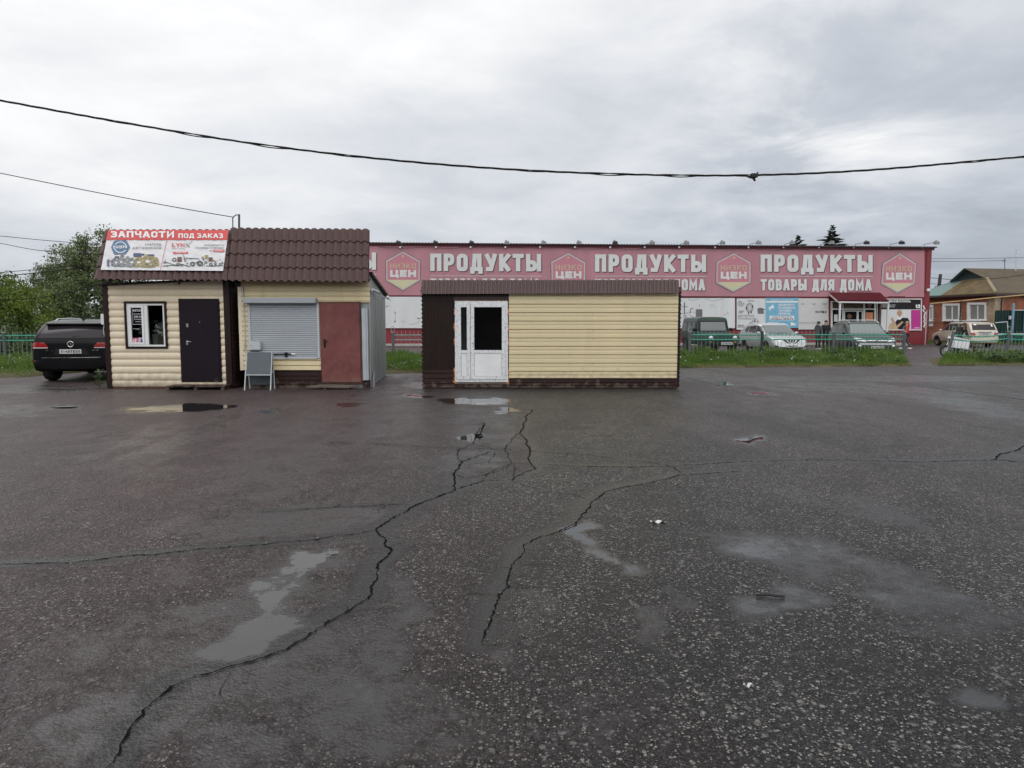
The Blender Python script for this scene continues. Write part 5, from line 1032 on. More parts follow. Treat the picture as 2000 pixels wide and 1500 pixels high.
q = MB(); put_text(q, 'РЕКЛАМНОЕ АГЕНТСТВО', (1504, 585.3, 1548, 587.3), PS_, OF, .18, .6, .15); px_rect(q, PS_, 1495.5, 588.3, 1557.5, 591, OF)
for i, t_ in enumerate(('СОЗДАНИЕ И', 'РАЗМЕЩЕНИЕ', 'ЗВУКОВОЙ', 'РЕКЛАМЫ')): put_text(q, t_, (1519.5, 593.4 + i * 5.7, 1519.5 + (30, 32, 25, 23)[i], 597.4 + i * 5.7), PS_, OF, .2, .62, .15)
px_rect(q, PS_, 1502, 616.8, 1550, 625.6, OF); put_text(q, 'РЕКЛАМА', (1498, 629, 1519, 632.2), PS_, OF, .2, .62, .15); put_text(q, 'НА ФАСАДЕ', (1498, 634.4, 1524, 637.2), PS_, OF, .2, .62, .15)
px_poly(q, PS_, [(1499, 602.5), (1509, 594.5), (1511, 601.5), (1501, 603.5)], OF); px_rect(q, PS_, 1502, 603.4, 1504, 606.5, OF); px_poly(q, PS_, [(1543, 629), (1552, 632), (1553, 635), (1543, 636)], OF); q.build('white_print', mt['white'], p4)
q = MB(); put_text(q, 'ОТДЕЛ РЕКЛАМЫ', (1507, 618, 1545, 620), PS_, OF + .006, .16, .6, .15); put_text(q, 'РЕКЛАМА-ЗВУК.РФ', (1504, 621.6, 1548, 624.6), PS_, OF + .006, .18, .6, .15); q.build('dark_lettering', mt['ink'], p4)
p5 = poster('halva_poster', 'pale grey poster with one black word beside the shop entrance', 1558.3, 582.8, 1617, 643.5, mt['poster_grey'])
q = MB(); put_text(q, 'ХОЛВО', (1591, 607, 1613, 611.4), PS_, OF, .24, 1.0, .3); q.build('black_lettering', mt['ink'], p5)
q = MB(); put_text(q, 'МИР', (1563, 593, 1571, 594.7), PS_, OF, .2, .8, .2); put_text(q, 'VISA', (1584, 592.5, 1592, 595), PS_, OF, .2, .8, .2); put_text(q, 'VISA', (1605, 592.5, 1613, 595), PS_, OF, .2, .8, .2); px_rect(q, PS_, 1559, 629.5, 1603, 630, OF); px_rect(q, PS_, 1559, 632, 1603, 632.3, OF); q.build('grey_lettering', mt['ink_soft'], p5)
p6 = poster('mobile_advert', 'large framed advert with a bearded man, black heading and magenta column', 1717, 583.3, 1798.3, 645.2, mt['poster_white'], off=.10)
OG = .106
q = MB(); px_rect(q, PS_, 1719, 585.2, 1796.6, 604.3, OG); q.build('black_band', mt['ink'], p6)
q = MB(); put_text(q, 'ОБНОВИЛИСЬ', (1729.5, 586.4, 1776.5, 590.6), PS_, OG + .006, .24, .9, .25); put_text(q, 'НОВЫЕ ТАРИФЫ СВЯЗИ', (1720, 595, 1747, 596.6), PS_, OG + .006, .18, .7, .2); put_text(q, 'И ДРУГИЕ НОВИНКИ', (1720, 598.6, 1746, 600.2), PS_, OG + .006, .18, .7, .2); put_text(q, 't2', (1786.5, 594.6, 1795.5, 602), PS_, OG + .006, .3, .85, .12); q.build('white_lettering', mt['white'], p6)
q = MB(); px_rect(q, PS_, 1777.6, 605.4, 1796.3, 643.2, OG); q.build('magenta_column', mt['magenta'], p6)
q = MB(); put_text(q, 't2.ru', (1783, 639.2, 1793.5, 641.6), PS_, OG + .006, .22, .8, .2); q.build('column_lettering', mt['white'], p6)
q = MB(); px_poly(q, PS_, [(1744, 643.5), (1746, 631), (1750, 625), (1762, 620.5), (1771, 621), (1774.5, 627), (1774.5, 643.5)], OG); q.build('dark_jumper_print', mt['ink'], p6)
q = MB(); px_disc(q, PS_, 1755, 612, 5.3, 7.4, OG + .006, 20); px_poly(q, PS_, [(1738, 622), (1741, 619), (1749, 634), (1745, 640)], OG + .006); px_poly(q, PS_, [(1747, 638), (1760, 627.5), (1763, 629), (1751, 641)], OG + .006); q.build('face_print', mt['skin_print'], p6)
q = MB(); px_poly(q, PS_, [(1750, 615), (1752.5, 617.5), (1757.5, 617.5), (1760, 615), (1759, 622), (1755, 625), (1751, 622)], OG + .009); q.build('beard_print', mt['white'], p6)
q = MB(); px_rect(q, PS_, 1751.6, 610.6, 1753.8, 611.6, OG + .009); px_rect(q, PS_, 1756.4, 610.6, 1758.6, 611.6, OG + .009); px_rect(q, PS_, 1752.8, 618.3, 1757.6, 619.3, OG + .012); px_poly(q, PS_, [(1754.4, 615.4), (1756, 615.4), (1755.2, 611.5)], OG + .009); q.build('face_lines_print', mt['pipe_brown'], p6)
q = MB(); px_poly(q, PS_, [(1733, 643.5), (1735, 634), (1740, 630), (1747, 633), (1753, 643.5)], OG + .012); q.build('sleeve_print', mt['tan_print'], p6)
q = MB()
for r_ in ((1717, 583.3, 1798.3, 585), (1717, 643.4, 1798.3, 645.2), (1717, 585, 1718.8, 643.4), (1796.7, 585, 1798.3, 643.4)): px_rect(q, PS_, *r_, .125, .025)
q.build('frame', mt['white_dirty'], p6)
# ---------------------------------------------------------------- fence, verge, far ground
GL.update({'S': (.95, '1,.75 1,1r 0,1r 0,.5r 1,.5r 1,0r 0,0r 0,.25'), 'r': (.7, '0,0 0,.65 .9,.65'), 'u': (.85, '0,.65 0,0r .9,0 .9,.65'), 'F': (.85, '0,0 0,1 1,1|0,.5 .85,.5'), 'U': (1, '0,1 0,0r 1,0r 1,1')})
def fy(x): return 29.6 + .05 * x            # the fence line
def fence_post(p, h=1.36, lean=Vector((0, 0, 0))):
    pass
def fence_panel(xa, xb, label, sag=0.0, leanA=0.0, leanB=0.0, nb=None, posts='b', grey=False, drop=0.0):
    A = Vector((xa, fy(xa), 0)); B = Vector((xb, fy(xb), 0)); d = (B - A).normalized(); nn = Vector((d.y, -d.x, 0))
    th = thing('fence_section', label, 'fence', A, 0, 'sections of the green metal fence')
    def rail(z): return [A.lerp(B, u) + d * (leanA * (1 - u) + leanB * u) * z + Vector((0, 0, z - sag * math.sin(math.pi * u) - drop * u)) for u in np.linspace(0, 1, 9)]
    q = MB()
    for z in (1.10, .90): q.tube(rail(z), .028, 6)
    L = (B - A).length; n = nb or int(L / .165)
    r1, r0 = rail(1.10), rail(.90)
    def rp(r, u): k = min(7, int(u * 8)); return r[k].lerp(r[k + 1], u * 8 - k)
    for i in range(n):
        u0, u1 = (i + .15) / n, (i + .85) / n; um = (i + .5) / n
        q.tube([rp(r1, u0), rp(r0, um) + Vector((0, 0, .03)), rp(r1, u1)], .008, 4, cap=False)
    q.build('rails', mt['fence_bar' if grey else 'fence_green'], th)
    q = MB()
    for i in range(1, n):
        u = i / n; t = rp(r1, u); b = A.lerp(B, u); up_ = (t - rp(r0, u)) / .2
        q.tube([b + Vector((0, 0, .08)), rp(r0, u) - nn * .015, t + up_ * .17], .009, 4, cap=False)
    q.build('bars', mt['fence_bar'], th)
    for w_, P, ln in (('a', A, leanA), ('b', B, leanB)):
        if w_ not in posts: continue
        q = MB(); top = P + d * ln * 1.22 + Vector((0, 0, 1.22)); q.tube([P, top], .062, 10); post = q.build('post', mt['post_grey'], th, smooth=40)
        q = MB(); c = top + Vector((0, 0, .12)); q.tube([c + d * (.07 * math.cos(a)) + Vector((0, 0, .12 * math.sin(a))) for a in np.linspace(0, 6.2832, 15)], .013, 5, cap=False); q.tube([top + d * -.09, top + d * .09], .02, 6); q.build('ring', mt['fence_bar'], post)
    return th
def fx(px, Y=30.2): return (px - 1000) / F * Y * 1.0
sp_x = (1614 - 1472.5) / F * 30.3
xs_f = [fx(1757.5, 30.75) - i * 3.1 for i in range(0, 17)]
names = {0: 'green fence section ending at the driveway in front of the dark green car', 1: 'green fence section in front of the silver crossover', 2: 'green fence section in front of the green off-roader, touching the brown kiosk corner', 6: 'grey-green fence section seen through the gap between the shutter kiosk and the brown kiosk', 12: 'green fence section directly behind the black car', 13: 'green fence section among bushes at the photo edge beyond the black car', 14: 'green fence section under the yellow-green bush', 11: 'green fence section half hidden by the black car and the cream kiosk'}
for i in range(0, 15):
    if i in (3, 4, 5, 7, 8, 9, 10): continue
    fence_panel(xs_f[i + 1], xs_f[i], names[i], posts='ab' if i in (0, 2, 6, 11) else 'a', grey=i == 6)
xq = fx(1838, 30.9); xq2 = fx(1972, 30.4)
fence_panel(xq - .0, xq2, 'sagging green fence section between two leaning posts in front of the minivan', sag=.10, leanA=.24, leanB=.10, posts='ab', drop=-.03)
fence_panel(xq2 + .02, xq2 + 3.1, 'green fence section running out of the picture beside the blue gate posts', sag=.05, leanA=.1, leanB=.0, posts='b')

# verge: soil strip with grass
def front_edge(x):
    xs = [-60, -19, -14.7, -13.5, -11, -9.8, -4.2, 2, 6.0, 13, 17.2, 19.5, 60]; ys = [20.4, 20.8, 21.1, 26.2, 26.2, 22.8, 22.8, 24.4, 25.4, 26.3, 26.7, 27.0, 29.5]
    return np.interp(x, xs, ys)
mt['soil'] = leaf_mat('verge_soil', (.035, .032, .018), (.095, .085, .036), 1.6, .95, 0)
drv0, drv1 = fx(1762, 30.8), fx(1830, 30.8)
def edgex(x, t):     # the driveway gap narrows towards the yard
    if abs(x - (drv0 - .1)) < 1.9 and x <= drv0 - .09: return x - 1.8 * (1 - t) * max(0, 1 - (drv0 - .1 - x) / 1.9)
    if x >= drv1 + .09 and x - (drv1 + .1) < 2.7: return x - 2.6 * (1 - t) * max(0, 1 - (x - drv1 - .1) / 2.7)
    return x
def verge(x0, x1, nm):
    q = MB(); rows = [[], [], [], [], []]; X_l = list(np.arange(x0, x1, .25)) + [x1]
    for ci, x in enumerate(X_l):
        y0 = float(front_edge(x)) + .14 * math.sin(x * 2.1) + .1 * math.sin(x * 5.3); y1 = fy(x) + 1.0 + .15 * math.sin(x * 1.7)
        for k, (t, z) in enumerate(((0, -.01), (.03, .05), (.3, .075), (.9, .07), (1, -.01))): rows[k].append((edgex(x, t), y0 + (y1 - y0) * t, -.01 if ci in (0, len(X_l) - 1) else z))
    q.grid(rows); o = q.build(nm, mt['soil'], smooth=True); o['kind'] = 'structure'
verge(-60, drv0 - .1, 'verge_ground'); verge(drv1 + .1, 60, 'verge_ground')
far = MB()
far.quad((30.2, 50.6, .012), (60, 51, .012), (60, 56, .012), (30.2, 56, .012)); far.quad((-120, fy(-120) + 8, .012), (-8, 36, .012), (-8, 300, .012), (-400, 300, .012))
far.build('far_ground', mt['soil'])['kind'] = 'structure'

def blades(name, x, y, h, m, wd=.012, z0=.03, lean=.35, kind='stuff'):
    n = len(x); a = rng.uniform(0, 6.283, n); la = rng.uniform(0, 6.283, n); ln = lean * h * rng.random(n) ** 1.2
    w = wd * (.6 + .8 * rng.random(n)); cx, sx = np.cos(a) * w, np.sin(a) * w; lx, ly = np.cos(la) * ln, np.sin(la) * ln
    z0 = np.full(n, z0)
    P = lambda fx_, fl, fz: np.stack([x + cx * fx_ + lx * fl, y + sx * fx_ + ly * fl, z0 + h * fz], -1)
    V = np.stack([P(-1, 0, 0), P(1, 0, 0), P(.8, .3, .55), P(-.8, .3, .55), P(0, 1, 1)], 1).reshape(-1, 3)
    b = (np.arange(n) * 5)[:, None]
    T = np.concatenate([b + [0, 1, 2], b + [0, 2, 3], b + [3, 2, 4]])
    o = np_mesh(name, V, T, m); o['kind'] = kind; return o
mt['grass'] = leaf_mat('grass_blades', (.042, .095, .014), (.15, .235, .048), .9, .55, .35); mt['grass_dry'] = leaf_mat('grass_dry', (.14, .125, .045), (.21, .19, .085), 1.5, .7, .3)
mt['grass_dark'] = leaf_mat('weeds', (.034, .072, .016), (.105, .165, .042), 2.0, .5, .3)
def scatter(n, x0, x1, cond=None):
    x = rng.uniform(x0, x1, n); fe = front_edge(x); y = fe + .05 + rng.random(n) * (fy(x) + .9 - fe)
    t = (y - fe) / (fy(x) - fe); ok = (x < drv0 - .2 - 1.8 * (1 - t)) | (x > drv1 + .15 - 2.6 * (1 - t))
    if cond is not None: ok &= cond(x, y)
    return x[ok], y[ok]
def dist_h(x, y):       # short at the edge of the yard, tall at the fence
    t = np.clip((y - front_edge(x)) / (fy(x) - front_edge(x)), 0, 1); return t
for nm, n, xr in (('grass', 34000, (5.6, 17.6)), ('grass', 12000, (15.6, 25.5)), ('grass', 16000, (-7.2, -1.2)), ('grass', 26000, (-27, -10.5))):
    x, y = scatter(n, *xr, lambda a, b: dist_h(a, b) > .07 + .06 * np.sin(a * 2.7)); t = dist_h(x, y); h = (.06 + .40 * t ** 1.3) * (.5 + .75 * rng.random(len(x))) * (1 + .35 * np.sin(x * 1.3) * np.sin(x * 3.1 + y))
    if xr[0] > 15: h *= .8
    if xr[0] < -20: h *= .8
    blades(nm, x, y, np.maximum(h, .03), mt['grass'], .014)
    x, y = scatter(n // 2, *xr, lambda a, b: dist_h(a, b) < .3); blades('dry_grass', x, y, .04 + .07 * rng.random(len(x)), mt['grass_dry'], .012, .02, .9)
x = rng.uniform(30.5, 60, 5000); y = rng.uniform(50.8, 55.6, 5000); blades('grass', x, y, .05 + .2 * rng.random(5000), mt['grass'], .03)
# weeds: leafy stems
def weed_np(cx, cy, h, nleaf, leaf, spread, z0=0.03):
    V, T = [], []
    for i in range(nleaf):
        u = rng.random() ** .7; a = rng.uniform(0, 6.283); r = spread * (1.1 - u * .8) * (.3 + .7 * rng.random())
        p = np.array([cx + r * math.cos(a), cy + r * math.sin(a), z0 + h * u]); d = np.array([math.cos(a), math.sin(a), rng.uniform(-.3, .7)]); d /= np.linalg.norm(d); s = np.cross(d, [0, 0, 1]); s /= np.linalg.norm(s) + 1e-6
        l = leaf * (.6 + .8 * rng.random()); b = len(V)
        V += [p, p + d * l * .5 + s * l * .22, p + d * l, p + d * l * .5 - s * l * .22]; T += [[b, b + 1, b + 2], [b, b + 2, b + 3]]
    return V, T
def weeds(name, spots, m):
    V, T = [], []
    for (cx, cy, h, nl, lf, spd) in spots:
        v, t = weed_np(cx, cy, h, nl, lf, spd); b = len(V); V += v; T += [[i + b for i in k] for k in t]
    o = np_mesh(name, np.array(V), np.array(T), m); return o
sp_l = []
for i in range(190):
    x = rng.uniform(17.6, 25.5); y = front_edge(np.array([x]))[0] + .5 + rng.random() * 3.6
    if x > drv1 + .5: sp_l.append((x, y, .18 + .28 * rng.random(), 40, .16, .22))
for i in range(90):
    x = rng.uniform(-27, -14.8); sp_l.append((x, fy(x) - .2 - rng.random() * 5.0, .3 + .4 * rng.random(), 36, .14, .22))
for i in range(70):
    x = rng.uniform(6, 15.4); sp_l.append((x, fy(x) - .1 - rng.random() * 3, .2 + .35 * rng.random(), 26, .13, .16))
for i in range(40):
    x = rng.uniform(-7, -2.6); sp_l.append((x, fy(x) - .8 - rng.random() * 5.6, .15 + .2 * rng.random(), 34, .12, .2))
weeds('weeds', sp_l, mt['grass_dark'])['kind'] = 'stuff'
# white and pale yellow flower heads
V, T = [], []
for i in range(75):
    if i < 45: x = rng.uniform(-22, -15); y = 21.6 + rng.random() * 5; z = .12 + .35 * rng.random()
    else: x = rng.uniform(5.8, 15); y = front_edge(np.array([x]))[0] + .6 + rng.random() * 2.6; z = .15 + .2 * rng.random()
    b = len(V); r = .012 + .016 * rng.random()
    for k in range(6): V.append((x + r * math.cos(k * 1.047), y, z + r * math.sin(k * 1.047)))
    V.append((x, y - r * .7, z))
    T += [[b + k, b + (k + 1) % 6, b + 6] for k in range(6)]
np_mesh('wildflowers', np.array(V), np.array(T), mt['poster_white'])['kind'] = 'stuff'
wd = thing('corner_weed', 'bushy weed growing at the foot of the cream kiosk corner', 'plant', (G(203, 757).x, 17.95, 0))
v, t = weed_np(G(203, 757).x + .02, 17.8, .44, 110, .11, .13, .02); MWi = Vector(wd.location); np_mesh('foliage', np.array(v) - np.array(MWi), np.array(t), mt['grass_dark'], wd)
q = MB(); q.tube([(G(203, 757).x + .02, 17.8, 0), (G(203, 757).x, 17.8, .4)], .008, 5); q.build('stem', mt['bark'], wd)
# litter on the yard
def litter(name, label, cat, build):
    th = thing(name, label, cat, G(*build[0])); q = MB(); build[1](q); q.build(build[2], build[3], th)
def scrap(c, l, wv_):
    def f(q):
        p = G(*c); rows = []
        for j in range(3): rows.append([p + Vector((-l / 2 + l * i / 6, (j - 1) * wv_ * (1 - .4 * abs(i - 3) / 3), .010 + .012 * math.sin(i * 1.7 + j))) for i in range(7)])
        q.grid(rows)
    return f
litter('paper_scrap', 'crumpled white paper scrap on the wet asphalt in front of the cream panels', 'litter', ((1285, 1021), scrap((1285, 1021), .13, .022), 'paper', mt['poster_grey']))
litter('plastic_wrapper', 'torn white plastic strip lying on the stony asphalt near the viewer', 'litter', ((1462, 1343), scrap((1462, 1342), .05, .006), 'film', mt['poster_white']))
def stick(q):
    a, b = G(1477, 1165), G(1532, 1167); q.tube([a + Vector((0, 0, .01)), a.lerp(b, .4) + Vector((0, .01, .012)), a.lerp(b, .7) + Vector((0, -.008, .012)), b + Vector((0, 0, .008))], .008, 6)
litter('stick', 'short black stick on a damp patch of asphalt', 'litter', ((1505, 1166), stick, 'twig', mt['black_rubber']))

# ---------------------------------------------------------------- brick house, gas pipe, gate
def brick_mat(name, c1, c2, mortar, sc_=1.0):
    m = bpy.data.materials.new(name); m.use_nodes = True; t = m.node_tree; b = t.nodes['Principled BSDF']; b.inputs['Roughness'].default_value = .85
    tcn = t.nodes.new('ShaderNodeTexCoord'); s = t.nodes.new('ShaderNodeSeparateXYZ'); t.links.new(tcn.outputs['Object'], s.inputs[0])
    c = t.nodes.new('ShaderNodeCombineXYZ'); t.links.new(math_node(t, 'ADD', s.outputs[0], s.outputs[1]), c.inputs[0]); t.links.new(s.outputs[2], c.inputs[1])
    k = t.nodes.new('ShaderNodeTexBrick'); k.inputs['Color1'].default_value = (*c1, 1); k.inputs['Color2'].default_value = (*c2, 1); k.inputs['Mortar'].default_value = (*mortar, 1); k.inputs['Scale'].default_value = 1; k.inputs['Mortar Size'].default_value = .012; k.inputs['Brick Width'].default_value = .26; k.inputs['Row Height'].default_value = .078
    t.links.new(c.outputs[0], k.inputs['Vector']); n = t.nodes.new('ShaderNodeTexNoise'); n.inputs['Scale'].default_value = 1.5; n.inputs['Detail'].default_value = 8; t.links.new(tcn.outputs['Object'], n.inputs['Vector'])
    mr = t.nodes.new('ShaderNodeMapRange'); mr.inputs[1].default_value = .3; mr.inputs[2].default_value = .7; mr.inputs[3].default_value = .65; mr.inputs[4].default_value = 1.25; t.links.new(n.outputs[0], mr.inputs[0])
    v = t.nodes.new('ShaderNodeVectorMath'); v.operation = 'SCALE'; t.links.new(k.outputs[0], v.inputs[0]); t.links.new(mr.outputs[0], v.inputs['Scale']); t.links.new(v.outputs[0], b.inputs['Base Color']); return m
mt['brick'] = brick_mat('brick_wall', (.34, .09, .035), (.235, .058, .026), (.20, .13, .09)); mt['brick_light'] = brick_mat('pilaster_brick', (.46, .36, .24), (.38, .29, .19), (.20, .16, .12))
C_ = YP(56).at(1942, 620); Lh = YP(64).at(1790, 620); C_.z = Lh.z = 0
ul = (Lh - C_).normalized(); nl_ = Vector((ul.y, -ul.x, 0)); 
if nl_.y > 0: nl_ = -nl_
if nl_.dot(Vector((-1, -.3, 0))) < 0: nl_ = -nl_
ur = -nl_; nr = -ul                                            # right facade runs along ur, faces nr
if nr.y > 0: nr = -nr
hs = thing('brick_house', 'single-storey red brick house with white-trimmed windows and a mossy brown roof', 'house', C_)
PLH = Plane(C_, nl_); PRH = Plane(C_, nr); ZE = PLH.at(1930, 574).z
Rh = C_ + ur * 14
q = MB(); q.hexa([C_, Rh, Rh + ul * 8.6, Lh + ul * .5], [up(C_, ZE), up(Rh, ZE), up(Rh + ul * 8.6, ZE), up(Lh + ul * .5, ZE)]); q.build('wall', mt['brick'], hs)
q = MB(); pz = ZE - .03
q.hexa([C_ + nl_ * .06 + nr * .06, C_ + nl_ * .06 + ul * .6, C_ + ul * .6 - nl_ * .1, C_ + nr * .06 - nl_ * .55, ][:4], [up(p, pz) for p in [C_ + nl_ * .06 + nr * .06, C_ + nl_ * .06 + ul * .6, C_ + ul * .6 - nl_ * .1, C_ + nr * .06 - nl_ * .55]])
q.build('pilaster', mt['brick_light'], hs)
q = MB()
for i in range(20):
    z = .3 + i * .17
    if z > pz - .1: break
    q.box(0, 0, 0, 0, 0, 0) if False else None
    e = C_ + nl_ * .065 + ul * .6; q.hexa([e, e + ul * .13, e + ul * .13 - nl_ * .1, e - nl_ * .1], [up(p, z + .08) for p in (e, e + ul * .13, e + ul * .13 - nl_ * .1, e - nl_ * .1)]) if False else None
    a = up(e, z); q.slab([a, a + ul * .14, a + ul * .14 + Vector((0, 0, .08)), a + Vector((0, 0, .08))], -nl_ * .08)
    a = up(C_ + nr * .065 - nl_ * .55, z); q.slab([a, a - nl_ * .14, a - nl_ * .14 + Vector((0, 0, .08)), a + Vector((0, 0, .08))], -nr * .08)
q.build('pilaster_quoins', mt['brick_light'], hs)
for (x0, x1, y0, y1) in ((1811, 1822, 599.5, 625.5), (1847, 1873.5, 597, 625), (1895, 1925, 595, 624.5)):
    q = MB(); o = .10; w4 = 4.0 if x1 - x0 > 15 else 2.2
    px_rect(q, PLH, x0 - w4, y0 - 4.2, x1 + w4 - 1, y0, o, .12); px_rect(q, PLH, x0 - w4, y0, x0, y1, o, .12); px_rect(q, PLH, x1, y0, x1 + w4 - 1.5, y1, o, .12); px_rect(q, PLH, x0 - w4, y1, x1 + w4, y1 + 2.5, o + .08, .2)
    k = 0
    y = y0 + 1.2
    while y < y1 - 1: px_rect(q, PLH, x0 - w4 - 1.8, y, x0 - w4, y + 1.5, o - .02, .08); px_rect(q, PLH, x1 + w4 - 1.5, y, x1 + w4 + .3, y + 1.5, o - .02, .08); y += 3
    if x1 < 1830:
        for k in range(3): px_rect(q, PLH, x0 - w4 - 2, y1 + 4 + k * 2.8, x1 + 1, y1 + 6.2 + k * 2.8, .05, .06)
    wn = q.build('window', mt['white'], hs)
    q = MB(); px_rect(q, PLH, x0, y0, x1, y1, .02, .02); q.build('curtain', mt['curtain'], wn)
    q = MB(); xm_ = (x0 + x1) / 2 + .5
    for xx in (x0 + .4, xm_, x1 - .5): px_rect(q, PLH, xx - .9, y0, xx + .9, y1, .06, .04)
    px_rect(q, PLH, x0, y0, x1, y0 + 1.2, .06, .04); px_rect(q, PLH, x0, y1 - 1.2, x1, y1, .06, .04); q.build('window_frame', mt['white'], wn)
# roof: hipped towards the street end, with a small gable
ov = .45; zE = ZE - .02
eC = C_ + nl_ * ov + nr * ov; eL = Lh + ul * .5 + nl_ * ov; eR = Rh + nr * ov
e2 = C_ + ul * 8.6 + nl_ * ov
zb = 5.05; zr = 6.05
gA = up(C_ + ul * 2.6 + ur * 1.7, zb); gB = up(C_ + ul * 6.2 + ur * 1.7, zb); gT = up(C_ + ul * 4.4 + ur * 1.55, zr); rE = gT + ur * 5.4; rE2 = gT + ur * 16
eC, eL, eR, e2 = (up(p, zE) for p in (eC, eL, eR, e2))
q = MB(); gm = eC.lerp(e2, .60); gmt = gA.lerp(gB, .66); q.slab([eC, gm, gmt, gA], (0, 0, .06)); q.build('mossy_roof', mt['moss_roof'], hs)
q = MB(); q.slab([gm, e2, e2.lerp(gB, 1), gB, gmt][0:2] + [gB, gmt], (0, 0, .06)); q.build('green_roof', mt['green_roof'], hs)
q = MB(); q.slab([eR, eC, gA, gT + nl_ * .35, rE2, up(eR, zE) + ur * 6], (0, 0, .06)); q.build('slate_roof', mt['slate_roof'], hs)
q = MB(); q.slab([gA, gB, gT], ur * .05); q.build('gable', mt['gable_dark'], hs)
q = MB(); q.slab([gT + nl_ * .45, gB + nl_ * .3 - Vector((0, 0, .0)), gB + ur * 6, rE2], (0, 0, .05)); q.build('far_roof', mt['green_roof'], hs)
q = MB(); q.tube([eC + Vector((0, 0, .08)), gA + Vector((0, 0, .08))], .13, 8); q.tube([gA + Vector((0, 0, .06)), gmt + Vector((0, 0, .08)), gm.lerp(gmt, .55) + Vector((0, 0, .06))], .07, 8); q.tube([eC.lerp(gA, .75) + ul * 1.2 + Vector((0, 0, .1)), eC.lerp(gA, .35) + ul * 2.6 + Vector((0, 0, .1))], .03, 6); q.build('ridge_cap', mt['ridge_cap'], hs)
q = MB(); q.slab([eC + Vector((0, 0, -.14)), e2 + Vector((0, 0, -.14)), e2, eC], -nl_ * .03); q.slab([eC + Vector((0, 0, -.14)), eR + ur * 6 + Vector((0, 0, -.14)), eR + ur * 6, eC], -nr * .03); q.build('fascia_board', mt['roof_dark'], hs)
an = thing('tv_aerial', 'thin aerial mast with small dipoles on the ridge of the brick house', 'aerial', up(gT + ur * 2.4, zr)); PAn = Plane(gT, (0, -1, 0))
q = MB(); a = PAn.at(1962.4, 529); q.tube([a, PAn.at(1962.4, 505)], .03, 5); q.tube([PAn.at(1958, 508.5), PAn.at(1966, 508.5)], .02, 5); q.tube([PAn.at(1958, 508.5), PAn.at(1959.5, 510.5), PAn.at(1962, 510.5)], .02, 5); q.build('mast', mt['post_grey'], an)
q = MB(); q.tube([PAn.at(1967 + 4.6 * math.cos(t), 506.5 - 5 * math.sin(t)) for t in np.linspace(-1, 3.4, 14)], .018, 5); q.build('loop', mt['box_grey'], an)
an = thing('roof_pipe', 'tall thin bent pipe rising above the mossy roof beside the aerial', 'aerial', up(gT + ur * 3.6, zr))
q = MB(); q.tube([PAn.at(1984, 529), PAn.at(1985, 487), PAn.at(1993, 487.5)], .035, 6); q.build('mast', mt['box_grey'], an)
gp = thing('gas_pipe', 'yellow gas pipe carried on slim posts in front of the brick house', 'pipe', YP(53.5).at(1880, 660))
PGp = YP(53.5)
q = MB(); q.tube([PGp.at(1802, 594.5), PGp.at(1875, 588), PGp.at(1945, 581), PGp.at(2040, 573)], .045, 8); q.build('pipe', mt['pipe_yellow'], gp)
for px in (1812, 1874, 1953):
    q = MB(); p = PGp.at(px, 640); q.tube([(p.x, p.y, 0), (p.x, p.y, PGp.at(px, 592 - (px - 1812) * .09).z)], .05, 8); q.build('post', mt['black_rubber'] if px > 1800 else mt['white'], gp)
gt = thing('metal_gate', 'dark green sheet metal gate with pale blue posts beside the brick house', 'gate', YP(52.8).at(1972, 660))
PGt = YP(52.8); zg = PGt.at(1960, 606).z
q = MB(); xg0 = PGt.at(1942, 630).x; xg1 = PGt.at(2060, 630).x; corrugated(q, (xg0, 52.8, .05), (xg1, 52.8, .05), (0, 0, zg - .05), .22, .03, (0, -1, 0)); q.build('gate_panel', mt['gate_green'], gt)
for px, py in ((1974.5, 592), (1998.5, 591)):
    q = MB(); p = PGt.at(px, 640); q.box(p.x - .07, p.x + .07, 52.62, 52.74, 0, PGt.at(px, py).z); q.build('gate_post', mt['gate_blue'], gt, bevel=.01)
q = MB(); q.tube([PGt.at(1974, 606) + Vector((0, -.1, 0)), PGt.at(1999, 606) + Vector((0, -.1, 0))], .035, 6); q.build('gate_rail', mt['box_grey'], gt)
q = MB(); p = PGt.at(1970, 621); q.box(p.x - .08, p.x + .08, 52.6, 52.76, PGt.at(1970, 624).z, PGt.at(1970, 617).z); q.build('letter_box', mt['box_grey'], gt, bevel=.02)
sf = thing('low_fence', 'low dark green fence with a thin white top rail before the green gate', 'fence', YP(51.6).at(1960, 660))
PSf = YP(51.6); q = MB(); q.tube([PSf.at(1944, 630.5), PSf.at(1967.5, 628.5), PSf.at(1968.5, 652)], .04, 6); q.tube([PSf.at(1940, 653), PSf.at(2040, 652)], .05, 6); q.build('top_rail', mt['box_grey'], sf)
q = MB()
for i in range(40): p = PSf.at(1944 + i * 2.5, 660); q.tube([(p.x, p.y, 0), (p.x, p.y, PSf.at(1950, 643).z)], .016, 4)
q.build('bars', mt['gate_green'], sf)
sg = thing('sign_post', 'thin pale post standing on the pavement by the corner of the shop', 'post', YP(50).at(1808, 665)); q = MB(); p = YP(50).at(1809.5, 620); q.tube([(p.x, p.y, 0), (p.x, p.y, YP(50).at(1809, 606).z)], .024, 8); q.build('shaft', mt['box_grey'], sg)
up_ = thing('utility_pole', 'dark wooden utility pole rising behind the green roof', 'pole', (YP(80).at(1835, 560).x, 80, 0))
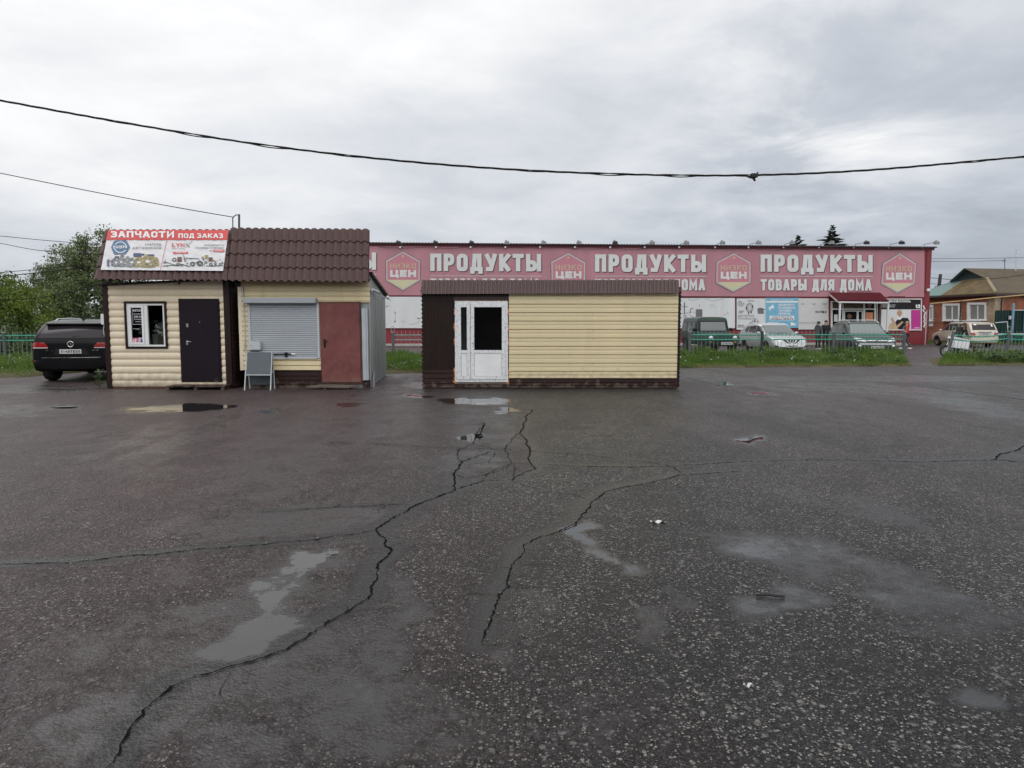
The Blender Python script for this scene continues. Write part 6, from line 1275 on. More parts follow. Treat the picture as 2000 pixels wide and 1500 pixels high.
q = MB(); px0 = YP(80).at(1834, 560); px1 = YP(80).at(1837, 535.5); q.tube([(px0.x, 80, 0), px0, px1], [.22, .19, .17], 10); q.build('pole', mt['pole_wood'], up_); q = MB(); q.tube([YP(80).at(1826, 560.5), YP(80).at(1836, 559.5)], .07, 6); q.box(px0.x - .1, px0.x + .05, 79.7, 79.9, px0.z + .7, px0.z + 1.2); q.build('crossarm', mt['pole_wood'], up_)
kb = MB()
kb.slab([(21, 45.6, 0), (40, 50.4, 0), (40, 50.7, 0), (21, 45.9, 0)], (0, 0, .12)) if False else None

# ---------------------------------------------------------------- wires
def wire(label, pts, Y, r, name='overhead_cable', twist=0, group=None):
    pts = [YP(Y if not isinstance(Y, tuple) else Y[0] + (Y[1] - Y[0]) * i / (len(pts) - 1)).at(*p) for i, p in enumerate(pts)]
    n = 14; res = []
    P = [pts[0] * 2 - pts[1]] + pts + [pts[-1] * 2 - pts[-2]]
    for i in range(1, len(P) - 2):
        for k in range(n):
            t = k / n; a, b, c, d = P[i - 1], P[i], P[i + 1], P[i + 2]
            res.append(.5 * (2 * b + (c - a) * t + (2 * a - 5 * b + 4 * c - d) * t * t + (3 * b - a - 3 * c + d) * t ** 3))
    res.append(pts[-1])
    th = thing(name, label, 'cable', res[len(res) // 2], 0, group)
    if not twist:
        q = MB(); q.tube(res, r, 6); q.build('wire', mt['cable'], th)
    else:
        L = 0; fine = []
        for i in range(len(res) - 1):
            m = max(1, int((res[i + 1] - res[i]).length / .05)); fine += [res[i].lerp(res[i + 1], k / m) for k in range(m)]
        for s in range(3):
            q = MB(); o = []
            for i, p in enumerate(fine):
                a = i * .05 / .85 * 6.283 + s * 2.094; slack = 1 + .9 * max(0, math.sin(i * .021 + s * 2.2)) ** 8
                o.append(p + Vector((0.0, math.cos(a) * r * .75, math.sin(a) * r * .75 * slack - r * (slack - 1) * .9)))
            q.tube(o, r * .72, 6); q.build('strand', mt['cable'], th)
    return th
YC = 11.5
cbl = wire('thick twisted black cable sagging across the whole sky', [(-160, 165), (0, 196), (250, 241), (500, 281), (750, 311), (1000, 331), (1250, 341), (1473, 342), (1700, 332), (2000, 306), (2160, 292)], YC, .0125, twist=1)
q = MB(); c = YP(YC).at(1473, 344); q.ball(c, .035, .03, .05, 8, 6); q.box(c.x - .05, c.x + .05, c.y - .03, c.y + .03, c.z - .02, c.z + .04); q.tube([c + Vector((-.16, 0, .02)), c + Vector((-.05, 0, -.03)), c, c + Vector((.05, 0, .02)), c + Vector((.14, 0, .02))], .014, 6); q.tube([c + Vector((-.03, 0, -.02)), c + Vector((.02, 0, -.075))], .016, 6); q.tube([c + Vector((.03, 0, .0)), c + Vector((.05, -.02, .06))], .012, 6); q.build('clamp', mt['black_rubber'], cbl)
wire('thin wire descending to the bent mast on the shutter kiosk', [(-80, 320), (0, 338), (200, 378), (350, 406), (454.5, 424)], 18.2, .011)
WG = 'thin wires crossing in front of the trees'
for lb, pts in (('uppermost thin wire fading above the trees beyond the black car', [(-60, 457), (0, 461), (119, 472), (300, 484)]), ('black wire dipping into the top of the trees beside the kiosk banner', [(-60, 466), (0, 475), (77, 489), (188, 497), (320, 500)]), ('thin wire rising across the middle of the tree crown', [(-60, 538), (0, 532.5), (90, 524), (183, 513), (320, 495)]), ('thicker wire just below the rising thin wire in front of the tree', [(-60, 546), (0, 540), (90, 531), (183, 519.5), (320, 500)]), ('lowest wire crossing the bush and tree above the black car', [(-60, 588), (0, 586), (85, 580), (183, 558), (320, 520)])):
    wire(lb, pts, 25.0, .016 if 'thicker' in lb else .011, 'overhead_wire', 0, WG)
WH = 'wires strung past the brick house'
for lb, pts in (('upper wire running from the shop corner past the aerial', [(1816, 505.5), (1900, 505), (2000, 503), (2080, 501)]), ('second wire from the shop corner ending at the aerial', [(1816, 510.5), (1890, 510.3), (1961, 508.8)]), ('black wire sagging in front of the mossy roof', [(1812, 542), (1871, 546.5), (1940, 544), (2000, 537), (2080, 526)]), ('faint wire low behind the utility pole', [(1812, 552), (1840, 556), (1866, 549), (1890, 541)])):
    wire(lb, pts, 51.5, .02 if 'black' in lb else .014, 'overhead_wire', 0, WH)
# ---------------------------------------------------------------- vehicles
def pchip_rows(P, per):
    """monotone cubic through rows of P (n,...) ; per samples each interval"""
    P = np.asarray(P, float); n = len(P); d = P[1:] - P[:-1]; m = np.zeros_like(P)
    s = d[:-1] * d[1:]; den_ = d[:-1] + d[1:]
    m[1:-1] = np.where(s > 0, 2 * d[:-1] * d[1:] / np.where(np.abs(den_) < 1e-9, 1, den_), 0)
    m[0] = d[0]; m[-1] = d[-1]
    o = []
    for i in range(n - 1):
        for k in range(per):
            t = k / per; t2, t3 = t * t, t ** 3
            o.append((2 * t3 - 3 * t2 + 1) * P[i] + (t3 - 2 * t2 + t) * m[i] + (-2 * t3 + 3 * t2) * P[i + 1] + (t3 - t2) * m[i + 1])
    o.append(P[-1]); return np.array(o)
class Car:
    def __init__(s, name, label, cat, loc, rz, paint, group='parked cars'):
        s.th = thing(name, label, cat, loc, rz, group); MW[s.th.name] = Matrix.Identity(4); s.paint = paint
    def body(s, rows, capr=.05, capf=.05, per=5):
        """rows: y, zb, zs, zm, zbelt, zr, zt, ws, wm, wb, wr, dyz (y shift at the roof), dyb (at the belt)"""
        S_ = []
        for (y, zb, zs, zm, zbl, zr, zt, ws, wm, wb, wr, dyr, dyb) in rows:
            S_.append([(0, y, zb), (ws * .86, y, zb), (ws, y, zs), (wm, y + dyb * .4, zm), (wb, y + dyb, zbl), (wr, y + dyr, zr), (wr * .72, y + dyr, zt - .012), (0, y + dyr, zt)])
        S_ = np.array(S_)
        def cap(row, sg, bulge): return [np.stack([row[:, 0] * t, row[:, 1] + sg * bulge * (1 - t * t), row[:, 2]], -1) for t in (0, .5, .85)]
        full = np.array(cap(S_[0], -1, capr) + list(S_) + cap(S_[-1], 1, capf)[::-1])
        A = pchip_rows(full, per); B = np.swapaxes(pchip_rows(np.swapaxes(A, 0, 1), 4), 0, 1)
        Mr = B.copy(); Mr[..., 0] *= -1
        full2 = np.concatenate([Mr[:, ::-1][:, :-1], B], 1)
        n, m = full2.shape[:2]; idx = np.arange(n * m).reshape(n, m)
        Q = np.stack([idx[:-1, :-1], idx[1:, :-1], idx[1:, 1:], idx[:-1, 1:]], -1).reshape(-1, 4)
        # close the underside
        Qb = np.stack([idx[:-1, 0], idx[:-1, -1], idx[1:, -1], idx[1:, 0]], -1).reshape(-1, 4)
        s.bvh = BVHTree.FromPolygons([Vector(v) for v in full2.reshape(-1, 3)], [list(map(int, f)) for f in Q])
        mb = MB(); mb.add([tuple(v) for v in full2.reshape(-1, 3)], [list(map(int, f)) for f in Q])
        s.bd = mb.build('body', s.paint, s.th, smooth=55); return s.bd
    def decal(s, name, poly, ax, m, par=None, off=.006, nr=7, nc=12, mb=None, both=False, sgs=(1,)):
        if both:
            for g_ in (1, -1): s.decal(name, poly, ax, m, par, off, nr, nc, sgs=(g_,))
            return
        q = mb or MB()
        for sg in sgs:
            zs = [p[1] for p in poly]; z0, z1 = min(zs), max(zs); rows = []
            for i in range(nr + 1):
                z = z0 + (z1 - z0) * min(.999, max(.001, i / nr)); xs = []
                for k in range(len(poly)):
                    a, b = poly[k], poly[(k + 1) % len(poly)]
                    if (a[1] - z) * (b[1] - z) <= 0 and abs(a[1] - b[1]) > 1e-9: xs.append(a[0] + (b[0] - a[0]) * (z - a[1]) / (b[1] - a[1]))
                xa, xb = min(xs), max(xs); row = []
                for j in range(nc + 1):
                    u = xa + (xb - xa) * j / nc
                    if ax[0] == 'y':
                        d = 1 if ax[1] == '-' else -1; o = Vector((u * sg, -9 * d, z)); dr = Vector((0, d, 0))
                    else: o = Vector((9 * sg, u, z)); dr = Vector((-sg, 0, 0))
                    h, nn, _, _ = s.bvh.ray_cast(o, dr)
                    if h is None: row.append(row[-1] if row else None); continue
                    if nn.dot(dr) > 0: nn = -nn
                    row.append(h + nn * off)
                if any(r is None for r in row):
                    g_ = [r for r in row if r is not None]
                    if not g_: continue
                    row = [r if r is not None else g_[0] for r in row]
                rows.append(row)
            if len(rows) > 1: q.grid(rows)
        if mb is None and q.v: return q.build(name, m, par or s.bd, smooth=True)
    def wheels(s, ys, xw, r, wd, rim='steel', spokes=5):
        ws_ = []
        for y in ys:
            for sg in (-1, 1):
                q = MB(); o = Vector((sg * xw, y, r)); ax = Vector((sg, 0, 0))
                q.lathe([(r * .62, -wd), (r * .93, -wd), (r, -wd * .8), (r, -wd * .2), (r * .95, 0), (r * .68, .0), (r * .64, -.03)], o, ax, 24)
                tw = q.build('wheel', mt['black_rubber'], s.th, smooth=35)
                q = MB(); q.lathe([(0, -.035), (r * .16, -.03), (r * .17, -.05), (r * .6, -.06), (r * .66, -.01), (r * .60, -.012), (r * .57, -.06)], o, ax, 20)
                for k in range(spokes):
                    a = 6.2832 * k / spokes; d = Vector((0, math.cos(a), math.sin(a))); e = Vector((0, -math.sin(a), math.cos(a))) * r * .08
                    q.slab([o + d * r * .1 - e + ax * -.03, o + d * r * .1 + e + ax * -.03, o + d * r * .6 + e * .8 + ax * -.02, o + d * r * .6 - e * .8 + ax * -.02], ax * .012)
                q.build('rim', mt[rim], tw); ws_.append(tw)
                # dark arch behind the tyre
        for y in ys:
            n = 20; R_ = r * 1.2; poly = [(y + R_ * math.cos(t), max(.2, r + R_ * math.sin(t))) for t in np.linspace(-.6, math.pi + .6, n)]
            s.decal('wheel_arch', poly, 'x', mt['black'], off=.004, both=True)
        return ws_
    def plate(s, x, z, y, txt, front, w_=.52, h=.112, par=None):
        sg = 1 if front else -1
        q = MB(); q.box(x - w_ / 2, x + w_ / 2, y - .012, y + .012, z - h / 2, z + h / 2); p = q.build('number_plate', mt['white_dirty'], par or s.bd)
        if txt:
            class LP:
                n = Vector((0, sg, 0))
                def at(self, a, b, off=0): return Vector((x - sg * a, y + sg * (.013 + off), z + b))
            q = MB(); put_text(q, txt, (-w_ * .45, h * .3, w_ * .45, -h * .3), LP(), .001, .17, .55, .16, .3); q.build('plate_lettering', mt['ink'], p)
        return p
    def tube(s, name, pts, r, m, par=None, mirror=False):
        q = MB(); q.tube(pts, r, 6)
        if mirror: q.tube([(-p[0], p[1], p[2]) for p in pts], r, 6)
        return q.build(name, m, par or s.bd, smooth=60)
    def mirrors(s, x, y, z, m, sc_=1.0):
        for sg in (-1, 1):
            q = MB(); q.ball((sg * (x + .1), y, z), .10 * sc_, .06 * sc_, .075 * sc_, 10, 7); q.tube([(sg * (x - .04), y + .03, z - .05), (sg * (x + .08), y, z - .03)], .02, 6); q.build('wing_mirror', m, s.bd, smooth=60)
def hatch_rows(Ln, Wd, H, belt, hood, zb=.28, rear_slope=.5, rear_belt=.06, wsb=None, wst=None, hoodtip=None, roofdrop=.04, zm=.62, roofw=.60, noselift=0):
    h = Wd / 2; y0 = -Ln / 2; y1 = Ln / 2; wsb = wsb if wsb is not None else y1 - 1.15; wst = wst if wst is not None else wsb - .85; ht = hoodtip or hood - .16
    R0 = [(y0, zb + .06, zb + .16, zm, belt + .0, H - .13 - roofdrop, H - .10 - roofdrop, h * .91, h * .95, h * .90, h * roofw * 1.02, rear_slope, rear_belt),
          (y0 + .10, zb, zb + .14, zm, belt + .01, H - .08 - roofdrop, H - .035 - roofdrop, h * .96, h * .993, h * .95, h * roofw * 1.08, rear_slope * .98, rear_belt),
          (y0 + .45, zb, zb + .12, zm, belt + .01, H - .055 - roofdrop * .6, H - .015 - roofdrop * .6, h * .965, h, h * .955, h * roofw * 1.1, rear_slope * .75, rear_belt * .5),
          (y0 + 1.25, zb, zb + .12, zm, belt, H - .045, H, h * .965, h, h * .955, h * roofw * 1.13, 0, 0),
          (0 - .1, zb, zb + .12, zm, belt - .015, H - .045, H, h * .965, h, h * .95, h * roofw * 1.13, 0, 0),
          (wst, zb, zb + .12, zm, belt - .03, H - .075, H - .03, h * .965, h, h * .95, h * roofw * 1.1, 0, 0)]
    a = R0[-1]; b = (wsb, zb, zb + .12, zm, hood - .07, hood - .012, hood + .01, h * .965, h, h * .955, h * .80, 0, 0)
    for t in (.34, .68): R0.append(tuple(a[i] + (b[i] - a[i]) * t for i in range(13)))
    R0 += [b, (wsb + .35, zb, zb + .12, zm, hood - .085, hood - .03, hood - .0, h * .965, h, h * .95, h * .76, 0, 0),
           (y1 - .45, zb, zb + .12, zm, ht + .02, ht + .08, ht + .11, h * .96, h * .99, h * .92, h * .72, 0, 0),
           (y1 - .16, zb, zb + .14, zm - .02, ht - .04, ht + .0, ht + .03, h * .90, h * .93, h * .84, h * .66, -.04, -.03),
           (y1 - .03, zb + .05, zb + .18, zm - .04, ht - .10, ht - .06, ht - .045, h * .80, h * .82, h * .74, h * .58, -.10, -.06)]
    return R0
def local_at(th_loc, rz, lx, ly):
    c, s = math.cos(rz), math.sin(rz); return (th_loc[0] + c * lx - s * ly, th_loc[1] + s * lx + c * ly, 0)
def paint(name, c, metal=.0, rough=.28):
    m = mat(name, c, rough, metal=metal, var=.07, vscale=2.5, coat=.25, dirt=tuple(.6 * x + .02 for x in c), dirt_amt=.25); return m
lampg = mat('lamp_glass', (.55, .57, .58), .08, var=.15, vscale=20, metal=.5); redl = mat('lamp_red', (.30, .012, .015), .12, var=.15, vscale=12); chrome = mat('chrome', (.62, .62, .62), .15, metal=1.0, var=.05); grl = mat('grille_black', (.012, .012, .013), .4, var=.3, vscale=40); gw = mat('car_window', (.022, .027, .028), .05, var=0, spec=.6)
tintp = mat('tinted_window', (.024, .020, .024), .08, var=0, spec=.28); ind = mat('lamp_amber', (.45, .16, .03), .2, var=.1); inter = mt['black']

# black SUV seen from behind, beside the cream kiosk
rz = R(12); Hb = 1.68
cr = Car('parked_car', 'black SUV seen from behind, parked beside the cream kiosk', 'car', (-12.62, 21.95, 0), rz, mat('black_paint', (.0045, .0048, .006), .3, var=.1, coat=.1, spec=.12, dirt=(.008, .0078, .0075), dirt_amt=.4))
cr.body(hatch_rows(4.78, 1.93, Hb, 1.13, 1.06, zb=.29, rear_slope=.42, rear_belt=.04, roofw=.76, zm=.72), capr=.07)
cr.decal('rear_window', [(-.80, 1.18), (.80, 1.18), (.69, 1.51), (-.69, 1.51)], 'y-', tintp)
cr.decal('side_window', [(-1.75, 1.17), (-.98, 1.15), (-.98, 1.52), (-1.45, 1.50)], 'x', tintp, both=True); cr.decal('side_window', [(-.90, 1.15), (.12, 1.12), (.12, 1.54), (-.90, 1.53)], 'x', tintp, both=True); cr.decal('side_window', [(.2, 1.12), (1.2, 1.10), (.65, 1.50), (.2, 1.54)], 'x', tintp, both=True)
for sg in (1, -1):
    q = MB(); cr.decal('x', [(sg * x, z) for x, z in ((.90, .90), (.965, .95), (.93, 1.09), (.66, 1.08), (.55, .97), (.56, .915))], 'y-', None, mb=q, nc=14); cr.decal('x', [(-2.33, .93), (-2.06, .97), (-2.12, 1.06), (-2.32, 1.08)], 'x', None, mb=q) if sg == 1 else None; q.build('tail_lamp', redl, cr.bd, smooth=True)
q = MB(); cr.decal('x', [(-2.33, .93), (-2.08, .96), (-2.14, 1.05), (-2.32, 1.08)], 'x', redl, both=True) if False else None
for sg in (1, -1): cr.decal('tail_lamp_strip', [(sg * .55, .912), (sg * .95, .912), (sg * .95, .93), (sg * .55, .93)], 'y-', mt['letter_white'], off=.009, nr=2)
for sg in (1, -1): cr.decal('reflector', [(sg * .62, .545), (sg * .9, .56), (sg * .9, .60), (sg * .66, .585)], 'y-', redl, nr=3)
cr.decal('tailgate_recess', [(-.42, .74), (.42, .74), (.36, .90), (-.36, .90)], 'y-', inter, off=.003); cr.decal('rear_bumper', [(-.86, .33), (.86, .33), (.93, .60), (-.93, .60)], 'y-', cr.paint, off=.02); cr.decal('chrome_strip', [(-.70, .652), (.70, .652), (.70, .672), (-.70, .672)], 'y-', chrome, off=.03, nr=2, nc=24)
h, _, _, _ = cr.bvh.ray_cast(Vector((0, -9, .82)), Vector((0, 1, 0))); cr.plate(0, .825, h.y - .02, 'Х140ТЕ55', False)
h, _, _, _ = cr.bvh.ray_cast(Vector((0, -9, 1.0)), Vector((0, 1, 0))); c = Vector((0, h.y - .008, 1.015))
q = MB(); q.tube([c + Vector((.072 * math.cos(t), 0, .072 * math.sin(t))) for t in np.linspace(0, 6.2832, 21)], .010, 6)
for l in (((-.035, .055), (0, -.0), (.035, .055)), ((-.055, .035), (-.026, -.05), (0, .0), (.026, -.05), (.055, .035))): q.tube([c + Vector((x, 0, z)) for x, z in l], .008, 5)
q.build('emblem', chrome, cr.bd)
for x0, x1, t in ((-.60, -.42, 'TOUAREG'), (.50, .66, 'V6 TDI')):
    class LP:
        n = Vector((0, -1, 0))
        def at(self, a, b, off=0):
            hh = cr.bvh.ray_cast(Vector((a, -9, b)), Vector((0, 1, 0)))[0]; return Vector((a, hh.y - .008 - off, b))
    GL['6'] = GL['6']; q = MB(); put_text(q, t, (x0, .868, x1, .838), LP(), 0, .2, .8, .25); q.build('badge_lettering', chrome, cr.bd)
for sg in (1, -1): cr.decal('panel_gap', [(sg * .80, .70), (sg * .812, .70), (sg * .83, .90), (sg * .815, .90)], 'y-', mt['black'], off=.003, nr=4, nc=2)
cr.tube('rear_wiper', [(.0, -2.37, 1.19), (.05, -2.36, 1.225), (.44, -2.33, 1.215)], .02, mt['black'])
q = MB(); q.hexa([(-.70, -2.14, 1.535), (.70, -2.14, 1.535), (.72, -1.80, 1.50), (-.72, -1.80, 1.50)], [(-.69, -2.13, 1.56), (.69, -2.13, 1.56), (.70, -1.72, 1.625), (-.70, -1.72, 1.625)]); q.build('roof_spoiler', cr.paint, cr.bd, bevel=.01)
cr.tube('roof_rail', [(.68, -1.62, Hb - .09), (.67, -1.35, Hb + .0), (.67, -.4, Hb + .02), (.67, .3, Hb + .0), (.68, .45, Hb - .07)], .018, chrome, mirror=True)
q = MB(); q.hexa([(-.012, -1.5, Hb - .04), (.012, -1.5, Hb - .04), (.012, -1.25, Hb - .03), (-.012, -1.25, Hb - .03)], [(-.004, -1.52, Hb + .06), (.004, -1.52, Hb + .06), (.004, -1.46, Hb + .06), (-.004, -1.46, Hb + .06)]); q.build('aerial_fin', mt['black'], cr.bd)
q = MB(); q.ball((.0, -2.40, .46), .035, .02, .03); q.build('tow_ball', mt['steel'], cr.bd)
cr.wheels((-1.45, 1.45), .965, .385, .27); cr.mirrors(.9, .95, 1.15, cr.paint); cr.th.scale = (1.04, 1.04, 1.04)

# green off-roader
rz = R(180 + 4)
o3 = local_at((YP(34.6).at(1412, 660).x, 34.6), rz, 0, -2.0)
cr = Car('offroad_car', 'dark green boxy off-roader with round headlights beside the brown kiosk corner', 'car', o3, rz, mat('army_green', (.016, .042, .034), .45, var=.3, vscale=3, spec=.35, dirt=(.06, .055, .045), dirt_amt=.5))
hw = .85; HR = 1.88
rows = [(-2.0, .50, .60, .8, 1.08, HR - .14, HR - .10, .74, .80, .80, .70, .10, 0), (-1.9, .48, .58, .8, 1.10, HR - .08, HR - .02, .80, .84, .83, .74, .08, 0), (-1.2, .48, .56, .8, 1.10, HR - .06, HR, .81, .85, .84, .75, 0, 0), (-.2, .48, .56, .8, 1.10, HR - .06, HR + .01, .81, .85, .84, .75, 0, 0), (.42, .48, .56, .8, 1.10, HR - .08, HR - .02, .81, .85, .84, .74, 0, 0), (.52, .48, .56, .8, 1.09, HR - .30, HR - .27, .81, .85, .84, .75, 0, 0), (.62, .48, .56, .8, 1.08, 1.30, 1.32, .81, .85, .84, .78, 0, 0), (.68, .48, .56, .8, 1.02, 1.10, 1.13, .81, .85, .84, .70, 0, 0), (1.3, .48, .56, .8, 1.0, 1.07, 1.10, .81, .85, .84, .68, 0, 0), (1.88, .48, .56, .8, .97, 1.03, 1.06, .81, .85, .84, .66, 0, 0), (1.97, .50, .58, .8, .93, .98, 1.0, .80, .84, .82, .62, 0, 0)]
cr.body(rows, capr=.02, capf=.03)
cr.decal('canvas_roof', [(-1.95, HR - .24), (.43, HR - .24), (.40, HR - .05), (-1.9, HR - .05)], 'x', mt['board_grey'], both=True, off=.008)
q = MB(); rws = []
for y in np.linspace(-1.92, .42, 12):
    row = []
    for x in np.linspace(-.76, .76, 13):
        h_ = cr.bvh.ray_cast(Vector((x, y, 5)), Vector((0, 0, -1)))[0]; row.append(h_ + Vector((0, 0, .012)))
    rws.append(row)
q.grid(rws); q.build('canvas_roof', mat('canvas_khaki', (.17, .155, .12), .9, var=.25, vscale=3), cr.bd, smooth=True)
cr.decal('windscreen', [(-.66, 1.20), (.66, 1.20), (.63, 1.63), (-.63, 1.63)], 'y+', mat('sky_painted_windscreen', (.10, .11, .115), .06, var=0, spec=.7)); cr.decal('windscreen_surround', [(-.78, 1.155), (.78, 1.155), (.73, 1.69), (-.73, 1.69)], 'y+', mt['black'], off=.003)  # windscreen colour is paled to stand in for reflected sky
for x0, x1 in ((-1.85, -1.05), (-.95, -.35), (-.25, .28)): cr.decal('side_window', [(x0, 1.16), (x1, 1.16), (x1 - .02, 1.62), (x0 + .04, 1.62)], 'x', gw, both=True)
cr.tube('wiper', [(-.45, .66, 1.14), (-.30, .64, 1.19), (-.05, .625, 1.26)], .012, mt['black']); cr.tube('wiper', [(.25, .66, 1.14), (.4, .64, 1.19), (.62, .625, 1.25)], .012, mt['black'])
cr.tube('top_lamp', [(-.36, .46, HR - .12), (-.30, .46, HR - .12)], .03, mt['black'], mirror=True)
cr.decal('grille', [(-.42, .62), (.42, .62), (.42, .92), (-.42, .92)], 'y+', grl)
q = MB(); [q.box(x - .012, x + .012, 2.0, 2.02, .63, .91) for x in np.linspace(-.38, .38, 9)]; q.build('grille_bars', cr.paint, cr.bd)
for sg in (1, -1):
    q = MB(); q.lathe([(0, .03), (.07, .022), (.095, 0), (.11, .0), (.112, -.03)], (sg * .60, 2.015, .86), (0, 1, 0), 18); q.build('headlight', lampg, cr.bd, smooth=50)
    q = MB(); q.lathe([(0, .02), (.04, .012), (.045, -.02)], (sg * .62, 2.02, .66), (0, 1, 0), 12); q.build('indicator', ind, cr.bd, smooth=50)
q = MB(); q.box(-.86, .86, 2.06, 2.16, .46, .58); q.box(-.5, -.44, 1.95, 2.08, .48, .55); q.box(.44, .5, 1.95, 2.08, .48, .55); q.build('front_bumper', mt['black'], cr.bd, bevel=.015)
cr.plate(-.13, .60, 2.18, 'В205ОМ55', True, .56, .115); cr.wheels((-1.22, 1.22), .86, .38, .2, 'post_grey', 6); cr.mirrors(.84, .55, 1.25, mt['black'], 1.2)

# silver crossover
rz = R(180 + 4.5); o3 = local_at((YP(34.1).at(1547, 660).x, 34.1), rz, 0, -2.18)
cr = Car('crossover_car', 'silver crossover with a dark V-shaped grille parked behind the green fence', 'car', o3, rz, paint('silver_paint', (.47, .49, .50), .45, .33))
cr.body(hatch_rows(4.37, 1.81, 1.58, 1.02, 1.04, zb=.24, rear_slope=.55, wsb=1.02, wst=.12, hoodtip=.86, roofw=.72, zm=.60))
cr.decal('windscreen', [(-.76, 1.055), (.76, 1.055), (.63, 1.47), (-.63, 1.47)], 'y+', mat('sky_painted_glass', (.13, .15, .155), .06, var=0, spec=.7)); cr.decal('side_window', [(.0, 1.07), (.88, 1.03), (.35, 1.40), (.0, 1.46)], 'x', gw, both=True); cr.decal('side_window', [(-.95, 1.08), (-.06, 1.07), (-.06, 1.46), (-.85, 1.44)], 'x', gw, both=True); cr.decal('side_window', [(-1.5, 1.16), (-1.02, 1.09), (-.92, 1.42), (-1.2, 1.36)], 'x', gw, both=True); cr.decal('rear_window', [(-.6, 1.1), (.6, 1.1), (.5, 1.4), (-.5, 1.4)], 'y-', gw)  # sky reflection painted into the windscreen's base colour; side glass stays dark
for sg in (1, -1): q = MB(); cr.decal('x', [(sg * x, z) for x, z in ((.44, .70), (.62, .69), (.86, .80), (.82, .86), (.62, .80), (.46, .765))], 'y+', None, mb=q, nc=14); q.build('headlight', lampg, cr.bd, smooth=True)
cr.decal('grille', [(-.20, .61), (.20, .61), (.44, .76), (.50, .80), (-.50, .80), (-.44, .76)], 'y+', grl)
class LPf:
    n = Vector((0, 1, 0))
    def at(self, a, b, off=0):
        hh = cr.bvh.ray_cast(Vector((a, 9, b)), Vector((0, -1, 0)))[0]; return Vector((a, hh.y + .014 + off, b))
q = MB(); lp = LPf(); q.tube([lp.at(x, z) for x, z in ((-.27, .80), (-.2, .70), (-.11, .635), (0, .62), (.11, .635), (.2, .70), (.27, .80))], .018, 6); q.tube([lp.at(.07 * math.cos(t), .72 + .07 * math.sin(t)) for t in np.linspace(0, 6.2832, 17)], .011, 5); q.tube([lp.at(-.10, .72), lp.at(.10, .72)], .012, 5); q.build('emblem', chrome, cr.bd)
cr.decal('lower_grille', [(-.5, .30), (.5, .30), (.58, .43), (-.58, .43)], 'y+', grl); cr.decal('fog_lamp_pocket', [(.62, .40), (.80, .42), (.78, .52), (.64, .5)], 'y+', grl); cr.decal('fog_lamp_pocket', [(-.62, .40), (-.80, .42), (-.78, .52), (-.64, .5)], 'y+', grl); cr.decal('sill_cladding', [(-1.7, .22), (1.7, .22), (1.7, .37), (-1.7, .37)], 'x', mt['black_rubber'], both=True, off=.004)
cr.plate(0, .475, 2.225, 'К575ОТ55', True); cr.wheels((-1.33, 1.31), .90, .335, .2); cr.mirrors(.88, .62, 1.08, cr.paint)
cr.tube('wiper', [(-.5, 1.02, 1.06), (-.1, .96, 1.10), (.1, .95, 1.09)], .01, mt['black']); cr.tube('wiper', [(.1, 1.02, 1.06), (.4, .95, 1.1), (.6, .94, 1.09)], .01, mt['black'])

# dark green SUV by the driveway
rz = R(180 - 9); o3 = local_at((YP(32.4).at(1713.5, 660).x, 32.4), rz, 0, -2.3)
cr = Car('suv_car', 'dark green-grey SUV with roof rails parked next to the driveway gap', 'car', o3, rz, paint('dark_green_paint', (.016, .030, .029), 0.0, .35))
cr.body(hatch_rows(4.63, 1.85, 1.66, 1.06, 1.07, zb=.28, rear_slope=.42, wsb=1.08, wst=.22, hoodtip=.90, roofw=.73, zm=.66))
cr.decal('windscreen', [(-.77, 1.085), (.77, 1.085), (.65, 1.54), (-.65, 1.54)], 'y+', mat('sky_painted_glass', (.16, .185, .185), .06, var=0, spec=.7)); cr.decal('side_window', [(.05, 1.10), (.95, 1.08), (.45, 1.46), (.05, 1.53)], 'x', gw, both=True); cr.decal('side_window', [(-.95, 1.11), (-.02, 1.10), (-.02, 1.53), (-.92, 1.52)], 'x', gw, both=True); cr.decal('side_window', [(-1.75, 1.16), (-1.02, 1.12), (-1.0, 1.51), (-1.45, 1.46)], 'x', gw, both=True); cr.decal('rear_window', [(-.6, 1.12), (.6, 1.12), (.5, 1.46), (-.5, 1.46)], 'y-', gw)  # pale windscreen base colour imitates the sky mirrored in it
for sg in (1, -1): q = MB(); cr.decal('x', [(sg * x, z) for x, z in ((.46, .74), (.78, .75), (.88, .86), (.84, .92), (.60, .88), (.46, .82))], 'y+', None, mb=q, nc=14); q.build('headlight', lampg, cr.bd, smooth=True)
cr.decal('grille', [(-.42, .72), (.42, .72), (.44, .84), (-.44, .84)], 'y+', grl); cr.decal('grille_bar', [(-.42, .775), (.42, .775), (.42, .80), (-.42, .80)], 'y+', chrome, off=.014, nr=2)
h, _, _, _ = cr.bvh.ray_cast(Vector((0, 9, .785)), Vector((0, -1, 0))); q = MB(); q.box(-.07, .07, h.y + .01, h.y + .03, .77, .80); q.box(-.025, .025, h.y + .01, h.y + .032, .755, .815); q.build('emblem', mt['hex_yellow'], cr.bd)
cr.decal('lower_grille', [(-.6, .34), (.6, .34), (.66, .55), (-.66, .55)], 'y+', grl)
for sg in (1, -1): cr.decal('fog_lamp', [(sg * .66, .52), (sg * .78, .52), (sg * .78, .60), (sg * .66, .60)], 'y+', lampg, off=.01)
cr.decal('bumper_bar', [(-.85, .60), (.85, .60), (.86, .67), (-.86, .67)], 'y+', mt['box_grey'], off=.012, nr=3); cr.decal('sill_cladding', [(-1.8, .26), (1.8, .26), (1.8, .42), (-1.8, .42)], 'x', mt['black_rubber'], both=True, off=.004)
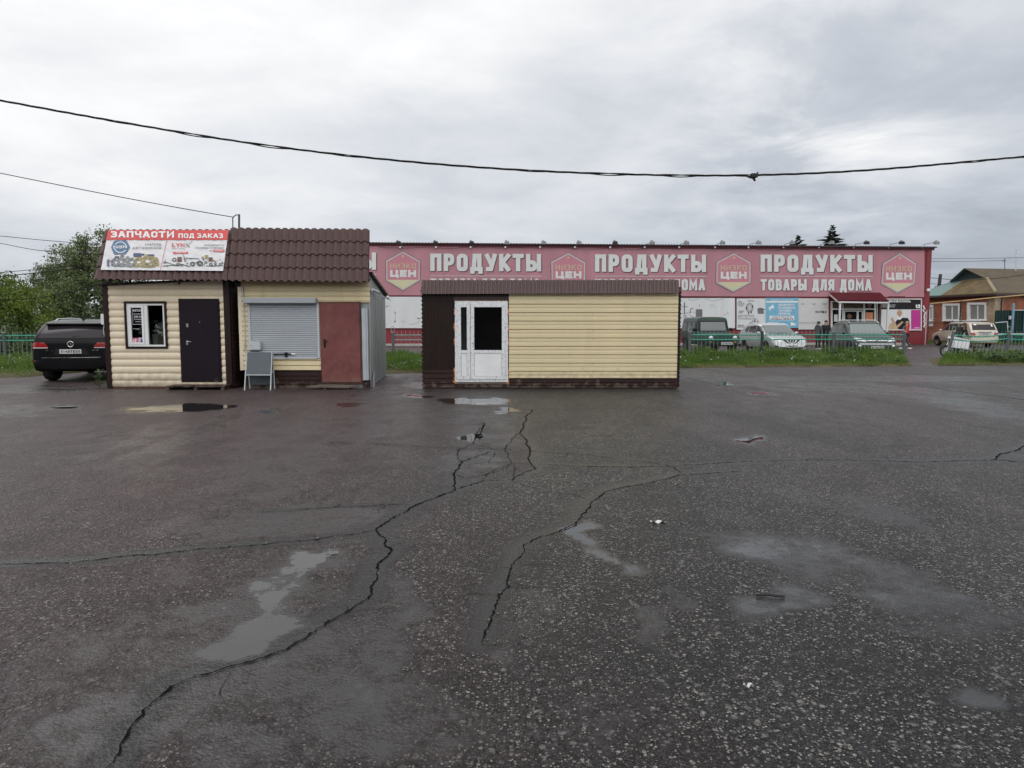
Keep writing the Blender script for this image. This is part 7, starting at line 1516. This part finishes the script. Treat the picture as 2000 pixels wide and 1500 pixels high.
cr.plate(0, .49, 2.37, 'О123КТ55', True); cr.wheels((-1.37, 1.35), .92, .355, .21); cr.mirrors(.9, .72, 1.12, cr.paint)
cr.tube('roof_rail', [(.66, -1.5, 1.58), (.65, -1.3, 1.66), (.65, -.3, 1.68), (.65, .25, 1.66), (.66, .42, 1.58)], .02, chrome, mirror=True); cr.tube('roof_bar', [(-.68, -.1, 1.72), (.68, -.1, 1.72)], .022, chrome); cr.tube('roof_bar', [(-.68, -1.0, 1.72), (.68, -1.0, 1.72)], .022, chrome)

# beige minivan seen from behind
rz = R(-2.5); o3 = local_at((29.9, 45.0), rz, 0, 2.4)
cr = Car('minivan', 'beige minivan with roof bars standing between the shop corner and the brick house', 'car', o3, rz, paint('beige_paint', (.50, .45, .37), .4, .32))
cr.body(hatch_rows(4.78, 1.80, 1.63, .98, .98, zb=.26, rear_slope=.30, wsb=1.25, wst=.15, hoodtip=.80, roofw=.78, zm=.6))
cr.decal('rear_window', [(-.73, 1.10), (.73, 1.10), (.66, 1.50), (-.66, 1.50)], 'y-', tintp)
cr.decal('side_window', [(.1, 1.04), (1.0, 1.0), (.45, 1.42), (.1, 1.5)], 'x', gw, both=True); cr.decal('side_window', [(-.95, 1.05), (.02, 1.04), (.02, 1.5), (-.95, 1.5)], 'x', gw, both=True); cr.decal('side_window', [(-1.95, 1.10), (-1.02, 1.06), (-1.02, 1.5), (-1.8, 1.46)], 'x', gw, both=True)
for sg in (1, -1): q = MB(); cr.decal('x', [(sg * x, z) for x, z in ((.55, .76), (.86, .76), (.84, 1.08), (.66, 1.06))], 'y-', None, mb=q, nc=10); q.build('tail_lamp', redl, cr.bd, smooth=True)
for sg in (1, -1): cr.decal('tail_lamp_lens', [(sg * .64, .93), (sg * .84, .94), (sg * .82, 1.03), (sg * .68, 1.02)], 'y-', lampg, off=.01)
cr.decal('plate_recess', [(-.36, .78), (.36, .78), (.36, .95), (-.36, .95)], 'y-', mt['box_grey'], off=.004)
h, _, _, _ = cr.bvh.ray_cast(Vector((0, -9, .85)), Vector((0, 1, 0))); cr.plate(0, .86, h.y - .02, 'Р417СУ55', False)
cr.tube('tailgate_trim', [(-.42, h.y - .02, .98), (.42, h.y - .02, .98)], .018, mt['black']); cr.decal('window_sticker', [(-.6, 1.42), (-.42, 1.40), (-.44, 1.48), (-.56, 1.49)], 'y-', mt['white'], off=.012); cr.decal('window_sticker', [(.46, 1.33), (.58, 1.33), (.56, 1.47), (.48, 1.47)], 'y-', mt['white'], off=.012)
cr.decal('rear_bumper', [(-.84, .34), (.84, .34), (.86, .50), (-.86, .50)], 'y-', cr.paint, off=.02)
cr.tube('roof_bar', [(-.70, .05, 1.70), (.70, .05, 1.70)], .02, mt['box_grey']); cr.tube('roof_bar', [(-.70, -.9, 1.70), (.70, -.9, 1.70)], .02, mt['box_grey']); cr.tube('roof_bar_foot', [(.66, .05, 1.56), (.66, .05, 1.70)], .04, mt['black'], mirror=True); cr.tube('roof_bar_foot', [(.66, -.9, 1.56), (.66, -.9, 1.70)], .04, mt['black'], mirror=True)
cr.wheels((-1.4, 1.42), .895, .325, .2); cr.mirrors(.88, .85, 1.06, cr.paint)

# ---------------------------------------------------------------- people
def skin_mesh(verts, edges, rad, lv=2):
    me = bpy.data.meshes.new('s'); me.from_pydata([tuple(v) for v in verts], edges, []); o = bpy.data.objects.new('s', me); col.objects.link(o)
    md = o.modifiers.new('Skin', 'SKIN'); md.use_smooth_shade = True
    if not me.skin_vertices: me.skin_vertices.new()
    for i, r in enumerate(rad): me.skin_vertices[0].data[i].radius = (r, r) if not isinstance(r, tuple) else r
    me.skin_vertices[0].data[0].use_root = True
    sb_ = o.modifiers.new('Sub', 'SUBSURF'); sb_.levels = lv; sb_.render_levels = lv
    dg = bpy.context.evaluated_depsgraph_get(); dg.update(); r = bpy.data.meshes.new_from_object(o.evaluated_get(dg)); bpy.data.objects.remove(o); return r
def person(label, loc, rz, J, h, skin, hairm, jacket, trousers, shoes, hair_len=.0, hood=None, group='people outside the shop'):
    th = thing('person', label, 'person', loc, rz, group); k = h / 1.75
    D = dict(pel=(0, 0, .95), spi=(0, 0, 1.14), che=(0, .0, 1.34), nek=(0, .0, 1.50), hd=(0, .02, 1.60), top=(0, .02, 1.70), hl=(-.09, 0, .90), kl=(-.10, .02, .50), al=(-.10, -.01, .09), tl=(-.11, .14, .035), hr=(.09, 0, .90), kr=(.10, .02, .50), ar=(.10, -.01, .09), tr=(.11, .14, .035), sl=(-.18, 0, 1.43), el=(-.24, -.02, 1.15), wl=(-.25, .06, .92), ml=(-.25, .09, .83), sr=(.18, 0, 1.43), er=(.24, -.02, 1.15), wr=(.25, .06, .92), mr=(.25, .09, .83)); D.update(J)
    D = {a: Vector(v) * k for a, v in D.items()}
    def sk(names, edges, rad, lv=2):
        ix = {n: i for i, n in enumerate(names)}; return skin_mesh([D[n] for n in names], [(ix[a], ix[b]) for a, b in edges], [rad[n] * k if not isinstance(rad[n], tuple) else tuple(x * k for x in rad[n]) for n in names], lv)
    nm = list(D); ed = [('pel', 'spi'), ('spi', 'che'), ('che', 'nek'), ('nek', 'hd'), ('hd', 'top'), ('pel', 'hl'), ('hl', 'kl'), ('kl', 'al'), ('al', 'tl'), ('pel', 'hr'), ('hr', 'kr'), ('kr', 'ar'), ('ar', 'tr'), ('che', 'sl'), ('sl', 'el'), ('el', 'wl'), ('wl', 'ml'), ('che', 'sr'), ('sr', 'er'), ('er', 'wr'), ('wr', 'mr')]
    rd = dict(pel=.13, spi=.12, che=.13, nek=.055, hd=.085, top=.075, hl=.085, kl=.055, al=.04, tl=.035, hr=.085, kr=.055, ar=.04, tr=.035, sl=.055, el=.042, wl=.03, ml=.032, sr=.055, er=.042, wr=.03, mr=.032)
    me = sk(nm, ed, rd); bm = bmesh.new(); bm.from_mesh(me)
    ex = MB()
    for s_, w_, m_ in ((-1, 'wl', 'ml'), (1, 'wr', 'mr')):
        d = (D[m_] - D[w_]).normalized(); e = d.cross(Vector((1, 0, 0))).normalized()
        for f_, ln in zip((-1.5, -.5, .5, 1.5), (.062, .075, .07, .055)):
            b = D[m_] + e * f_ * .018 * k + d * .01; ex.tube([b, b + d * ln * .5 * k, b + (d + Vector((0, .25, 0))).normalized() * ln * k], [.009 * k, .0085 * k, .006 * k], 6)
        b = D[w_].lerp(D[m_], .6) - e * .02 * k; ex.tube([b, b - e * .03 * k + d * .02 * k, b - e * .038 * k + d * .05 * k], [.011 * k, .010 * k, .007 * k], 6)
    fw = Vector((0, 1, 0)); hc = D['hd'].lerp(D['top'], .35); ex.ball(hc + fw * .09 * k, .014 * k, .022 * k, .022 * k, 6, 5)
    for s_ in (-1, 1): ex.ball(hc + Vector((s_ * .088 * k, 0, 0)), .012 * k, .022 * k, .032 * k, 6, 5)
    ex.tube([hc + Vector((-.025 * k, .083 * k, -.045 * k)), hc + Vector((.025 * k, .083 * k, -.045 * k))], .006 * k, 5)
    tmp = bpy.data.meshes.new('t'); tmp.from_pydata(ex.v, [], ex.f); bm.from_mesh(tmp); bpy.data.meshes.remove(tmp); me2 = bpy.data.meshes.new('body'); bm.to_mesh(me2); bm.free()
    me2.polygons.foreach_set('use_smooth', [True] * len(me2.polygons)); me2.materials.append(skin); bo = bpy.data.objects.new('body', me2); col.objects.link(bo); bo.parent = th
    def part(name, me, m):
        me.materials.append(m); o = bpy.data.objects.new(name, me); col.objects.link(o); o.parent = th; return o
    D['hem'] = D['pel'].lerp(D['spi'], -.25)
    D['col'] = D['che'].lerp(D['nek'], .75)
    part('jacket', sk(['spi', 'hem', 'pel', 'che', 'col', 'sl', 'el', 'wl', 'sr', 'er', 'wr'], [('spi', 'pel'), ('pel', 'hem'), ('spi', 'che'), ('che', 'col'), ('che', 'sl'), ('sl', 'el'), ('el', 'wl'), ('che', 'sr'), ('sr', 'er'), ('er', 'wr')], dict(spi=(.175, .14), hem=(.175, .145), pel=(.175, .145), che=(.185, .14), col=.085, sl=.085, el=.068, wl=.05, sr=.085, er=.068, wr=.05)), jacket)
    part('trousers', sk(['pel', 'hl', 'kl', 'al', 'hr', 'kr', 'ar'], [('pel', 'hl'), ('hl', 'kl'), ('kl', 'al'), ('pel', 'hr'), ('hr', 'kr'), ('kr', 'ar')], dict(pel=.14, hl=.10, kl=.075, al=.062, hr=.10, kr=.075, ar=.062)), trousers)
    q = MB()
    for a, t in (('al', 'tl'), ('ar', 'tr')): c = D[a].lerp(D[t], .5); c.z = .045 * k; q.ball(c + Vector((0, 0, min(D[a].z, D[t].z) - .035 * k)), .05 * k, .14 * k, .05 * k, 10, 6)
    MW[th.name] = Matrix.Identity(4); q.build('shoes', shoes, th, smooth=True)
    q = MB(); q.ball(D['top'] + Vector((0, -.018 * k, -.025 * k)), .098 * k, .105 * k, .088 * k, 12, 8)
    if hair_len: q.ball(D['hd'] + Vector((0, -.07 * k, -.03 * k)), .085 * k, .05 * k, hair_len * k, 10, 8)
    q.build('hair', hairm, th, smooth=True)
    for s_ in (-1, 1): q = MB(); q.ball(hc + Vector((s_ * .032 * k, .082 * k, .012 * k)), .010 * k, .008 * k, .008 * k, 6, 5); q.build('eye', mt['ink'], th)
    if hood: q = MB(); q.ball(D['nek'] + Vector((0, -.09 * k, .02 * k)), .11 * k, .07 * k, .09 * k, 10, 7); q.build('hood', hood, th, smooth=True)
    return th
skn = mat('skin', (.44, .27, .20), .55, var=.08); hb = mat('hair_brown', (.07, .038, .02), .6, var=.2); hk = mat('hair_dark', (.012, .01, .009), .6, var=.2); hbl = mat('hair_fair', (.33, .22, .12), .6, var=.2)
cl_k = mat('cloth_black', (.012, .012, .015), .85, var=.3, bump=.2); cl_r = mat('cloth_red', (.50, .02, .03), .8, var=.15, bump=.2, bscale=14); cl_d = mat('cloth_dark_grey', (.06, .062, .066), .85, var=.3); cl_g = mat('cloth_grey', (.16, .165, .17), .85, var=.2); sh_w = mat('shoe_white', (.6, .6, .6), .6, var=.1); jeans = mat('jeans', (.022, .035, .06), .85, var=.3)
def gy_(px, py): p = G(px, py); return (p.x, p.y, 0)
person('woman in a red jacket and dark trousers walking past the driveway post', gy_(1769.5, 682.5), R(65), dict(kl=(-.10, .16, .52), al=(-.10, .22, .10), tl=(-.10, .37, .05), kr=(.10, -.02, .50), ar=(.10, -.27, .14), tr=(.10, -.16, .05), wl=(-.22, .16, .96), ml=(-.21, .22, .90), wr=(.24, -.05, .92), mr=(.24, -.06, .83)), 1.66, skn, hbl, cl_r, cl_d, sh_w, hood=cl_r)
person('person with long dark hair and grey-sleeved dark coat by the pale poster', gy_(1597, 683), R(-60), dict(wl=(-.12, .22, 1.1), ml=(-.06, .26, 1.12)), 1.66, skn, hk, cl_d, cl_k, sh_w, hair_len=.2, hood=cl_g)
person('person all in black standing beside the shop entrance', gy_(1611.5, 683), R(150), {}, 1.72, skn, hk, cl_k, cl_k, cl_k, hood=cl_k)
mp_ = gy_(1880, 695); Ym = 33.6
person('man in a black jacket bending over the moped behind the sagging fence', (YP(Ym).at(1880, 680).x, Ym + .45, 0), R(200), dict(spi=(0, .08, 1.12), che=(0, .20, 1.29), nek=(.02, .30, 1.42), hd=(.03, .37, 1.49), top=(.04, .40, 1.58), sl=(-.18, .24, 1.36), sr=(.18, .24, 1.36), el=(-.26, .28, 1.08), er=(.26, .28, 1.08), wl=(-.22, .46, .95), wr=(.22, .46, .95), ml=(-.20, .54, .93), mr=(.20, .54, .93)), 1.72, skn, hb, cl_k, jeans, cl_k)

# moped and the white box on it
xm0 = YP(Ym - .15).at(1870, 680).x
mo = thing('moped', 'dark moped with a red rear mudguard behind the sagging fence', 'moped', (xm0, Ym - .15, 0), R(93)); MW[mo.name] = Matrix.Identity(4)
def wheel(y):
    q = MB(); o = Vector((0, y, .27)); q.tube([o + Vector((0, .235 * math.cos(t), .235 * math.sin(t))) for t in np.linspace(0, 6.2832, 25)], .035, 8, cap=False); w_ = q.build('wheel', mt['black_rubber'], mo, smooth=60)
    q = MB(); q.tube([o + Vector((0, .2 * math.cos(t), .2 * math.sin(t))) for t in np.linspace(0, 6.2832, 21)], .012, 5, cap=False); q.tube([o - Vector((.06, 0, 0)), o + Vector((.06, 0, 0))], .03, 8)
    for a in np.linspace(0, 6.2832, 13)[:-1]: q.tube([o, o + Vector((0, .2 * math.cos(a), .2 * math.sin(a)))], .004, 4)
    q.build('rim', mt['steel'], w_); return w_
wheel(.58); wheel(-.58)
q = MB(); q.tube([(0, .36, .88), (0, .42, .72), (0, .2, .42), (0, -.2, .40), (0, -.30, .62), (0, -.62, .66)], .035, 8); q.tube([(0, -.2, .36), (.06, -.58, .27)], .022, 6); q.tube([(0, -.2, .36), (-.06, -.58, .27)], .022, 6); q.build('frame_tube', mt['black'], mo, smooth=60)
q = MB(); [q.tube([(s * .06, .38, .84), (s * .06, .58, .27)], .02, 6) for s in (-1, 1)]; q.build('fork', mt['steel'], mo)
q = MB(); q.tube([(-.33, .24, 1.0), (-.12, .34, .98), (0, .36, .92), (.12, .34, .98), (.33, .24, 1.0)], .014, 6); q.build('handlebar', mt['steel'], mo, smooth=60)
q = MB(); q.ball((0, .44, .88), .08, .07, .08); q.build('headlight', lampg, mo, smooth=60)
q = MB(); q.ball((0, -.28, .72), .12, .34, .07, 12, 7); q.build('seat', mt['black_rubber'], mo, smooth=60)
q = MB(); q.ball((0, -.02, .40), .10, .16, .14, 10, 7); q.build('engine', mt['post_grey'], mo, smooth=60)
red_m = mat('mudguard_red', (.30, .03, .03), .4, var=.15)
q = MB(); rws = [[Vector((x, -.58 + .30 * math.cos(t), .27 + .30 * math.sin(t))) for x in (-.07, -.05, .05, .07)] for t in np.linspace(.6, 3.3, 12)]; q.grid(rws); q.build('mudguard', red_m, mo, smooth=60)
q = MB(); rws = [[Vector((x, .58 + .29 * math.cos(t), .27 + .29 * math.sin(t))) for x in (-.06, -.04, .04, .06)] for t in np.linspace(.3, 2.4, 10)]; q.grid(rws); q.build('mudguard', mt['black'], mo, smooth=60)
PW = YP(Ym - .62); wb = thing('white_box', 'white plastic box tilted against the moped behind the sagging fence', 'box', PW.at(1880, 683))
q = MB(); q.slab([PW.at(1864, 679.5), PW.at(1892.5, 683), PW.at(1895.5, 666), PW.at(1864, 661)], (0, .28, 0)); q.build('tub', mt['white'], wb, bevel=.02); q = MB(); q.slab([PW.at(1862, 661.8, .02), PW.at(1896.5, 667, .02), PW.at(1896.5, 664.5, .02), PW.at(1865, 657.8, .02)], (0, .32, 0)); q.build('lid', mt['white'], wb, bevel=.015)
q = MB(); a, b = PW.at(1870, 681), PW.at(1889, 683.5)
for p in (a, b): q.tube([(p.x, Ym - .5, p.z), (p.x, Ym - .40, 0.0)], .015, 5)
q.build('support_leg', mt['steel'], wb)

# ---------------------------------------------------------------- trees
def leaf_cloud(centres, sig, n, size, flat=.8):
    c = np.array(centres); k = rng.integers(0, len(c), n); p = c[k] + rng.normal(size=(n, 3)) * np.array(sig)[None] * (np.ones((n, 1)))
    d = rng.normal(size=(n, 3)); d /= np.linalg.norm(d, axis=1, keepdims=True); e = np.cross(d, rng.normal(size=(n, 3))); e /= np.linalg.norm(e, axis=1, keepdims=True)
    s = size * (.55 + .9 * rng.random((n, 1)))
    V = np.stack([p - d * s, p + e * s * .45, p + d * s, p - e * s * .45], 1).reshape(-1, 3); b = (np.arange(n) * 4)[:, None]
    return V, np.concatenate([b + [0, 1, 2], b + [0, 2, 3]])
def tree(name, label, base, blobs, nclu, nleaf, leaf, sig, m, group, trunk_r=.16, up_bias=.0):
    th = thing(name, label, 'tree', base, 0, group); MW[th.name] = Matrix.Identity(4); C_l = []
    q = MB(); zt_ = max(b[2] for b in blobs)
    n = 8; bend = [Vector((.12 * math.sin(i * 1.1), .1 * math.cos(i * .8) - .1, zt_ * .9 * i / n)) for i in range(n + 1)]; q.tube(bend, [trunk_r * (1 - .8 * i / n) for i in range(n + 1)], 8)
    w_ = np.array([b[3] * b[3] * b[4] for b in blobs]); w_ /= w_.sum()
    for bi, (x, y, z, r, rz_) in enumerate(blobs):
        for _ in range(max(4, int(nclu * w_[bi]))):
            v = rng.normal(size=3); v /= np.linalg.norm(v); v *= (.35 + .65 * rng.random() ** .5); C_l.append((x + v[0] * r, y + v[1] * r, max(.3, z + v[2] * rz_)))
        for _ in range(4):
            a = bend[min(n, max(1, int(n * max(.15, (z - rz_ * .5)) / (zt_ * 1.1))))]; e = Vector(C_l[-1 - rng.integers(0, 4)]); mid_ = a.lerp(e, .5) + Vector((rng.normal() * .15, rng.normal() * .15, .1)); q.tube([a, mid_, e], [trunk_r * .4, trunk_r * .22, .012], 5)
    q.build('trunk', mt['bark'], th, smooth=60)
    V, T = leaf_cloud(C_l, sig, nleaf, leaf); V[:, 2] = np.maximum(V[:, 2], .05); np_mesh('crown', V, T, m, th); return th
lm1 = leaf_mat('poplar_leaves', (.055, .082, .03), (.20, .245, .11), 1.1, .5, .25); lm2 = leaf_mat('willow_leaves', (.035, .058, .018), (.13, .175, .07), 1.3, .5, .25); lm3 = leaf_mat('maple_leaves', (.05, .09, .013), (.19, .25, .04), .9, .5, .35); lm4 = leaf_mat('shrub_leaves', (.012, .026, .008), (.045, .075, .022), 1.2, .5, .25)
TG = 'trees beyond the fence'
def tb(px, Y): return (YP(Y).at(px, 600).x, Y, 0)
bl = [(0, 0, 3.2, 2.6, 2.2), (.6, 0, 5.0, 2.1, 1.6), (1.2, .2, 6.3, 1.1, .9), (-.9, 0, 4.9, 1.5, 1.2), (-1.6, 0, 2.6, 1.5, 1.6), (2.0, .3, 4.6, 1.6, 1.6), (-1.0, 0, 6.1, .7, .6), (.2, 0, 6.0, .8, .8)]
tree('leafy_tree', 'tallest grey-green tree behind the black car, touching the kiosk banner', tb(170, 44), bl, 280, 36000, .078, (.22, .22, .2), lm1, TG, .2)
bl = [(0, 0, 2.6, 1.9, 1.8), (.2, 0, 4.2, 1.2, 1.0), (-.9, 0, 3.6, 1.0, .9), (.8, 0, 3.4, 1.2, 1.2), (.3, 0, 5.1, .5, .45)]
tree('leafy_tree', 'lower airy tree with thin outer twigs between the yellow-green bush and the tallest tree', tb(92, 47), bl, 100, 9000, .07, (.2, .2, .2), lm2, TG, .13)
bl = [(0, 0, 2.4, 2.2, 1.6), (1.2, 0, 3.0, 1.5, 1.2), (-1.2, 0, 3.2, 1.4, 1.1), (3, 0, 2.4, 1.5, 1.2)]
tree('leafy_tree', 'tree seen only through the slot under the kiosk banner', tb(300, 46), bl, 90, 8000, .08, (.28, .28, .24), lm1, TG, .15)
bl = [(0, 0, 1.6, 1.5, 1.3), (-.3, 0, 2.9, 1.1, .8), (.9, .1, 2.2, 1.0, .8), (-1.4, 0, 2.3, 1.3, 1.3), (1.9, .2, 1.3, 1.0, .7)]
tree('bush', 'bright yellow-green bush at the picture edge behind the green fence', tb(22, 33), bl, 130, 15000, .068, (.22, .22, .18), lm3, 'bushes beyond the fence', .08)
bl = [(0, 0, 1.0, 1.6, .9), (2.0, .4, 1.2, 1.6, 1.0), (-2.0, .2, .9, 1.4, .8), (4.0, .6, 1.1, 1.6, 1.0)]
tree('bush', 'dark low bush filling the space directly above the black car', tb(110, 37), bl, 120, 14000, .065, (.26, .26, .2), lm4, 'bushes beyond the fence', .06)
bl = [(0, 0, .9, 1.3, .8), (1.5, .2, .8, 1.2, .7), (-1.5, .2, 1.0, 1.3, .9)]
tree('bush', 'mid-green bush growing through the fence beside the black car', tb(48, 32.0), bl, 80, 8000, .06, (.22, .22, .18), lm2, 'bushes beyond the fence', .05)
bl = [(0, 0, 2.4, 2.2, 2.2), (-2.5, 0, 2.2, 2.2, 2.0)]
tree('leafy_tree', 'tree mostly outside the picture behind the yellow-green bush', tb(-20, 42), bl, 70, 4200, .15, (.32, .32, .28), lm2, TG, .15)
def spruce(label, px, Y, ytop, seed, slope, full):
    base = tb(px, Y); zt_ = YP(Y).at(px, ytop).z; r_ = random.Random(seed); th = thing('spruce_tree', label, 'tree', base, 0, 'spruces behind the shop'); MW[th.name] = Matrix.Identity(4)
    q = MB(); q.tube([(0, 0, 0), (0, 0, zt_ * .5), (0, 0, zt_)], [.26, .15, .02], 8); q.build('trunk', mt['bark'], th)
    V, T = [], []
    def needle(a, b, w_):
        d = (b - a).normalized(); s = d.cross(Vector((0, 0, 1))).normalized(); k = len(V); up2 = s.cross(d)
        for ax in (s, up2): 
            k = len(V); V.extend([a - ax * w_ * .3, a + ax * w_ * .3, a.lerp(b, .5) + ax * w_, b, a.lerp(b, .5) - ax * w_]); T.extend([[k, k + 1, k + 2], [k, k + 2, k + 4], [k + 4, k + 2, k + 3]])
    z = zt_ - .15; needle(Vector((0, 0, zt_ - .7)), Vector((0, 0, zt_ + .12)), .07)
    while z > 2.0:
        depth = zt_ - z; L = (.22 + slope * depth) * (.8 + .4 * r_.random()); nb = 6 + int(min(5, depth))
        if depth > full: z -= .55; L = min(L, 3.2)
        a0 = r_.uniform(0, 6.28)
        for i in range(nb):
            a = a0 + 6.283 * i / nb + r_.uniform(-.3, .3); l = L * r_.uniform(.55, 1.15); o = Vector((0, 0, z + r_.uniform(-.12, .12))); dr = Vector((math.cos(a), math.sin(a), .10 - .05 * depth + r_.uniform(-.12, .12))).normalized(); tip = o + dr * l + Vector((0, 0, .10 * l))
            needle(o, tip, .08 + .03 * l)
            m_ = max(3, int(l / .13))
            for j in range(1, m_):
                p = o.lerp(tip, j / m_); tw = l * .34 * (1.1 - j / m_) * r_.uniform(.7, 1.3) + .08
                for sg in (-1, 1): needle(p, p + (dr * .7 + Vector((-dr.y, dr.x, 0)) * sg * .75 + Vector((0, 0, r_.uniform(-.35, .05)))).normalized() * tw, .045)
        z -= .24 + .03 * depth
    np_mesh('crown', np.array([tuple(v) for v in V]), np.array(T), mat('spruce_needles', (.010, .024, .013), .7, var=.4, vscale=4), th)
spruce('taller dark spruce showing above the shop roof', 1620, 85, 440, 4, .62, 4.5)
spruce('smaller dark spruce top just above the shop roof beside the taller one', 1554, 88, 459, 9, .55, 3.0)

# ---------------------------------------------------------------- unseen woods added behind the viewer to darken reflections in glass and paint
cl_ = []
for i in range(1000):
    x = rng.uniform(-110, 110); cl_.append((x, -46 + rng.normal() * 3 - .002 * x * x * .5, abs(rng.normal()) * 1.0 + rng.random() * (8.5 + 2.5 * math.sin(x * .13) + 1.5 * math.sin(x * .41))))
V, T = leaf_cloud(cl_, (1.5, .8, .9), 30000, .9)
V[:, 2] = np.maximum(V[:, 2], .05)
np_mesh('unseen_reflection_woods', V, T, lm4)['kind'] = 'stuff'
